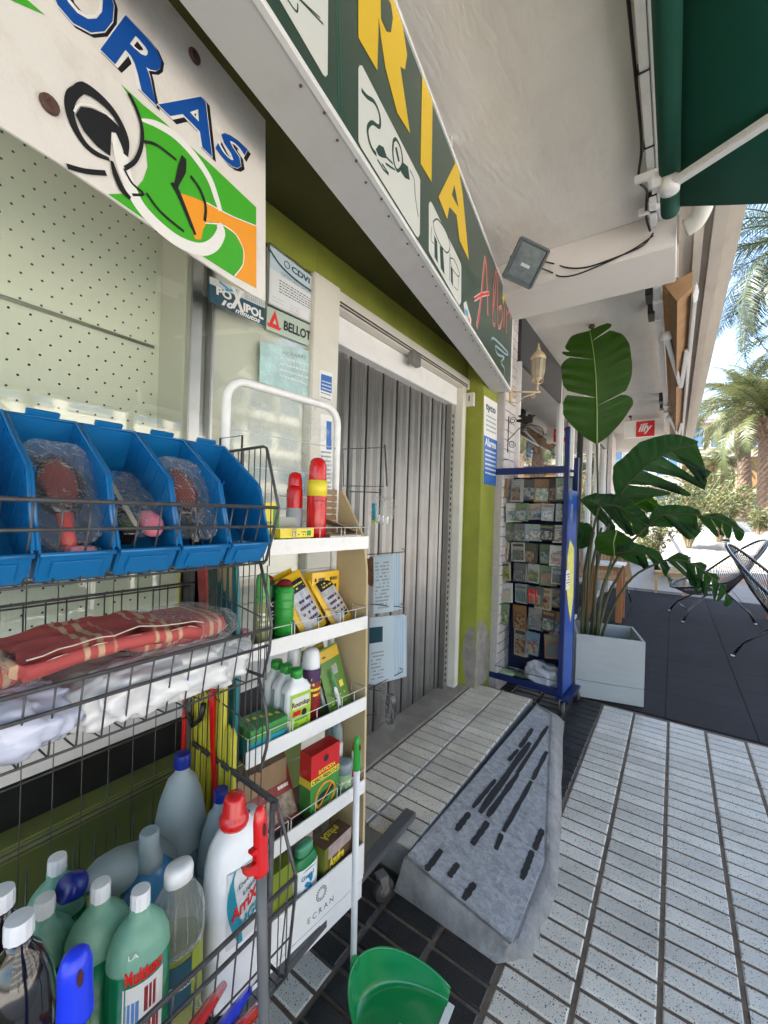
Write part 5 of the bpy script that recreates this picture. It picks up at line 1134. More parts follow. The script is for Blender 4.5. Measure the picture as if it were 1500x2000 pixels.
for x in (-.70, -1.035):
    g = MB(); g.tube([(x, YE-.01, .03), (x, YE-.01, .76 if x > -.8 else 1.55)], .006, 8); build('post', g, M_wire, bs)
    g = MB(); g.tube([(x, YN+.01, .03), (x, YN+.01, .76 if x > -.8 else 1.55)], .006, 8); build('post', g, M_wire, bs)
g = MB(); g.tube([(-.70, YN, .05), (-.70, YE, .05)], .005, 7); g.tube([(-1.035, YN, .05), (-1.035, YE, .05)], .005, 7); build('foot_rod', g, M_wire, bs)

# ------------------------------------------------------------------ blue bins
def make_bin():
    t = thing('parts_bin', 'x', 'bin'); W_, L_, Hh, f = .0975, .262, .128, .052; th = .0028
    prof = [(0.004, 0), (L_, 0), (L_+.012, Hh), (.115, Hh), (.10, Hh-.006), (.012, f+.01), (.0, f), (-.004, .012)]
    g = MB()
    for y in (-W_/2, W_/2-th): g.prism([(-x, y, z) for x, z in prof], (0, th, 0))
    g.box(-L_, -.003, -W_/2+th, W_/2-th, 0, th); g.obox((-L_-.006, 0, Hh/2), (th/2, 0, 0), (0, W_/2-th, 0), (-.006, 0, Hh/2)); g.obox((.002, 0, f/2), (th/2, 0, 0), (0, W_/2-th, 0), (0, 0, f/2))
    build('body', g, M_bluep, t, .0006)
    g = MB(); g.tube([(-.005, -W_/2, f+.002), (-.10, -W_/2-.001, Hh-.002), (-.115, -W_/2-.001, Hh+.002), (-L_-.012, -W_/2-.001, Hh+.002), (-L_-.014, W_/2+.001, Hh+.002), (-.115, W_/2+.001, Hh+.002), (-.10, W_/2+.001, Hh-.002), (-.005, W_/2, f+.002)], .0032, 6); g.tube([(.004, -W_/2, f), (.004, W_/2, f)], .0042, 6); build('rim', g, M_bluep, t)
    g = MB(); g.rbox(-.004, .004, -W_/4, W_/4, 0, .010, .003); g.xf(Matrix.Translation((-L_-.016, 0, Hh+.004))); build('grip_tab', g, M_bluep, t)
    g = MB(); g.rbox(.0036, .0075, -.032, .032, .010, .040, .001); build('label_holder', g, M_bluep, t)
    for k in range(5):
        for s in (-1, 1): 
            g = MB(); x = -.06-.042*k; zt = Hh-.004 if x < -.11 else f+.02+(-x-.01)*.7; g.beam((x, s*(W_/2-.0034), .004), (x+.0, s*(W_/2-.0034), zt), .0012, .0018, (1, 0, 0)); build('rib', g, MATS['blue_rib'] if 'blue_rib' in MATS else mat('blue_rib', (.003, .10, .34), .4), t)
    return t
bin0 = make_bin(); names = ['rightmost empty-looking blue bin on the top wire basket', 'blue bin holding an orange hairbrush, second from the right', 'blue bin holding a black and pink brush pack, third from the right', 'blue bin holding a red hairbrush in plastic, fourth from the right', 'blue bin cut by the left edge of the picture']
for k in range(7):
    o = bin0 if k == 0 else copytree(bin0); y = .5600-.1035*k
    o.rotation_euler = (0, math.radians(35), 0); o.location = (-.764, y, 1.283); o['group'] = 'blue parts bins on the top wire basket'
    o['label'] = names[k] if k < 5 else ('blue bin just outside the left picture edge' if k == 5 else 'last blue bin far outside the left picture edge')
def binpt(k, a, y, h):     # a: distance back along the bin floor, h: height above the floor
    th = math.radians(35); return Vector((-.764-a*math.cos(th)+h*math.sin(th), .5600-.1035*k+y, 1.283+a*math.sin(th)+h*math.cos(th)))
def hairbrush(k, label, mbr, yo=0, sc=1.0, hd=(.0, .0)):
    t = thing('hairbrush', label, 'hairbrush'); t.rotation_euler = (0, math.radians(58), 0); t.location = binpt(k, .050, yo, .045); t.scale = (1.25, 1.25, 1.1); 
    g = MB(); g.lathe([(.001, -.010), (.7, -.009), (.95, -.004), (1.0, 0), (.8, .006), (.3, .009), (.01, .0095)], 24, .050*sc, .029*sc, (-.075, 0, 0)); build('head', g, M_black, t)
    g = MB(); g.lathe([(.8, 0), (.72, .005), (.3, .008), (.01, .0085)], 22, .048*sc, .027*sc, (-.075, 0, .003)); build('pad', g, mat('pad_dark', (.14, .012, .010), .6), t)
    g = MB()
    for i in range(-7, 8):
        for j in range(-4, 5):
            u, v = i/7.6, j/4.6
            if u*u+v*v < .9: x, y = -.075+u*.044*sc, v*.025*sc; zt = .017-.004*(u*u+v*v); g.add([(x-.0012, y, .008), (x+.0012, y, .008), (x, y, zt), (x, y+.0007, .008)], [(0, 1, 2), (1, 3, 2), (3, 0, 2)])
    tag(build('bristles', g, mbr, t), kind='stuff')
    g = MB(); g.tube([(-.03, 0, 0), (-.01, 0, -.002), (.03, 0, -.006)], [.010, .008, .009], 10); build('handle', g, mbr if k == 3 else M_black, t)
    g = pillow((-.062, 0, .006), (.155, .084, .038), .007, k*3, (16, 12), .5, 26); build('bag', g, M_thin, t)
M_brr = mat('brush_red', (.60, .055, .05), .4); M_bro = mat('brush_orange', (.75, .15, .03), .4)
hairbrush(3, 'red bristled hairbrush in clear plastic in the fourth blue bin', M_brr); hairbrush(1, 'orange bristled black hairbrush in clear plastic in the second blue bin', M_bro, 0)
t = thing('pedicure_pack', 'long black and pink brush in clear plastic in the third blue bin', 'brush'); t.rotation_euler = (0, math.radians(35), .0); t.location = binpt(2, .05, 0, .05); t.scale = (1.2, 1.1, 1.2)
g = MB(); g.rbox(-.17, .02, -.036, -.012, -.01, .014, .006); build('brush_back', g, M_black, t, .002); g = MB(); g.rbox(-.165, .0, -.012, -.003, -.008, .012, .003); build('bristles', g, mat('cream_bristle', (.55, .50, .38), .8), t); g = pillow((-.01, .018, .008), (.05, .034, .026), .003, 2, (12, 8), .7, 20); build('pink_pumice', g, M_pink, t); g = pillow((-.07, .004, .004), (.16, .082, .040), .008, 12, (16, 12), .5, 26); build('bag', g, M_thin, t)
t = thing('pink_pack', 'small pink item in plastic at the front of the fourth blue bin', 'pack'); g = pillow(binpt(3, .018, .012, .034), (.03, .04, .022), .003, 5, (10, 8), .7); build('item', g, M_pink, t); g = pillow(binpt(3, .02, 0, .03), (.045, .08, .03), .006, 7, (12, 8), .5); build('bag', g, M_thin, t)
t = thing('green_pack', 'small teal item in plastic inside the rightmost blue bin', 'pack'); g = pillow(binpt(0, .02, .0, .022), (.03, .025, .02), .003, 5, (10, 8), .7); build('item', g, mat('sea_green', (.02, .35, .28), .4), t); g = pillow(binpt(0, .025, 0, .02), (.05, .08, .03), .006, 3, (12, 8), .5); build('bag', g, M_thin, t)

# ------------------------------------------------------------------ cloths and packs in the second basket
def stripes(name, c1, c2, scale, axis=1, thr=.55):
    m, n, b, out = newmat(name); L = n.links; geo = n.nodes.new('ShaderNodeNewGeometry'); w1 = n.nodes.new('ShaderNodeTexWave'); w1.bands_direction = 'XYZ'[axis]; w1.inputs['Scale'].default_value = scale; w1.inputs['Distortion'].default_value = .8; w1.inputs['Detail Scale'].default_value = 3
    L.new(geo.outputs[0], w1.inputs[0]); w2 = n.nodes.new('ShaderNodeTexWave'); w2.bands_direction = 'Y'; w2.inputs['Scale'].default_value = scale/5.3; L.new(geo.outputs[0], w2.inputs[0])
    mu = n.nodes.new('ShaderNodeMath'); mu.operation = 'MULTIPLY'; L.new(w1.outputs[1], mu.inputs[0]); L.new(w2.outputs[1], mu.inputs[1]); r = n.nodes.new('ShaderNodeMapRange'); r.inputs[1].default_value = thr-.1; r.inputs[2].default_value = thr+.1; L.new(mu.outputs[0], r.inputs[0])
    no = n.nodes.new('ShaderNodeTexNoise'); no.inputs['Scale'].default_value = 300; L.new(geo.outputs[0], no.inputs[0]); bp = n.nodes.new('ShaderNodeBump'); bp.inputs['Strength'].default_value = .5; bp.inputs['Distance'].default_value = .002; L.new(no.outputs[0], bp.inputs['Height']); L.new(bp.outputs[0], b.inputs['Normal'])
    mx = n.nodes.new('ShaderNodeMix'); mx.data_type = 'RGBA'; L.new(r.outputs[0], mx.inputs[0]); mx.inputs[6].default_value = (*c1, 1); mx.inputs[7].default_value = (*c2, 1); L.new(mx.outputs[2], b.inputs['Base Color']); b.inputs['Roughness'].default_value = .85; return m
M_rc = stripes('red_checked_cloth', (.48, .085, .08), (.60, .38, .24), 14)
M_wpk = mat('white_pack_plastic', (.66, .67, .68), .16, var=.06, vscale=20, bump=1, bscale=22, coat=.6); M_vpk = mat('bluish_pack_plastic', (.50, .53, .66), .14, var=.12, vscale=14, bump=1, bscale=18, coat=.7, stretch=(1, .25, 1.6))
t = thing('white_pack', 'whitish plastic wrapped pack at the right end of the second basket', 'pack'); build('wrapping', pillow((-.855, .43, 1.066), (.215, .38, .092), .020, 2, (70, 44), .45, 30), M_wpk, t)
t = thing('white_pack', 'bluish white wrapped cloths at the left of the second basket', 'pack'); build('wrapping', pillow((-.845, .10, 1.066), (.205, .36, .090), .018, 7, (70, 44), .45, 28), M_vpk, t)
t = thing('white_pack', 'bluish white wrapped cloths cut by the left picture edge', 'pack'); build('wrapping', pillow((-.850, -.25, 1.062), (.19, .34, .084), .010, 11, (30, 16), .45, 18), M_vpk, t)
t = thing('checked_cloth', 'folded red and cream checked cloth lying loose on top of the packs', 'cloth')
g = MB()
def lay(u, v, k, top):
    y = .20+.28*u; x = -.80-.17*v+.01*k; fold = .014*k
    return Vector((x-.03*math.sin(3*u)*.3, y+.012*noise.noise(Vector((v*4, k, 0))), 1.128+fold+.010*noise.noise(Vector((u*6, v*5, k)))+.0015*noise.noise(Vector((u*24, v*18, k)))+.012*math.sin(u*math.pi)+(.004 if top else 0)))
for k in range(3): g.grid(lambda u, v, k=k: lay(u, v, k, 0), 40, 22); g.grid(lambda u, v, k=k: lay(u, v, k, 1), 40, 22)
g.tube([lay(0, v/8, 1, 0)+Vector((0, -.006, .004)) for v in range(9)], .011, 8); g.tube([lay(u/10, 0, 1, 0)+Vector((.004, 0, .0)) for u in range(11)], .013, 8); build('cloth', g, M_rc, t)
g = MB()
for k in range(3): g.tube([lay(u/14, 0, k, 1)+Vector((.008, 0, .006)) for u in range(15)], .0012, 5)
build('hem', g, mat('cream_thread', (.62, .55, .45), .8), t)
for c, s, lab, sd in (((-.90, .10, 1.128), (.16, .26, .05), 'red checked cloth in clear plastic under the loose folded cloth', 3), ((-.90, .47, 1.135), (.17, .22, .055), 'red checked cloth in clear plastic at the right end of the second basket', 6)):
    t = thing('packed_cloth', lab, 'cloth'); build('cloth', pillow(c, s, .006, sd, (24, 12), .5, 14), M_rc, t); build('wrapping', pillow(c, (s[0]+.03, s[1]+.05, s[2]+.014), .010, sd+20, (26, 16), .5, 20), M_thin, t)
t = thing('green_pack', 'flat dark green pack at the left end of the second basket', 'pack'); g = MB(); g.rbox(-.93, -.77, -.14, .10, 1.108, 1.125, .006); build('pack', g, mat('dark_green_pack', (.01, .10, .02), .25, coat=.5), t, .002); lettering('doze', lambda a, b: Vector((-.83+.022*b, -.05+.12*a, 1.1262)), M_scream, t, bold=.02) if False else None
g = MB(); g.rbox(-.785, -.765, .0, .06, 1.10, 1.112, .003); build('lime_tag', g, mat('neon_green', (.45, .8, .02), .4), t)

# ------------------------------------------------------------------ bottles in the bottom basket
ZF = .402
def topat(px, py, X): p = onX(px, py, X); return Vector((p.x, p.y, 0)), p.z
def std_bottle(label, px, py, X, r, m_up, m_low, mcap, level=.6, rc=.015, ch=.026, neck=.018, name='bottle', tilt=0, rz=GA, power=2.2, elong=1.25, grp=None, shoulder=.12, pyl=None):
    p, zt = topat(px, py, X); h = zt-ZF; it = Item(name, label, 'bottle', (p.x, p.y, ZF), rz, grp); hb = h-ch; hs = hb-neck; s0 = hs*(1-shoulder)-.02
    lv = hs*level
    if pyl: lv = onX(px, pyl, X+r*.9).z-ZF
    lv = min(lv, s0-.004)
    low = [(.92, 0), (1, .008), (1, lv)]; up = [(1, lv), (1, s0), (.96, s0+(hs-s0)*.3), (.82, s0+(hs-s0)*.62), (.55, s0+(hs-s0)*.92), (rc*.85/r, hs+.004), (rc*.85/r, hb)]
    bottle_ob(it, low, r, r*elong, m_low, power, 28, 'lower_body'); bottle_ob(it, up, r, r*elong, m_up, power, 28, 'upper_body'); screwcap(it, rc, hb-.002, h, mcap)
    it.h, it.r, it.hs, it.el = h, r, hs, elong; return it
b = std_bottle('large frosted bottle with a blue cap at the back of the bottom basket', 357, 1470, -.93, .057, M_frost, mat('grey_liquid', (.20, .27, .29), .35, sub=.2, trans=.15), M_bluecap, .80, .0185, .03, elong=1.0, shoulder=.36, power=2)
g = MB(); g.obox((.03, -.052, b.h*.36), (.004, 0, 0), (0, .004, 0), (0, 0, .008)); b.p('price_tag', g, mat('neon_green', (), .4) if False else MATS['neon_green'])
b = std_bottle('clear bluish bottle with a blue cap behind the detergent jug', 432, 1540, -.84, .042, M_frost, M_frost, M_bluecap, .7, .016, .024, shoulder=.35, elong=1.1)
GB = 'green liquid bottles with white caps'
std_bottle('rearmost green liquid bottle with white cap by the green wall', 112, 1672, -.93, .038, M_gfr, M_gliq, M_wplast, .66, pyl=1745, grp=GB); std_bottle('green liquid bottle behind the front pair, left of the blue-capped one', 88, 1752, -.86, .038, M_gfr, M_gliq, M_wplast, .72, pyl=1825, grp=GB)
std_bottle('green liquid bottle with a white cap, left of the labelled one', 197, 1722, -.79, .040, M_gfr, M_gliq, M_wplast, .84, pyl=1815, grp=GB)
b = std_bottle('front green liquid bottle with the Multiuso label', 275, 1735, -.72, .038, M_gfr, M_gliq, M_wplast, .84, pyl=1838, grp=GB)
z0 = b.h-.228; fx = b.r*1.02
f_ = lambda a0, a1, za, zb: cylfn(b.r, a0, a1, za, zb, 1.03, b.el*1.03)
b.patch(f_(-.75, .55, z0+.0, z0+.105), M_wprint, 10); b.text('Multiuso', f_(-.70, .50, z0+.108, z0+.132), M_red, bold=.04); b.patch(f_(-.1, .3, z0+.055, z0+.095), M_dred, 4, name='print'); b.patch(f_(-.65, -.25, z0+.03, z0+.08), mat('label_blue', (.1, .25, .55), .4), 4, name='print') ; b.patch(f_(-.05, .4, z0+.01, z0+.045), M_dred, 4, name='print'); b.text('1 LITRO', f_(-.70, -.05, z0+.004, z0+.020), M_dred, bold=.02); b.text('LA', f_(-.6, -.3, z0+.15, z0+.158), M_wprint, bold=0)
# lying bottle with blue cap
it = Item('bottle', 'frosted bottle with a dark blue cap leaning on its side behind the green ones', 'bottle', onX(150, 1728, -.86), 0)
mb = MB(); mb.lathe([(.95, -.26), (1, -.24), (1, -.09), (.8, -.05), (.5, -.028), (.42, -.02), (.42, 0)], 24, .040, .040); Tm = (Vector((.25, -.8, .42))).normalized().to_track_quat('Z', 'Y').to_matrix().to_4x4(); mb.xf(Tm); it.p('body', mb, M_frost)
mb = MB(); mb.lathe([(.021, -.004), (.022, 0), (.022, .022), (.018, .026), (.002, .026)], 22); mb.xf(Tm); it.p('cap', mb, M_bluecap)
# blue softener
p, zt = topat(292, 1622, -.86); h = zt-ZF; it = Item('softener_bottle', 'stout blue liquid bottle with a clear dosing cap', 'bottle', (p.x, p.y, ZF), math.radians(28)); 
bottle_ob(it, [(.94, 0), (1, .01), (1, h-.125), (.93, h-.10), (.62, h-.078), (.40, h-.068)], .036, .062, M_bliq, 2.8, 30); g = MB(); g.lathe([(.026, h-.072), (.026, h-.058), (.0235, h-.05), (.0225, h-.045), (.019, h-.04), (.018, h-.004), (.016, h)], 22); it.p('dosing_cap', g, M_frost)
# citronella
p, zt = topat(350, 1687, -.735); h = zt-ZF; it = Item('citronella_bottle', 'clear bottle of yellow citronella with a white oval cap', 'bottle', (p.x, p.y, ZF), GA); R_ = .040
bottle_ob(it, [(.9, 0), (1, .008), (1, h-.14)], R_*.97, R_*1.12, mat('citronella_liquid', (.30, .30, .04), .12, coat=.6, trans=.3), 2.3, 30, 'liquid')
g = MB(); pr = [(1.0, h-.14), (1.02, h-.12), (1.0, h-.085), (.9, h-.065), (.66, h-.046), (.36, h-.034), (.34, h-.026)]; g.lathe(pr, 30, R_, R_*1.15, (0, 0, 0), 2.3); it.p('upper_body', g, M_clear)
g = MB()
for k in range(14):
    a = 2*math.pi*k/14; g.tube([(R_*q*math.cos(a), R_*1.15*q*math.sin(a), z) for q, z in pr[1:5]], .0011, 4)
it.p('moulded_ribs', g, M_clear); tag(it.t.children[-1], kind='stuff')
g = MB(); g.lathe([(1, h-.030), (1.02, h-.01), (.9, h-.001), (.3, h)], 26, .019, .025, (0, 0, 0), 2.3); it.p('cap', g, M_wplast)
fc = lambda a0, a1, za, zb, s=1.03: cylfn(R_, a0, a1, za, zb, s, 1.15*s); it.patch(fc(-1.2, .9, h-.235, h-.15), M_navy, 12); it.patch(fc(.2, .9, h-.245, h-.14, 1.035), mat('olive_leaf', (.30, .36, .04), .4), 6, name='print'); it.text('CITRONELLA', fc(-1.15, .3, h-.196, h-.184, 1.045), M_scream, bold=.02); it.patch(fc(-.9, -.6, h-.178, h-.165, 1.04), M_dred, 3, name='print')
# detergent jug
p, zt = topat(457, 1552, -.735); h = zt-ZF; it = Item('detergent_jug', 'big white detergent jug with a red cap in the bottom basket', 'jug', (p.x, p.y, ZF), GA+.1)
J = [(.94, 0), (1, .012), (1.0, .05), (.95, .08), (.95, .09), (1, .10), (1, h-.17), (.97, h-.13), (.86, h-.095), (.66, h-.072), (.42, h-.062), (.38, h-.055)]
n_ = 34; g = MB(); vs = []
for r_, z in J:
    for k in range(n_):
        a = 2*math.pi*k/n_; ca, sa = math.cos(a), math.sin(a); q = (abs(ca)**2.7+abs(sa)**2.7)**(-1/2.7)
        yo = .0 if z < h-.2 else .012*((z-(h-.2))/.2)                       # shoulder rises towards the far side
        y_ = r_*.068*sa*q; rise = max(0, (z-(h-.2))/.2)*.030*max(0, y_/.068)
        vs.append((r_*.042*ca*q, y_+.012, z+rise*1.6*(1 if r_ > .5 else .3)))
g.add(vs, [(i*n_+k, i*n_+(k+1) % n_, (i+1)*n_+(k+1) % n_, (i+1)*n_+k) for i in range(len(J)-1) for k in range(n_)]+[tuple(range(n_))], True); it.p('body', g, M_wplast)
g = MB(); g.lathe([(.028, h-.062), (.030, h-.056), (.030, h-.046), (.026, h-.040), (.0235, h-.034), (.021, h-.008), (.017, h), (.002, h+.001)], 28, c=(0, .002, 0)); it.p('cap', g, M_red)
fj = lambda y0, y1, za, zb, l=0: (lambda a, b: Vector((.0425+l-.0*(a), y0+(y1-y0)*a, za+(zb-za)*b)))
def curvx(y): u = min(.98, abs((y-.012)/.068)); return .042*(1-u**2.7)**(1/2.7)
def jf(y0, y1, za, zb, l=.0012): return lambda a, b: Vector((curvx(y0+(y1-y0)*a)+l, y0+(y1-y0)*a, za+(zb-za)*b))
it.patch(jf(-.036, .060, h-.275, h-.125), mat('label_pale', (.60, .62, .63), .4), 14, 4); g = MB()
cv = jf(-.036, .06, h-.275, h-.125, .0022); N = 12; L_, R2 = [], []
for k in range(N+1):
    b_ = k/N; a0 = .34*(1-math.sin(math.pi*(b_*.75+.05))) ; L_.append(cv(max(.0, a0*.9), b_)); R2.append(cv(min(1, a0*.9+.18*math.sin(math.pi*min(1, b_+.1))+.04), b_))
g.add(L_+R2, [(k, k+1, N+2+k, N+1+k) for k in range(N)]); inst('swoosh', g.mesh('swoosh'), M_tealp, it.t)
jt = lambda y0, y1, za, zb, sk=.35: (lambda a, b: Vector((curvx(y0+(y1-y0)*a)+.003, y0+(y1-y0)*a, za+(zb-za)*b+sk*(y1-y0)*a)))
it.text('Detergente', jt(-.014, .054, h-.168, h-.156), M_txt, bold=.02); it.text('Liquido', jt(-.004, .040, h-.186, h-.174), M_txt, bold=.02); it.text('ArriXaca', jt(-.028, .058, h-.225, h-.198), M_red, bold=.035); it.text('HGNI', jt(-.010, .050, h-.250, h-.228), M_tealp, bold=.03)
# black bottles at the left
for lab, px, py, X in (('black liquid bottle with a white cap at the lower left', 38, 1790, -.70), ('black liquid bottle half cut by the left picture edge', 2, 1738, -.79)):
    b = std_bottle(lab, px, py, X, .043, M_black, M_black, M_wplast, .93, .0165, .024, elong=1.05, power=2, shoulder=.22, name='bottle'); 
    for q in range(3): g = MB(); g.tube([(b.r*1.005*math.cos(a), b.r*1.055*math.sin(a), b.hs*.72-.02*q) for a in [2*math.pi*k/20 for k in range(20)]], .0012, 4, True); b.p('ring', g, M_black)
# wrapped items low in the basket, brushes below
def handle(label, P, r, m, name='broom_handle', cat='broom', tipm=None, hole=True):
    it = Item(name, label, cat, (0, 0, 0), 0); P = [Vector(p) for p in P]; g = MB(); g.tube(smoothpts(P, 4), r, 12); it.p('pole', g, m); return it
# grey broom pole with red hook
a_, b_ = onX(510, 1700, -.52), onX(516, 2060, -.50); d = (b_-a_).normalized(); foot = a_+d*((a_.z-.02)/-d.z)
it = handle('grey broom pole with a red hanging hook in front of the wire baskets', [a_, foot], .0085, M_grey, 'broom')
def plastic_tip(it, a_, d, m, r=.0105, L_=.085, fat=1.0, rot=None):
    """moulded end with a slot through it"""
    up = -d; sx = (Vector((0, 1, 0))-d*d.y).normalized(); sy = d.cross(sx)
    Mx = Matrix(((sx.x, sy.x, up.x, a_.x), (sx.y, sy.y, up.y, a_.y), (sx.z, sy.z, up.z, a_.z), (0, 0, 0, 1)))
    if rot: Mx = Mx @ Matrix.Rotation(rot, 4, 'Z')
    g = MB(); n = 20; zs = [(-.004, 1), (0, 1.04), (.01, 1.02), (.03, .98), (L_*.55, .98), (L_*.75, .96), (L_*.9, .78), (L_*.97, .5), (L_, .1)]
    g.lathe([(r*q, z) for z, q in zs], n, 1, .8*fat); g.xf(Mx); it.p('grip_end', g, m)
    g = MB(); g.lathe([(.0001, 0), (.0042, .0), (.0042, .0008), (.0001, .0008)][1:3], 14, .8, 2.3); g.xf(Mx @ Matrix.Translation((0, r*.80*fat+.0006, L_*.66)) @ Matrix.Rotation(math.pi/2, 4, 'X')); it.p('hanging_slot', g, mat('slot_dark', (.05, .004, .004), .6))
    return Mx
Mx = plastic_tip(it, a_, d, M_red, .0125, .100, 1.0)
g = MB(); g.prism([(-.004, 0, -.002), (-.030, 0, .012), (-.034, 0, .026), (-.026, 0, .022), (-.012, 0, .020), (-.012, 0, .034), (-.020, 0, .036), (-.020, 0, .042), (-.004, 0, .042)], (0, .012, 0)); g.xf(Mx @ Matrix.Translation((0, -.006, 0))); it.p('hook', g, M_red, .001)
# white pole with green end + dustpan
A_, B_ = onX(697, 1500, -.735), onX(690, 1897, -.735); d = (B_-A_).normalized()
it = Item('dustpan', 'green dustpan with a long white pole standing by the shelf stand', 'dustpan', (0, 0, 0), 0)
g = MB(); g.tube([A_, B_+d*.02], .0095, 14); it.p('pole', g, mat('pole_white', (.74, .75, .77), .3)); plastic_tip(it, A_, d, M_grn, .0125, .095)
# the pan : bowl with a curved high back and a flat lip
pb = B_.copy(); 
O = onZ(775, 1990, .012)
fw = (onZ(858, 1992, .01)-onZ(690, 1955, .05)); 
MG = mat('dustpan_green', (.006, .27, .075), .22, coat=.5, trans=.12)
ctr = Vector((-.585, .955, 0)); back = (Vector((B_.x, B_.y, 0))-ctr)
ex = Vector((1, .06, 0)).normalized(); ey = Vector((ex.y, -ex.x, 0))*-1            # ex: towards the lip
def pan(u, v, off=0):          # u across -1..1, v 0 lip .. 1 rim of the back
    ang = math.pi*(u)                                           # -pi..pi half turn
    a = u*math.pi/2
    # floor outline is a D: straight lip, round back
    wd, dp, hh = .135, .21, .10
    k = min(1, v*1.6); 
    if v < .6: f = v/.6; rr = f; z = .004+.006*f**6
    else: f = (v-.6)/.4; rr = 1+.10*f; z = .010+hh*f*(.25+.75*max(0, math.cos(a))**.8)
    q = Vector((0, 0, 0)); px_ = -math.cos(a)*dp*rr; py_ = math.sin(a)*wd*(rr if abs(u) < 1 else rr)
    return ctr+ex*(.10+px_*1.0)+ey*py_+Vector((0, 0, z+off))
g = MB(); g.grid(lambda u, v: pan(2*u-1, v), 40, 22); g.grid(lambda u, v: pan(2*u-1, v, -.0025), 40, 22); po = it.p('pan', g, MG)
g = MB(); g.tube([pan(-1+2*k/40, 1) for k in range(41)], .0035, 7); it.p('rim', g, MG)
g = MB(); g.obox(ctr+ex*.108+Vector((0, 0, .006)), ex*.010, ey*.138, (0, 0, .0015)); it.p('lip', g, M_wprint)
g = MB(); g.tube([pan(0, 1), B_], .014, 12); it.p('socket', g, MG)
g = MB(); c_ = ctr+ex*.02+Vector((0, 0, .012)); g.obox(c_, ex*.012, ey*.016, (0, 0, .0008)); it.p('blue_sticker', g, M_sblue)
# blue slotted handle lower left and loose handles at the bottom
a_, b_ = onX(147, 1985, -.57), onX(147, 2100, -.565); d = (b_-a_).normalized(); it = handle('bright blue slotted handle end poking up at the lower left', [a_, a_+d*.5], .010, M_bblue, 'brush_handle', 'brush'); plastic_tip(it, a_, d, M_bblue, .0185, .078)
for lab, m, p, q in (('leftmost red handle in the bottom pile', M_red, (380, 2005), (436, 1925)), ('blue handle between two red ones at the bottom', M_bblue, (432, 2010), (486, 1935)), ('right red handle beside the grey pole at the bottom', M_red, (470, 2005), (515, 1958))):
    A_, B_ = onX(*p, -.60), onX(*q, -.66); d = (B_-A_).normalized(); it = Item('brush_handle', lab, 'brush', (0, 0, 0), 0); g = MB(); g.tube([A_-d*.1, A_, A_.lerp(B_, .5), B_], [.007, .011, .010, .007], 10); it.p('handle', g, m)
it = Item('wrapped_packs', 'crumpled clear film bundle low in the bottom basket', 'bag', (0, 0, 0), 0); it.p('film', pillow((-.70, .40, .46), (.06, .10, .10), .012, 4, (14, 12), .6, 26), M_thin)
# ================================================================== BLUE CARD RACK ON CASTORS
RA_ = math.radians(-3)
rk = thing('card_rack', 'blue metal rack on castors hung with seed and hardware packets', 'rack', (-1.225, 3.20, 0), RA_)
RW, RD, RZ0, RZ1 = .60, .30, .115, 1.72
def bx(name, a, m=M_dblue, bev=.002, par=None): g = MB(); g.box(*a); return build(name, g, m, par or rk, bev)
for x in (0, RW-.032): 
    bx('post', (x, x+.032, 0, .03, RZ0, 1.86 if x == 0 else 2.05)); bx('post', (x, x+.032, RD-.03, RD, RZ0, 1.86))
bx('top_rail', (.0325, RW-.0325, .002, .028, RZ1, RZ1+.05)); bx('top_board', (.0325, RW-.0325, .0285, RD-.005, RZ1+.03, RZ1+.045))
bx('bottom_rail', (.0325, RW-.0325, .002, .028, RZ0, RZ0+.045)); bx('bottom_tray', (.0325, RW-.0325, .0285, RD-.005, RZ0+.005, RZ0+.012)); bx('back_panel', (.0325, RW-.0325, RD-.018, RD-.008, RZ0+.02, RZ1), mat('deep_blue_panel', (.004, .010, .05), .5))
bx('side_panel', (RW-.006, RW-.001, .0305, RD-.0305, RZ0+.01, 1.60), mat('blue_side_lit', (.015, .07, .33), .4, var=.12, vscale=6, dirt=.2, dscale=12)); bx('side_panel', (.002, .007, .0305, RD-.0305, RZ0+.01, 1.70))  # right panel's brighter blue puts the light on it into the colour
bx('foot_plate', (RW-.04, RW+.05, -.02, RD+.03, RZ0-.02, RZ0-.002)); bx('foot_plate', (-.05, .04, -.02, RD+.03, RZ0-.02, RZ0-.002))
g = MB(); g.tube([(.033, .012, RZ0+.10), (RW-.033, .012, RZ0+.10)], .003, 6); build('rod', g, M_wire, rk); g = MB(); g.tube([(.033, .012, 1.83), (.15, .012, 1.84)], .003, 6); build('rod', g, M_wire, rk)
for x, y, a in ((.0, .0, .5), (RW, -.0, -1.2), (RW+.03, RD, 2.4), (0, RD, 1)): castor(rk, (x, y, 0), .042, a)
pack_m = [mat('pack_white', (.36, .36, .33), .35, coat=.4), mat('pack_grey', (.08, .085, .08), .3, coat=.5), mat('pack_tan', (.24, .12, .045), .45), mat('pack_green', (.12, .17, .09), .4), mat('pack_dark', (.035, .035, .035), .3, coat=.5), mat('pack_cream', (.32, .28, .20), .4), mat('pack_blue', (.10, .16, .21), .35, coat=.4)]
names = ['white', 'grey', 'tan', 'olive green', 'black', 'cream', 'pale blue']
rowsz = [(1.69, .17), (1.50, .15), (1.34, .13), (1.19, .14), (1.03, .15), (.865, .15), (.70, .17), (.52, .19)]
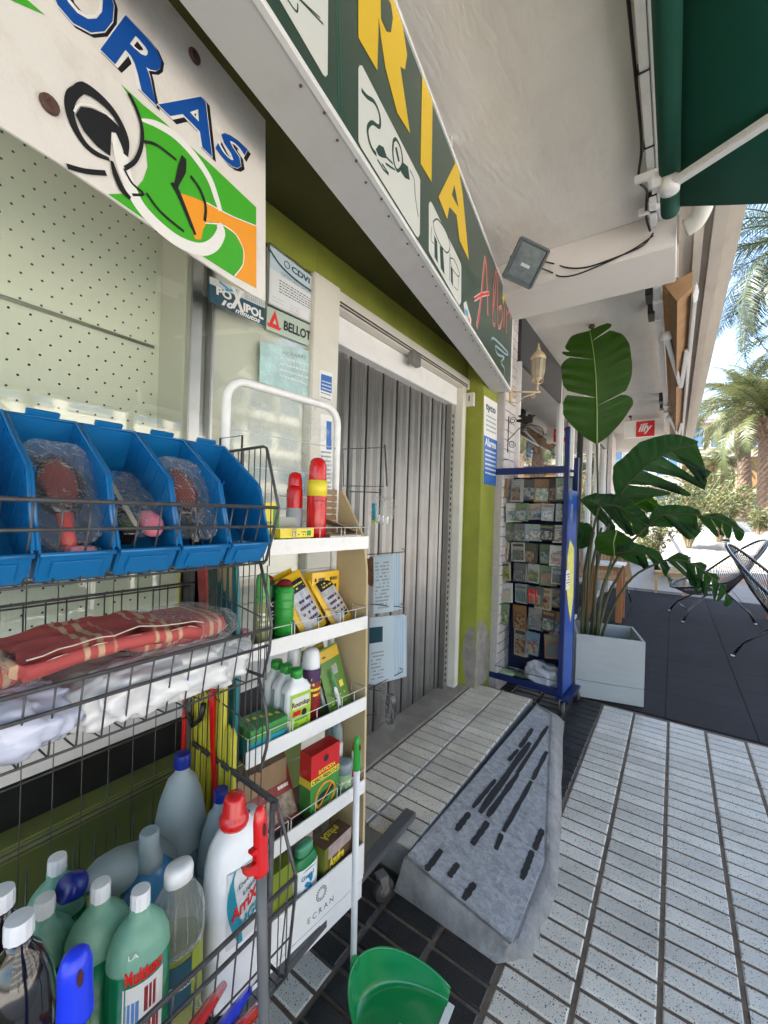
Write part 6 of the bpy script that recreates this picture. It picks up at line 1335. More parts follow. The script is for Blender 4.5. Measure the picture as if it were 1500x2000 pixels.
spec = [[(0, 2), (.11, 0), (.19, 1), (.29, 2), (.40, 4), (.47, 3)], [(-.01, 6), (.10, 0), (.18, 3), (.26, 5), (.36, 6), (.46, 1)], [(.08, 3), (.16, 1), (.26, 6), (.36, 4), (.45, 0)], [(.0, 5), (.12, 0), (.22, 1), (.34, 3), (.43, 0)],
        [(.03, 5), (.15, 1), (.26, 0), (.36, 3), (.45, 0)], [(.06, 0), (.17, 0), (.27, 1), (.34, 5), (.42, 2)], [(.05, 3), (.17, 2), (.28, 1), (.38, 4), (.45, 2)], [(.17, 5), (.27, 6), (.42, 2)]]
posn = ['far left', 'left', 'left of centre', 'centre', 'right of centre', 'right']; rown = ['top', 'second', 'third', 'fourth', 'fifth', 'sixth', 'seventh', 'lowest']
def photomat(name, seed):
    m, n, b, out = newmat(name); L = n.links; geo = n.nodes.new('ShaderNodeNewGeometry'); mp = n.nodes.new('ShaderNodeMapping'); mp.inputs['Location'].default_value = (seed*3.1, seed, 0); L.new(geo.outputs[0], mp.inputs[0])
    no = n.nodes.new('ShaderNodeTexNoise'); no.inputs['Scale'].default_value = 38; no.inputs['Detail'].default_value = 5; L.new(mp.outputs[0], no.inputs[0]); r = n.nodes.new('ShaderNodeValToRGB'); cr = r.color_ramp; cr.elements[0].position = .30; cr.elements[1].position = .72
    pal = [[(.02, .02, .025), (.10, .16, .10), (.45, .42, .34), (.62, .62, .6)], [(.03, .015, .01), (.30, .07, .04), (.50, .38, .2), (.10, .16, .3)], [(.01, .03, .04), (.08, .2, .3), (.5, .52, .5), (.3, .12, .05)], [(.02, .03, .01), (.12, .2, .03), (.42, .38, .08), (.6, .6, .55)]][seed % 4]
    pal = [tuple(x*.6 for x in q) for q in pal]
    cr.elements[0].color = (*pal[0], 1); cr.elements[1].color = (*pal[3], 1); e = cr.elements.new(.45); e.color = (*pal[1], 1); e = cr.elements.new(.57); e.color = (*pal[2], 1)
    L.new(no.outputs[0], r.inputs[0]); L.new(r.outputs[0], b.inputs['Base Color']); b.inputs['Roughness'].default_value = .3; b.inputs['Coat Weight'].default_value = .5; return m
photo_m = [photomat('printed_picture_'+'abcd'[i], i) for i in range(4)]
Mr = Matrix.Translation((-1.225, 3.20, 0)) @ Matrix.Rotation(RA_, 4, 'Z')
for r, (zt, hh) in enumerate(rowsz):
    for c, (x, mi) in enumerate(spec[r]):
        wd = rnd.uniform(.085, .125); n = rnd.choice((2, 3, 4)); x += .030+rnd.uniform(-.008, .008)
        yf = rnd.uniform(.04, .12); h2 = hh*rnd.uniform(.80, 1.12)
        loc = Mr @ Vector((x+wd/2, yf, zt-h2))
        lab = f'{names[mi]} packet hanging {posn[min(c, 5)]} in the {rown[r]} row of the blue rack'
        it = Item('hanging_packet', lab, 'packet', loc, RA_+rnd.uniform(-.3, .3), 'packets hanging in the blue rack'); it.t.rotation_euler = (rnd.uniform(-.06, .06), rnd.uniform(-.07, .07), RA_+rnd.uniform(-.3, .3))
        for k in range(n):
            g = MB(); g.rbox(-wd/2, wd/2, .010*k, .010*k+.004, 0, h2, .003, 2); it.p('card', g, pack_m[mi])
        m2 = pack_m[(mi*3+r+c) % 7]; m2 = pack_m[4] if m2 is pack_m[mi] else m2
        ff = lambda a0, a1, b0, b1: (lambda a, b: Vector((-wd/2+wd*(a0+(a1-a0)*a), -.0012, h2*(b0+(b1-b0)*b))))
        it.patch(ff(.10, .90, .08, .60), photo_m[rnd.randrange(4)] if rnd.random() < .75 else m2, 1, name='print')
        if rnd.random() < .5: it.patch(ff(.1, .9, .78, .92), pack_m[rnd.choice((3, 4, 6, 2))], 1, name='print')
        it.lines(ff(.12, .88, .60, .75), 2, M_txt, .15)
        if mi in (0, 1, 3, 4, 6): 
            g = pillow((0, -.012, h2*.35), (wd*.8, .02, h2*.55), .004, r+c, (10, 8), .6, 30); it.p('blister', g, M_thin)
        g = MB(); g.tube([(0, .12, h2*.96), (0, -.02, h2*.96), (0, -.024, h2*.96+.008)], .0016, 5); it.p('peg', g, M_wire)
it = Item('red_tool_pack', 'red handled tools in a clear pack in the sixth row of the blue rack', 'pack', Mr @ Vector((.36, .045, .75)), RA_)
for k in range(4): g = MB(); g.tube([(-.03+.02*k, 0, 0), (-.03+.018*k, 0, .10)], .006, 8); it.p('handle', g, M_red)
t = thing('crumpled_bag', 'crumpled grey white plastic bag on the right of the blue rack tray', 'bag', Mr @ Vector((.43, .12, .13)), RA_)
g = pillow((0, 0, .075), (.26, .18, .17), .035, 9, (22, 18), .8, 14); build('bag', g, mat('bag_white', (.50, .51, .56), .3, bump=1, bscale=30, coat=.3), t)
t = thing('soil_packets', 'pale green packets lying on the left of the blue rack tray', 'packet', Mr @ Vector((.14, .10, .13)), RA_)
g = pillow((0, 0, .02), (.16, .12, .035), .006, 5, (14, 10), .6, 20); build('packet', g, mat('pack_palegreen', (.42, .52, .32), .5), t); g = pillow((.12, .04, .02), (.14, .10, .04), .01, 8, (14, 10), .6, 20); build('packet', g, pack_m[3], t)
it = Item('yellow_leaflet', 'torn yellow and white leaflet stuck on the right side of the blue rack', 'leaflet', Mr @ Vector((RW+.001, .14, .90)), RA_)
g = MB(); g.prism([(0, -.11, .22), (0, -.05, .34), (0, .07, .27), (0, .09, -.10), (0, .03, -.28), (0, -.04, -.16), (0, -.10, -.02)], (.001, 0, 0)); it.p('sheet', g, mat('leaflet_yellow', (.70, .66, .15), .5, var=.2, vscale=20)); it.patch(lambda a, b: Vector((.0016, -.135+.10*a, -.02+.14*b)), M_wprint, 1, name='slip'); it.lines(lambda a, b: Vector((.002, -.12+.08*a, .0+.10*b)), 5, M_txt, .2)

# ================================================================== PLANTER AND BIRD OF PARADISE
P1, P2 = onZ(1257, 1387, 0), Vector((-.60, 3.505, 0)); pu = (P1-P2).normalized(); pv = Vector((-pu.y, pu.x, 0)); PW = (P1-P2).length; PH = .50
plr = thing('planter', 'square whitewashed wooden planter box at the corner of the terrace', 'planter')
M_plw = mat('whitewashed_wood', (.36, .38, .37), .6, var=.06, vscale=5, bump=.4, bscale=60, dirt=.15, dscale=9, dcol=(.3, .32, .3), stretch=(1, 1, 5))
def pw(a, b, z): return P2+pu*a+pv*b+Vector((0, 0, z))
D_ = .46
for nm, (a0, a1, b0, b1) in (('front_board', (0, PW, 0, .018)), ('back_board', (0, PW, D_-.018, D_)), ('side_board', (PW-.018, PW, .0185, D_-.0185)), ('side_board', (0, .018, .0185, D_-.0185))):
    for z0, z1 in ((.02, .148), (.151, PH)):
        g = MB(); c = [pw(a, b, 0) for a, b in ((a0, b0), (a1, b0), (a1, b1), (a0, b1))]; g.prism([p+Vector((0, 0, z0)) for p in c], (0, 0, z1-z0)); build(nm, g, M_plw, plr, .002)
g = MB(); g.prism([pw(.02, .02, .30), pw(PW-.02, .02, .30), pw(PW-.02, D_-.02, .30), pw(.02, D_-.02, .30)], (0, 0, .06)); build('soil', g, mat('soil', (.03, .02, .014), 1, bump=1, bscale=60), plr)
M_leafA = None
def leafmat(name, c1, c2, tr=.35, rough=.32, vein=260):
    m, n, b, out = newmat(name); L = n.links; uv = n.nodes.new('ShaderNodeUVMap'); sx = n.nodes.new('ShaderNodeSeparateXYZ'); L.new(uv.outputs[0], sx.inputs[0])
    w1 = n.nodes.new('ShaderNodeTexWave'); w1.inputs['Scale'].default_value = vein/20; w1.inputs['Distortion'].default_value = .6; w1.bands_direction = 'X'; L.new(uv.outputs[0], w1.inputs[0])
    geo = n.nodes.new('ShaderNodeNewGeometry'); no = n.nodes.new('ShaderNodeTexNoise'); no.inputs['Scale'].default_value = 9; L.new(geo.outputs[0], no.inputs[0])
    mx = n.nodes.new('ShaderNodeMix'); mx.data_type = 'RGBA'; mx.inputs[6].default_value = (*c1, 1); mx.inputs[7].default_value = (*c2, 1)
    ad = n.nodes.new('ShaderNodeMath'); ad.operation = 'MULTIPLY'; ad.inputs[1].default_value = .5; L.new(w1.outputs[1], ad.inputs[0]); a2 = n.nodes.new('ShaderNodeMath'); a2.operation = 'ADD'; L.new(ad.outputs[0], a2.inputs[0]); mu = n.nodes.new('ShaderNodeMath'); mu.operation = 'MULTIPLY'; mu.inputs[1].default_value = .7; L.new(no.outputs[0], mu.inputs[0]); L.new(mu.outputs[0], a2.inputs[1])
    L.new(a2.outputs[0], mx.inputs[0]); L.new(mx.outputs[2], b.inputs['Base Color']); b.inputs['Roughness'].default_value = rough
    bp = n.nodes.new('ShaderNodeBump'); bp.inputs['Strength'].default_value = .8; bp.inputs['Distance'].default_value = .003; L.new(w1.outputs[1], bp.inputs['Height']); L.new(bp.outputs[0], b.inputs['Normal'])
    t = n.nodes.new('ShaderNodeBsdfTranslucent'); sc = n.nodes.new('ShaderNodeVectorMath'); sc.operation = 'MULTIPLY'; sc.inputs[1].default_value = (1.6, 1.9, .5); L.new(mx.outputs[2], sc.inputs[0]); L.new(sc.outputs[0], t.inputs[0])
    ms = n.nodes.new('ShaderNodeMixShader'); ms.inputs[0].default_value = tr; L.new(b.outputs[0], ms.inputs[1]); L.new(t.outputs[0], ms.inputs[2]); L.new(ms.outputs[0], out.inputs[0]); MATS[name] = m; return m
M_leaf1 = leafmat('banana_leaf_bright', (.018, .065, .004), (.036, .10, .007), .30); M_leaf2 = leafmat('banana_leaf_dark', (.012, .046, .014), (.026, .085, .024), .28, .24)
M_stem = mat('leaf_stalk', (.060, .065, .022), .45, var=.3, vscale=30, stretch=(1, 1, .15)); M_rib = mat('leaf_midrib', (.22, .30, .10), .4)
plant = thing('bird_of_paradise', 'tall bird of paradise plant with huge split paddle leaves in the white planter', 'plant', tuple(pw(.12, .2, .3)))
PI_ = Matrix.Translation(-pw(.12, .2, .3))
def leaf(mid, side, wl, wr, cutsL=(), cutsR=(), fold=.0, droop=.0, sweep=.25, m=M_leaf1, gap=.10, nt=36, nw=5, curl=0):
    mid = [Vector(p) for p in mid]; N = len(mid)
    seg = [0]
    for a, b in zip(mid, mid[1:]): seg.append(seg[-1]+(b-a).length)
    tot = seg[-1]
    def P(t):
        s = t*tot
        for i in range(N-1):
            if s <= seg[i+1] or i == N-2:
                f = (s-seg[i])/max(1e-6, seg[i+1]-seg[i]); return mid[i].lerp(mid[i+1], f)
    side = Vector(side).normalized(); g = MB(); uvs = []
    for sgn, cuts, wf in ((1, cutsR, wr), (-1, cutsL, wl)):
        cs = [0]+sorted(cuts)+[1]
        for ta, tb in zip(cs, cs[1:]):
            n = max(3, int(nt*(tb-ta))+1); vs = []; jj = rnd.uniform(-.12, .12); jd = rnd.uniform(.7, 1.35)
            for i in range(n+1):
                t = ta+(tb-ta)*i/n; p = P(t); T = (P(min(1, t+.01))-P(max(0, t-.01))).normalized()
                S = (side-T*side.dot(T)).normalized(); Nn = T.cross(S)
                tc = (ta+tb)/2; g_ = gap if (ta > 0 or tb < 1) else 0
                te = tc+(t-tc)*(1-g_) if g_ else t
                if ta == 0: te = t*(1-g_*.5) if g_ else t
                f_ = (t-ta)/(tb-ta); round_ = (1-(.22 if gap < .2 else .45)*abs(2*f_-1+jj)**(4 if gap < .2 else 2)) if g_ else 1
                w = wf(te)*round_
                for k in range(nw+1):
                    q = k/nw
                    wavy_ = .006*math.sin(t*60+sgn)*q
                    d = S*sgn*w*q*math.cos(fold*q)+Nn*(abs(w)*q*math.sin(fold)*.6*1+wavy_)+T*(sweep+jj*.5)*w*q+T*(te-t)*tot*q+Vector((0, 0, -droop*jd*(w*q)**2/.12 if droop else 0))
                    vs.append(p+d); uvs.append((t*20+q*sweep*2, q))
            g.add(vs, [(i*(nw+1)+k, (i+1)*(nw+1)+k, (i+1)*(nw+1)+k+1, i*(nw+1)+k+1) for i in range(n) for k in range(nw)], True)
    g.xf(PI_); me = g.mesh('leaf'); ul = me.uv_layers.new(name='UVMap')
    for lp in me.loops: ul.data[lp.index].uv = uvs[lp.vertex_index]
    o = inst('leaf', me, m, plant)
    g = MB(); nn_ = 14; g.tube([P(k/nn_)+Vector((0, 0, 0)) for k in range(nn_+1)], [.006*(1-.75*k/nn_)+.0008 for k in range(nn_+1)], 6); g.xf(PI_); build('midrib', g, M_rib if m is M_leaf1 else M_stem, o); return o
def stalk(pts, r0, r1): g = MB(); P = smoothpts(pts, 5); g.tube(P, [r0+(r1-r0)*i/(len(P)-1) for i in range(len(P))], 9); g.xf(PI_); return build('stalk', g, M_stem, plant)
YP = 3.83
def Q(x, y, Y=YP): return onY(x, y, Y)
root = Q(1150, 1262, 3.72)
CR = Vector((1, -.12, 0)); view = lambda a, b: (b-a)
def px2m(p): return (p-CAM).dot(FWD)/FPX
# the big upright leaf
k1 = px2m(Q(1165, 750)); prof1 = lambda t: 62*k1*(min(1, t/.20)**.55)*(1-max(0, (t-.62)/.38)**2.2*.62)*(1 if t < .97 else (1-t)/.03)
leaf([Q(1166, 868), Q(1166, 800), Q(1164, 740), Q(1160, 690), Q(1152, 645)], (1, .10, 0), prof1, prof1, cutsL=(.40, .735, .80), cutsR=(.33, .90), sweep=.38, gap=.045, m=M_leaf1, fold=.12, nt=44)
stalk([root+Vector((0, .03, -.05)), Q(1165, 1120), Q(1168, 1000), Q(1166, 868)], .015, .008)
# lower right big leaf with three fingers
k2 = px2m(Q(1270, 930, 3.7)); pL = lambda t: 44*k2*(min(1, t/.18)**.5)*(1-max(0, (t-.45)/.55)**1.6*.88); pR = lambda t: 92*k2*(min(1, t/.15)**.6)*(1-max(0, (t-.6)/.4)**2*.7)
leaf([Q(1207, 975, 3.75), Q(1232, 938, 3.72), Q(1268, 905, 3.68), Q(1310, 880, 3.64), Q(1362, 868, 3.60)], (.62, -.1, -.62), pL, pR, cutsR=(.20, .42, .66), cutsL=(), sweep=.45, gap=.26, m=M_leaf2, fold=.1, droop=.0, nt=44)
stalk([root+Vector((.03, 0, -.05)), Q(1165, 1120, 3.75), Q(1188, 1030, 3.76), Q(1207, 975, 3.75)], .015, .008)
# drooping folded leaf in the middle
k3 = px2m(Q(1200, 1000, 3.6)); p3_ = lambda t: 66*k3*(min(1, t/.15)**.6)*(1-max(0, (t-.5)/.5)**2*.8)
leaf([Q(1131, 978, 3.70), Q(1165, 985, 3.64), Q(1205, 988, 3.6), Q(1240, 1010, 3.58), Q(1266, 1028, 3.56)], (.1, .5, -.8), lambda t: p3_(t)*.45, p3_, cutsR=(.30, .55, .7), sweep=.45, gap=.10, m=M_leaf2, fold=.5, droop=.1)
leaf([Q(1190, 1010, 3.9), Q(1225, 992, 3.85), Q(1262, 975, 3.8), Q(1290, 992, 3.76)], (.3, .4, -.7), lambda t: p3_(t)*.30, lambda t: p3_(t)*.45, cutsR=(.5,), sweep=.2, gap=.1, m=M_leaf1, fold=.3, droop=.2)
leaf([Q(1205, 1035, 3.66), Q(1198, 1060, 3.62), Q(1200, 1085, 3.6)], (1, 0, -.1), lambda t: p3_(t)*.5, lambda t: p3_(t)*.5, sweep=.3, m=M_leaf1, fold=.2)
stalk([root+Vector((-.02, .02, -.05)), Q(1150, 1120, 3.72), Q(1158, 1040, 3.72), Q(1170, 990, 3.66)], .015, .008)
# long horizontal leaf with hanging strips
k4 = px2m(Q(1350, 1020, 3.5)); p4_ = lambda t: 64*k4*(min(1, t/.12)**.6)*(1-.75*t**1.5)
leaf([Q(1264, 1028, 3.60), Q(1290, 1006, 3.55), Q(1345, 1003, 3.50), Q(1400, 1012, 3.46), Q(1455, 1042, 3.44)], (.15, .25, -.95), lambda t: p4_(t)*.35, p4_, cutsR=(.55, .67, .78, .88), cutsL=(.6,), sweep=.6, gap=.22, m=M_leaf2, fold=.3, droop=.0)
stalk([root+Vector((.05, -.01, -.05)), Q(1175, 1160, 3.70), Q(1205, 1090, 3.66), Q(1264, 1028, 3.60)], .015, .008)
# small leaves low on the right
leaf([Q(1198, 1082, 3.62), Q(1235, 1075, 3.56), Q(1275, 1085, 3.52), Q(1300, 1110, 3.50), Q(1309, 1145, 3.48)], (.25, .3, -.9), lambda t: p4_(t)*.32, lambda t: p4_(t)*.85, cutsR=(.45, .65), sweep=.5, gap=.22, m=M_leaf2, fold=.35, droop=.0)
stalk([root+Vector((.04, .02, -.05)), Q(1172, 1170, 3.68), Q(1186, 1120, 3.64), Q(1198, 1082, 3.62)], .012, .007)
leaf([Q(1300, 1094, 3.52), Q(1335, 1094, 3.48), Q(1372, 1112, 3.46), Q(1405, 1140, 3.44), Q(1430, 1178, 3.42)], (.1, .3, -.95), lambda t: p4_(t)*.25, lambda t: p4_(t)*1.15, cutsR=(.12, .26, .38, .50, .62, .74, .86), cutsL=(.3, .5, .7, .85), sweep=.5, gap=.36, m=M_leaf2, fold=.25, droop=.0)
stalk([root+Vector((.06, 0, -.05)), Q(1190, 1200, 3.66), Q(1235, 1128, 3.60), Q(1300, 1094, 3.52)], .012, .006)
stalk([root+Vector((-.05, 0, -.05)), Q(1140, 1140, 3.76), Q(1152, 1060, 3.76), Q(1160, 1035, 3.76)], .017, .008); stalk([root+Vector((-.03, .03, -.05)), Q(1150, 1150, 3.78), Q(1162, 1080, 3.78), Q(1175, 1030, 3.78)], .017, .008); stalk([root+Vector((.03, .03, -.05)), Q(1185, 1170, 3.78), Q(1205, 1130, 3.76), Q(1218, 1105, 3.74)], .013, .008)
leaf([Q(1125, 1020, 3.85), Q(1140, 1045, 3.82), Q(1130, 1070, 3.80)], (.8, 0, -.5), lambda t: p3_(t)*.35, lambda t: p3_(t)*.35, m=M_leaf2, fold=.3)

# ================================================================== LANTERN, HOOK BRACKET, FLOODLIGHT, CABLES
M_lant = mat('lantern_cream', (.55, .42, .26), .4, .1, var=.12, vscale=40, dirt=.25, dscale=60); M_amber = mat('lantern_glass', (.42, .38, .28), .15, coat=.6, trans=.3)
lz = onX(996, 765, -1.112); lt = thing('wall_lantern', 'ornate cream wall lantern on a scrolled arm beside the green sign', 'lantern', tuple(lz)); lt.scale = (1.18, 1.18, 1.22)

ld = onX(1036, 740, -.97)-lz; lc = Vector((.155, .10, .0)); R_ = .047
zb_ = onY(1037, 745, lz.y+.10).z-lz.z
g = MB(); g.lathe([(.005, zb_-.045), (.012, zb_-.035), (.010, zb_-.02), (.022, zb_-.008), (.034, zb_)], 16, c=(lc.x, lc.y, 0)); build('base', g, M_lant, lt); g = MB(); g.lathe([(.046, zb_+.125), (.052, zb_+.135), (.050, zb_+.142), (.036, zb_+.165), (.018, zb_+.182), (.011, zb_+.186), (.014, zb_+.195), (.010, zb_+.203), (.005, zb_+.212), (.0075, zb_+.222), (.002, zb_+.236)], 16, c=(lc.x, lc.y, 0)); build('cap', g, M_lant, lt)
g = MB(); g.lathe([(.033, zb_), (.043, zb_+.05), (.045, zb_+.125)], 12, c=(lc.x, lc.y, 0), smooth=False); build('glass', g, M_amber, lt)
g = MB()
for k in range(6):
    a = math.pi/3*k; g.tube([(lc.x+r_*math.cos(a), lc.y+r_*math.sin(a), zb_+z) for r_, z in ((.035, 0), (.044, .045), (.047, .125))], .0028, 6); g.tube([(lc.x+r_*math.cos(a), lc.y+r_*math.sin(a), zb_+z) for r_, z in ((.036, 0), (.04, -.02), (.026, -.03), (.012, -.03))], .0022, 5)
build('cage', g, M_lant, lt); tag(lt.children[-1], kind='stuff')
dv = Vector((lc.x, lc.y, 0)).normalized(); LN = lc.length; g = MB(); g.tube([(0, 0, 0), dv*LN*1.12], .006, 8); g.tube([Vector((lc.x, lc.y, 0)), Vector((lc.x, lc.y, zb_-.03))], .007, 8)
g.tube([dv*LN*.06+Vector((0, 0, -.07)), dv*LN*.3+Vector((0, 0, -.075)), dv*LN*.5+Vector((0, 0, -.035)), dv*LN*.75+Vector((0, 0, -.02)), dv*LN*.95+Vector((0, 0, -.005))], .0035, 6)
for c0, r_ in ((.18, .022), (.85, .016)): g.tube([dv*(LN*c0+r_*(1-k/26)*math.cos(k*.45))+Vector((0, 0, -.03+r_*(1-k/26)*math.sin(k*.45))) for k in range(20)], .0028, 5)
build('arm', g, M_lant, lt); g = MB(); g.rbox(-.002, .016, -.016, .016, -.07, .045, .008); build('wall_plate', g, M_lant, lt)
M_iron = mat('black_iron', (.015, .012, .011), .55, .5)
hz = onX(992, 845, -1.112); hb = thing('scroll_bracket', 'black wrought iron scroll bracket with a small bird on the white brick pier', 'bracket', tuple(hz)); g = MB()
g.tube([(0.003, 0, -.16), (0.003, 0, .13)], .0035, 6); g.tube(smoothpts([(0.003, 0, -.06), (.05, .01, -.01), (.10, .02, .04), (.18, .03, .05), (.25, .035, .02), (.265, .04, -.03), (.245, .04, -.05), (.225, .04, -.04), (.23, .04, -.02)], 5), .0035, 6)
g.tube([Vector((.035+.028*(1-k/30)*math.cos(k*.42), .006, .095+.03*(1-k/30)*math.sin(k*.42))) for k in range(22)], .0028, 5); g.tube([Vector((.035+.03*(1-k/30)*math.cos(-k*.42), .006, -.09+.034*(1-k/30)*math.sin(-k*.42))) for k in range(22)], .0028, 5); build('scroll', g, M_iron, hb)
g = MB(); g.prism([(.06, .015, .085), (.10, .02, .075), (.13, .022, .055), (.17, .028, .07), (.18, .03, .105), (.205, .03, .125), (.19, .03, .13), (.165, .028, .12), (.13, .024, .125), (.095, .02, .14), (.07, .016, .13), (.105, .02, .105), (.06, .015, .10)], (-.002, .008, 0)); build('bird', g, M_iron, hb, .001)
# floodlight
fl = thing('floodlight', 'grey floodlight tilted down at the end of the green sign', 'floodlight')
c = Vector((-.855, 2.50, 2.86)); fwv = (Vector((.50, -.62, -.55))).normalized(); rt = fwv.cross(Vector((0, 0, 1))).normalized(); up2 = rt.cross(fwv)
c0 = onZ(1027, 515, 2.86) ; c = c0
W2, H2 = .092, .102
M_fl = mat('floodlight_grey', (.055, .07, .07), .5, .2, dirt=.3, dscale=30, dcol=(.2, .18, .14))
rot = Matrix.Rotation(math.radians(-17), 3, fwv); rt = rot @ rt; up2 = rot @ up2
g = MB(); F = [c+rt*sx*W2+up2*sy*H2 for sx, sy in ((-1, -1), (1, -1), (1, 1), (-1, 1))]; Bk = [c-fwv*.05+rt*sx*W2*.7+up2*sy*H2*.6 for sx, sy in ((-1, -1), (1, -1), (1, 1), (-1, 1))]
g.add(F+Bk, [(0, 1, 2, 3), (7, 6, 5, 4)]+[(i, 4+i, 4+(i+1) % 4, (i+1) % 4) for i in range(4)]); build('housing', g, M_fl, fl, .003)
g = MB()
for i in range(4): g.beam(F[i], F[(i+1) % 4], .014, .016, fwv)
build('front_frame', g, M_fl, fl, .002)
g = MB(); g.add([c+rt*sx*W2*.84+up2*sy*H2*.84+fwv*.0045 for sx, sy in ((-1, -1), (1, -1), (1, 1), (-1, 1))], [(0, 1, 2, 3)]); build('lens', g, mat('dusty_lens', (.07, .09, .088), .25, coat=.5, var=.4, vscale=30), fl)
g = MB(); g.obox(c+fwv*.006-up2*.01, rt*.028, up2*.008, fwv*.002); build('lamp_tube', g, mat('lamp_white', (.4, .42, .4), .3), fl)
g = MB(); g.tube([c-fwv*.03-rt*.08, c-fwv*.07-rt*.08+Vector((0, 0, .03)), Vector((c.x-.05, c.y+.06, 2.97))], .006, 6); g.tube([c+rt*.078-fwv*.01, c+rt*.10-fwv*.01], .008, 8); build('yoke', g, M_fl, fl)
M_cab = mat('black_cable', (.01, .01, .01), .5)
cb = thing('lamp_cable', 'black cables sagging from the floodlight along the beam to the gutter', 'cable')
for zoff, P in ((0, [(1073, 513), (1110, 523), (1150, 521), (1210, 500), (1255, 480), (1276, 455)]), (1, [(1073, 530), (1095, 540), (1130, 535), (1190, 510), (1240, 485), (1276, 460)])):
    g = MB(); g.tube(smoothpts([c+rt*.10]+[onY(x, y, 2.715) for x, y in P], 4), .0045, 6); build('cable', g, M_cab, cb)
# gutter channel, clips and its cable
gt = thing('cable_trunking', 'white square trunking with clips along the canopy edge', 'trunking')
g = MB(); g.box(-.150, -.117, -1.2, 2.45, 3.062, 3.098); build('channel', g, M_white, gt, .002)
g = MB(); g.box(-.150, -.117, 2.50, 2.70, 3.02, 3.058); build('channel', g, M_white, gt, .002)
for y in (1.78, 2.16, 2.52, 2.60):
    g = MB(); g.box(-.153, -.115, y, y+.006, 3.058, 3.0985); g.box(-.156, -.1535, y, y+.006, 3.05, 3.099); build('strap', g, M_cab, gt)
for y in (2.30, 2.56):
    g = MB(); g.box(-.20, -.03, y, y+.022, 3.02, 3.055); g.box(-.05, -.02, y-.01, y+.032, 2.98, 3.06); build('bracket', g, M_white, gt, .003)
g = MB(); g.tube(smoothpts([(-.165, .4, 3.085), (-.166, 1.2, 3.08), (-.163, 1.8, 3.08), (-.163, 2.15, 3.075), (-.185, 2.34, 3.06), (-.155, 2.42, 3.05), (-.16, 2.5, 3.04), (-.165, 2.62, 3.03), (-.15, 2.70, 3.0)], 5), .006, 7); build('cable', g, M_cab, gt)

# ================================================================== GREEN AWNING
M_awn = mat('green_awning_cloth', (.004, .12, .075), .8, trans=.35, var=.05, vscale=8, bump=.3, bscale=300)
aw = thing('green_awning', 'open dark green awning on a white folding arm over the pavement', 'awning')
za = 2.80; A0 = onY(1326, 403, 2.23); A1 = onY(1500, 394, 2.23); slope = (A1.z-A0.z)/(A1.x-A0.x)
g = MB(); vs = []
for i in range(9):
    for j in range(13):
        x = A0.x+1.55*i/8; y = 2.23-4.2*j/12; vs.append((x, y, A0.z+slope*(x-A0.x)-.012*math.sin(math.pi*i/8)))
g.add(vs, [(i*13+j, (i+1)*13+j, (i+1)*13+j+1, i*13+j+1) for i in range(8) for j in range(12)], True); cl = build('canopy_cloth', g, M_awn, aw)
so_ = cl.modifiers.new('t', 'SOLIDIFY'); so_.thickness = .0015
g = MB(); g.tube([(A0.x-.032, -2.0, A0.z+.0), (A0.x-.032, 2.245, A0.z+.0)], .036, 16); build('roller', g, M_awn, aw)
xe = A0.x+1.55; ze = A0.z+slope*1.55; g = MB(); g.box(xe-.02, xe+.02, -2, 2.23, ze-.03, ze+.02); build('front_bar', g, M_white, aw, .004)
j0 = onZ(1308, 362, A0.z-.055); j1 = onZ(1500, 236, j0.z-.05); jd_ = (j1-j0).normalized(); elb = j0+jd_*.95
for ys_ in (1.1, -.1, -1.3):
    g = MB(); g.prism([(A0.x+.02, ys_, A0.z-.016), (A0.x+1.5, ys_, A0.z+slope*1.48-.016), (A0.x+1.5, ys_+.02, A0.z+slope*1.48-.016), (A0.x+.02, ys_+.02, A0.z-.016)], (0, 0, .002)); build('seam', g, M_awn, aw)
g = MB(); g.beam(j0, elb, .040, .026); build('arm', g, M_white, aw, .005); g = MB(); g.beam(elb, Vector((xe-.02, elb.y+.5, ze-.02)), .036, .024); build('arm', g, M_white, aw, .004)
g = MB(); g.lathe([(.012, -.03), (.034, -.026), (.036, 0), (.034, .026), (.012, .03)], 20, c=tuple(j0)); g.obox(j0+Vector((-.03, .0, .03)), (.03, 0, 0), (0, .02, 0), (0, 0, .03)); build('shoulder_joint', g, M_white, aw)
# folded awning of the cafe
M_awb = mat('brown_awning_cloth', (.30, .17, .075), .8, var=.2, vscale=6, bump=.4, bscale=100)
ab = thing('folded_awning', 'folded beige and brown awning with V shaped white arms along the cafe', 'awning')
g = MB(); g.tube([(-.055, 3.25, 2.93), (-.055, 9.3, 2.93)], .05, 14); build('roller', g, M_awb, ab)
g = MB(); g.add([(-.09, 3.22, 2.92), (-.02, 3.22, 2.80), (.055, 3.22, 2.87), (.055, 3.22, 2.97), (-.09, 9.3, 2.92), (-.02, 9.3, 2.80), (.055, 9.3, 2.87), (.055, 9.3, 2.97)], [(0, 1, 5, 4), (1, 2, 6, 5), (2, 3, 7, 6), (0, 3, 2, 1), (4, 5, 6, 7)]); build('canopy_cloth', g, M_awb, ab)
g = MB(); g.box(.06, .085, 3.3, 9.3, 2.83, 2.92); build('front_bar', g, M_white, ab, .004)
g = MB(); g.prism([(.065, 3.29, 2.80), (.085, 3.29, 2.81), (.092, 3.29, 2.87), (.078, 3.29, 2.93), (.06, 3.29, 2.85)], (0, .012, 0)); build('end_cap', g, M_wprint, ab, .002)
g = MB(); g.box(-.155, -.115, 3.25, 9.3, 2.93, 2.98); build('torsion_bar', g, M_white, ab, .003)
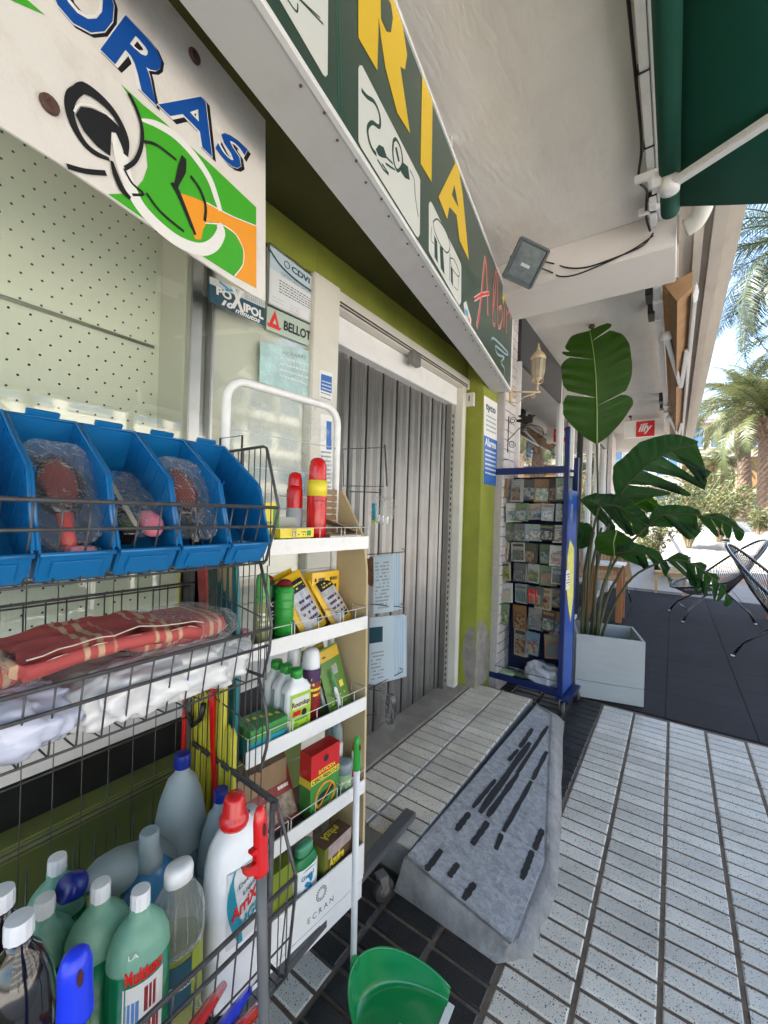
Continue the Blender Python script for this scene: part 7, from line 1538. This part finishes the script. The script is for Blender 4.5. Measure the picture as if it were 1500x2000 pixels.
for y0 in (3.95, 7.1):
    a, b_, c_ = Vector((-.09, y0, 2.86)), Vector((.02, y0+1.35, 2.80)), Vector((.05, y0+.35, 2.84))
    for p, q in ((a, b_), (b_, c_)): g = MB(); g.beam(p, q, .036, .03); build('arm', g, M_white, ab, .004)
    g = MB(); g.lathe([(.01, -.03), (.04, -.025), (.04, .025), (.01, .03)], 16, c=tuple(a)); build('shoulder_joint', g, M_white, ab)
for y in (3.42, 3.75, 6.6, 7.0):
    g = MB(); g.box(-.21, -.165, y, y+.16, 2.98, 3.098); build('wall_bracket', g, mat('black_bracket', (.012, .012, .013), .5), ab, .003); g = MB(); g.box(-.164, -.10, y+.02, y+.14, 2.915, 3.06); build('bracket_clamp', g, M_white, ab, .004)
# PVC drain elbows above the awning
dp = thing('drain_pipe', 'cream drain pipes with elbows on the building edge above the awning', 'pipe')
g = MB(); g.tube(smoothpts([(.09, 2.62, 3.9), (.09, 2.62, 3.30), (.09, 2.66, 3.08), (.06, 2.70, 2.99), (.01, 2.72, 2.97)], 4), .045, 14); build('pipe', g, M_cream, dp)
for z in (3.16, 3.24): g = MB(); g.lathe([(.05, 0), (.05, .035)], 14, c=(.09, 2.62, z)); build('collar', g, M_cream, dp)
# ceiling hooks
for i, (x, y) in enumerate(((1156, 634), (1231, 812))):
    p = onZ(x, y, 3.099); hk = thing('ceiling_hook', ('nearer' if i == 0 else 'farther')+' rusty hook under the arcade ceiling'+(' above the big leaf' if i == 0 else ' by the cafe sign'), 'hook', tuple(p)); g = MB(); g.lathe([(.02, -.03), (.028, -.02), (.02, -.001)], 10); g.tube([(0, 0, -.03), (.012, 0, -.05), (0.012, 0, -.08)], .008, 6); build('hook', g, mat('rust', (), .8) if False else MATS['rust'], hk)

# ================================================================== TERRACE FURNITURE
M_wood = mat('orange_wood', (.36, .14, .045), .5, var=.2, vscale=8, stretch=(6, 6, 1)); M_pine = mat('pine_wood', (.58, .38, .19), .5, var=.15, vscale=9, stretch=(5, 1, 5)); M_marw = mat('white_table_top', (.72, .73, .73), .25, var=.12, vscale=30)
def table(label, c, wd, dp_, h, mtop, mleg, rz=0, lw=.05, slab=False):
    t = thing('cafe_table', label, 'table', c, rz)
    g = MB(); g.rbox(-wd/2, wd/2, -dp_/2, dp_/2, h-.035, h, .004); build('table_top', g, mtop, t)
    g = MB(); g.box(-wd/2+.03, wd/2-.03, -dp_/2+.03, dp_/2-.03, h-.09, h-.036); build('apron', g, mleg, t, .003)
    for sx in (-1, 1):
        for sy in (-1, 1):
            x, y = sx*(wd/2-lw/2-.01), sy*(dp_/2-lw/2-.01); g = MB(); g.box(x-lw/2, x+lw/2, y-lw/2, y+lw/2, 0, h-.091 if not slab else h-.036); build('leg', g, mleg, t, .003)
    return t
a = onZ(1190, 1215, .01); table('high terrace table with marbled top and orange wood legs behind the planter', (-.78, 6.6, .006), .48, .48, .78, M_marw, M_wood, 0, .07, True)
a = onZ(1283, 1158, .01); b = onZ(1338, 1165, .01); tb = table('white topped pine table at the far side of the carpet', ((a.x+b.x)/2-.02, a.y+.28, .006), (b-a).length+.06, .55, .42, M_pine, M_pine, 0, .045)
bench = thing('white_bench_table', 'long white bench with a black cup at the far terrace edge', 'bench', (-.62, 10.0, 0)); g = MB(); g.box(-.9, .95, -.2, .25, .50, .58); g.box(-.8, .85, -.1, .15, 0, .498); build('bench_top', g, M_white, bench, .006)
cup = thing('black_cup', 'black cup standing on the right end of the long white bench', 'cup', (.22, 9.95, .581)); g = MB(); g.lathe([(.055, 0), (.062, .13), (.055, .13), (.05, .02)], 16); build('cup', g, M_black, cup)
M_weave = mat('wicker', (.45, .26, .12), .6, var=.2, vscale=60)
wk = thing('wicker_chair', 'tan wicker armchair with black legs behind the plant stalks', 'chair', (-.95, 8.35, .006), .3)
g = MB(); g.grid(lambda u, v: Vector((.36*(u-.5)*2*(1-.15*v), -.05-.42*abs(u-.5)**2+.22*v, .36+.46*v)), 14, 10); bk = build('backrest', g, M_weave, wk); g = MB(); g.rbox(-.3, .3, -.35, .12, .34, .40, .04); build('seat', g, M_weave, wk)
g = MB()
for k in range(12): g.tube([(-.34+.055*k, -.06-.4*abs(k/12-.5)**2, .37), (-.30+.05*k, .15-.4*abs(k/12-.5)**2, .82)], .004, 4)
build('back_rods', g, M_black, wk); tag(wk.children[-1], kind='stuff')
for sx in (-1, 1):
    for sy in (-1, 1): g = MB(); g.tube([(sx*.22, sy*.18-.1, .35), (sx*.30, sy*.24-.1, 0)], .010, 7); build('leg', g, M_black, wk)
def acapulco(label, loc, rz, mcord, mframe=M_black):
    t = thing('cord_chair', label, 'chair', loc, rz); t.scale = (1.28, 1.28, 1.30); N = 46; RR = []
    for k in range(N):
        a = 2*math.pi*k/N; x = .38*math.cos(a); s = math.sin(a)
        y = .42*s; z = .50+.40*max(-1, s)*(1.0 if s > 0 else .42)-.0*abs(x); z += .10*(abs(math.cos(a))**2)*(-.3)
        RR.append(Vector((x*(1.0+.05*s), y, z)))
    g = MB(); g.tube(RR, .012, 8, True); build('ring', g, mframe, t)
    hub = Vector((0, .02, .30)); R2 = [hub+Vector((.13*math.cos(2*math.pi*k/N), .12*math.sin(2*math.pi*k/N)-.02, .03*math.sin(2*math.pi*k/N))) for k in range(N)]
    g = MB(); g.tube(R2, .008, 6, True); build('lower_ring', g, mframe, t)
    g = MB()
    for k in range(N):
        for off in (0, .5):
            j = k+off; A_ = RR[k] if off == 0 else RR[k].lerp(RR[(k+1) % N], .5); B_ = R2[k] if off == 0 else R2[k].lerp(R2[(k+1) % N], .5); M2 = A_.lerp(B_, .5)+Vector((0, 0, -.035)); g.tube([A_, M2, B_], .0035, 4)
    tag(build('cords', g, mcord, t), kind='stuff')
    for sx, sy in ((-1, -1), (1, -1), (0, 1)):
        g = MB(); g.tube([(sx*.12, sy*.10, .30), (sx*.26, sy*.30+.0, .12), (sx*.30, sy*.36, .0)], .010, 7); build('leg', g, mframe, t)
        g = MB(); g.lathe([(.014, 0), (.014, .012)], 8, c=(sx*.30, sy*.36, -.003)); build('foot_cap', g, M_wprint, t)
    g = MB(); g.tube([(-.26, -.30, .12), (.26, -.30, .12)], .007, 6); g.tube([(-.12, -.10, .30), (.12, -.10, .30)], .007, 6); build('brace', g, mframe, t)
    return t
acapulco('farther black cord armchair facing left across the terrace', (.50, 7.55, .006), math.radians(-78), mat('cord_mixed', (.035, .022, .024), .6))
acapulco('nearer black cord armchair cut by the right edge of the picture', (.98, 5.55, .006), math.radians(75), M_black)
wt = table('orange wood table behind the cord chairs at the right edge', (1.42, 7.9, .006), .6, .6, .72, M_marw, M_wood, 0, .07)

# ================================================================== PALMS, SHRUBS, FAR BUILDING
M_trunk = mat('palm_trunk', (.115, .078, .056), .95, var=.45, vscale=14, bump=1, bscale=30, stretch=(1, 1, 2.2)); M_frond = None
def frondmat(name, c1, c2):
    m, n, b, out = newmat(name); L = n.links; geo = n.nodes.new('ShaderNodeNewGeometry'); no = n.nodes.new('ShaderNodeTexNoise'); no.inputs['Scale'].default_value = 1.7; no.inputs['Detail'].default_value = 3; L.new(geo.outputs[0], no.inputs[0]); r = n.nodes.new('ShaderNodeMapRange'); r.inputs[1].default_value = .35; r.inputs[2].default_value = .65; L.new(no.outputs[0], r.inputs[0])
    mx = n.nodes.new('ShaderNodeMix'); mx.data_type = 'RGBA'; L.new(r.outputs[0], mx.inputs[0]); mx.inputs[6].default_value = (*c1, 1); mx.inputs[7].default_value = (*c2, 1); L.new(mx.outputs[2], b.inputs['Base Color']); b.inputs['Roughness'].default_value = .45
    t = n.nodes.new('ShaderNodeBsdfTranslucent'); L.new(mx.outputs[2], t.inputs[0]); ms = n.nodes.new('ShaderNodeMixShader'); ms.inputs[0].default_value = .3; L.new(b.outputs[0], ms.inputs[1]); L.new(t.outputs[0], ms.inputs[2]); L.new(ms.outputs[0], out.inputs[0]); MATS[name] = m; return m
M_fr1 = frondmat('palm_frond', (.035, .052, .032), (.07, .09, .035)); M_fr2 = frondmat('palm_frond_yellow', (.055, .075, .028), (.11, .115, .04)); M_ol = frondmat('oleander_leaf', (.035, .06, .015), (.10, .12, .028)); M_boot = mat('palm_boot', (.16, .10, .06), .95, var=.4, vscale=20, bump=1)  # second frond colour is lighter and yellower
def frond_mesh(L_, seed, droop):
    r = random.Random(seed); g = MB(); n = 46; pts = []
    for i in range(n+1):
        s = i/n; el = .75-1.75*droop*s**1.1; 
        if i == 0: p = Vector((0, 0, 0))
        else: p = pts[-1]+Vector((math.cos(el), 0, math.sin(el)))*L_/n
        pts.append(p)
    g.tube(pts, [.022*(1-.85*i/n)+.003 for i in range(n+1)], 5)
    for i in range(5, n+1):
        s = i/n; T = (pts[min(n, i+1)]-pts[i-1]).normalized(); ll = L_*.17*math.sin(math.pi*min(1, .12+s*.86))**.7*r.uniform(.8, 1.1)
        for sd in (-1, 1):
            for h_ in (0, .5):
                p0 = pts[i]-T*h_*L_/n; d = (Vector((0, sd, 0))*.78+T*.62+Vector((0, 0, r.uniform(-.25, .35)))).normalized(); tip = p0+d*ll+Vector((0, 0, -ll*.35*r.uniform(.5, 1.2))); mid_ = p0+d*ll*.5; wv = T*.011
                g.add([p0-wv, p0+wv, mid_+wv*1.1, mid_-wv*1.1, tip], [(0, 1, 2, 3), (3, 2, 4)])
    return g.mesh('frond')
fr_meshes = {}
def palm(label, base, top, r0, r1, L_, nf, m, seed, lower=.0, rings=True):
    r = random.Random(seed); base, top = Vector(base), Vector(top); t = thing('palm_tree', label, 'palm tree', tuple(base), 0, None)
    g = MB(); n = int((top-base).length/.09); vs = []; K = 18; hh = (top-base)
    for i in range(n+1):
        f = i/n; rr = r0+(r1-r0)*f; rr *= 1+(.35*max(0, 1-f*9))+(.35*max(0, (f-.86)/.14))
        for k in range(K):
            a = 2*math.pi*k/K; scale_ = 1+.075*((i+k*1.0) % 2)+r.uniform(-.03, .03)
            vs.append(hh*f+Vector((math.cos(a)*rr*scale_, math.sin(a)*rr*scale_, 0)))
    g.add(vs, [(i*K+k, i*K+(k+1) % K, (i+1)*K+(k+1) % K, (i+1)*K+k) for i in range(n) for k in range(K)]); build('trunk', g, M_trunk, t)
    g = MB()
    for k in range(34):
        a = k*2.399; z = -.75+.75*k/34; rr = r1*1.3; d = Vector((math.cos(a), math.sin(a), .9)); p0 = hh+Vector((math.cos(a)*rr*.8, math.sin(a)*rr*.8, z)); g.add([p0+Vector((-math.sin(a)*.05, math.cos(a)*.05, 0)), p0-Vector((-math.sin(a)*.05, math.cos(a)*.05, 0)), p0+d*.24], [(0, 1, 2)]); g.add([p0+Vector((0, 0, .06)), p0+Vector((-math.sin(a)*.05, math.cos(a)*.05, 0)), p0+d*.24], [(0, 1, 2)])
    o = build('frond_boots', g, M_boot, t); tag(o, kind='stuff')
    for k in range(nf):
        key = (round(L_, 1), k % 5, m.name)
        if key not in fr_meshes: me = frond_mesh(L_, 31*(k % 5)+7, .55+.22*(k % 5)); me.materials.append(m); fr_meshes[key] = me
        o = inst('frond', fr_meshes[key], None, t); q = k/nf; lift = 1.05-1.75*q+lower; o.location = hh+Vector((0, 0, .05)); o.rotation_euler = (r.uniform(-.3, .3), -(lift-.45), k*2.399+r.uniform(-.2, .2)); s_ = r.uniform(.85, 1.08); o.scale = (s_, s_, s_)
    return t
def atd(x, y, d): v = ray(x, y); return CAM+v*d        # d = distance along the viewing axis
b1_ = atd(1455, 1016, 15.0); t1_ = atd(1452, 800, 15.0); palm('slimmer date palm trunk left of the thick one beside the square', b1_, (t1_.x, t1_.y, t1_.z), .23, .15, 2.5, 34, M_fr2, 3, .35)
b2_ = atd(1502, 1040, 12.5); t2_ = atd(1500, 815, 12.5); palm('thick date palm trunk at the right edge of the picture', b2_, (t2_.x, t2_.y, t2_.z), .28, .20, 2.5, 34, M_fr2, 8, .35)
b3_ = atd(1560, 1030, 10.5); t3_ = atd(1590, 470, 10.5); palm('taller date palm out of frame whose fronds hang into the top right sky', b3_, (t3_.x, t3_.y, t3_.z), .33, .26, 3.6, 54, M_fr1, 5, -.25)
b4_ = atd(1410, 1000, 24); t4_ = atd(1408, 905, 24); palm('small distant date palm in front of the cream building', b4_, (t4_.x, t4_.y, t4_.z), .30, .26, 2.3, 30, M_fr2, 12)
b5_ = atd(1620, 1050, 16); t5_ = atd(1640, 640, 16); palm('distant date palm beyond the right picture edge', b5_, (t5_.x, t5_.y, t5_.z), .33, .26, 3.4, 44, M_fr1, 15, -.1)
bed = thing('raised_bed', 'white walled raised palm bed on the square', 'planting bed'); g = MB(); p = b1_; q = b2_
g.box(p.x-.9, p.x+4, p.y-.9, p.y+3, p.z-.7, p.z-.06); g.box(q.x-.75, q.x+4, q.y-.75, p.y-.92, q.z-.9, q.z-.06); build('bed_wall', g, M_white, bed, .02)
# oleander shrubs
def shrub(label, base, hgt, spread, n, seed, lw=.012, ll=.10, name='oleander_shrub'):
    r = random.Random(seed); t = thing(name, label, 'shrub', tuple(base)); g = MB(); gl = MB()
    for k in range(n):
        a = r.uniform(0, 2*math.pi); sp_ = r.uniform(.1, 1)**.7*spread; hh = hgt*r.uniform(.55, 1.0)*(1-.25*(sp_/spread)**2)
        P = [Vector((0.05*math.cos(a), .05*math.sin(a), 0)), Vector((sp_*.35*math.cos(a), sp_*.35*math.sin(a), hh*.5)), Vector((sp_*math.cos(a), sp_*math.sin(a), hh))]; P = smoothpts(P, 6); g.tube(P, [.010*(1-.7*i/len(P)) for i in range(len(P))], 5)
        for i in range(5, len(P)):
            for q in range(6):
                c = P[i].lerp(P[i-1], r.random())+Vector((r.uniform(-1, 1), r.uniform(-1, 1), r.uniform(-1, 1)))*.05; d = Vector((r.uniform(-1, 1), r.uniform(-1, 1), r.uniform(-.3, 1))).normalized(); s = d.orthogonal().normalized(); s = Matrix.Rotation(r.uniform(0, 6.3), 3, d) @ s; l_ = ll*r.uniform(.7, 1.3)
                gl.add([c, c+d*l_*.5+s*lw, c+d*l_-Vector((0, 0, .02)), c+d*l_*.5-s*lw], [(0, 1, 2, 3)])
    build('stems', g, mat('shrub_stem', (.28, .22, .13), .8), t); o = build('foliage', gl, M_ol, t); tag(o, kind='stuff'); return t
s1 = atd(1268, 1062, 10.2); shrub('slender oleander with bare pale stems rising behind the white bench', (s1.x, s1.y, .02), 2.7, 1.25, 44, 4, .016, .13)
s2 = atd(1345, 1040, 13.5); shrub('airy oleander shrub left of the palms on the square', (s2.x, s2.y, plz(s2.y)), 2.9, 1.5, 64, 9, .020, .16)
s3 = atd(1405, 1010, 14.5); shrub('yellow green oleander shrub beside the slim palm trunk', (s3.x, s3.y, plz(s3.y)), 2.7, 1.2, 52, 14, .020, .16)
s4 = atd(1492, 1042, 11.6); shrub('small tuft of grass-like shoots at the foot of the thick palm', (s4.x-.1, s4.y, s4.z-.05), .9, .5, 16, 19, .010, .16)
# far buildings
M_fb = mat('far_cream_wall', (.30, .26, .17), .8, var=.05, vscale=.5); M_fw = mat('far_white_wall', (.36, .35, .33), .8, var=.04, vscale=.5); M_bgl = mat('far_window', (.05, .10, .17), .15, coat=.5); M_och = mat('ochre_loggia', (.20, .11, .04), .8); M_gryb = mat('far_grey', (.4, .4, .4), .8)
def far_building(label, cx, cy, wd, dp_, h, floors, m, z0, rz=0, bays=8, band=None, loggia=()):
    t = thing('apartment_building', label, 'building', (cx, cy, z0), rz); fh = h/floors
    g = MB(); g.box(-wd/2, wd/2, 0, dp_, 0, h); build('wall', g, m, t)
    g = MB(); 
    for f in range(1, floors+1): g.box(-wd/2-.2, wd/2+.2, -.5, -.002, f*fh-.30, f*fh-.02)
    build('floor_band', g, M_fw, t); tag(t.children[-1], kind='stuff')
    wm = MB(); bw = wd/bays; wm.box(-bw*.36, bw*.36, -.03, -.004, .8, fh-.75); wme = wm.mesh('window'); wme.materials.append(M_bgl)
    fm_ = MB(); fm_.box(-bw*.40, -bw*.36, -.08, -.002, .7, fh-.7); fm_.box(bw*.36, bw*.40, -.08, -.002, .7, fh-.7); fm_.box(-.03, .03, -.08, -.031, .7, fh-.7); fm_.box(-bw*.36, bw*.36, -.08, -.031, .7, .8); fme = fm_.mesh('window_frame'); fme.materials.append(M_fw)
    lm = MB(); lm.box(-bw*.45, bw*.45, -.03, -.004, .2, fh-.35); lme = lm.mesh('loggia'); lme.materials.append(M_och)
    for f in range(floors):
        for b_ in range(bays):
            x = -wd/2+bw*(b_+.5)
            if f in loggia: o = inst('loggia', lme, None, t); o.location = (x, 0, f*fh); continue
            o = inst('window', wme, None, t); o.location = (x, 0, f*fh); w_ = inst('window_frame', fme, None, o)
    g = MB(); g.box(-wd/2-.3, wd/2+.3, -.6, dp_, h, h+.35); build('roof', g, M_fw, t)
    return t
c1 = atd(1400, 900, 42); far_building('cream block with blue windows and ochre loggias closing the square', c1.x-2, c1.y, 26, 9, 10.8, 3, M_fb, 1.0, math.radians(6), 11, loggia=(1,))
c2 = atd(1250, 940, 36); far_building('white low building behind the oleanders on the left', c2.x-4, c2.y+6, 14, 8, 8.0, 2, M_fw, 1.0, math.radians(4), 6)
far_building('unseen pale block of flats added across the street facing the shops', 26, 4, 46, 9, 15, 5, mat('street_block_wall', (.58, .55, .48), .8, var=.05, vscale=.5), 0, math.radians(-90), 15)  # unseen street blocks, added pale for glass reflections and bounced light
far_building('unseen cream block of flats added across the street further along', 26, 50, 36, 9, 12, 4, MATS['street_block_wall'], 0, math.radians(-90), 12)
for i, (x, y) in enumerate(((9, 1.5), (10, 8.0))):
    palm('unseen date palm added on the street side opposite the shop'+(' nearer' if i == 0 else ' further along'), (x, y, 0), (x+.1, y, 5.2+i), .3, .24, 3.1, 40, M_fr2, 40+i)  # unseen palms added to be mirrored in the shop glass
for i in range(3): shrub('roadside oleander '+('nearest the camera', 'between the two street palms', 'furthest along')[i]+' on the street side', (7.5+i*.4, -1+3.6*i, 0), 2.2, 1.2, 24, 50+i)
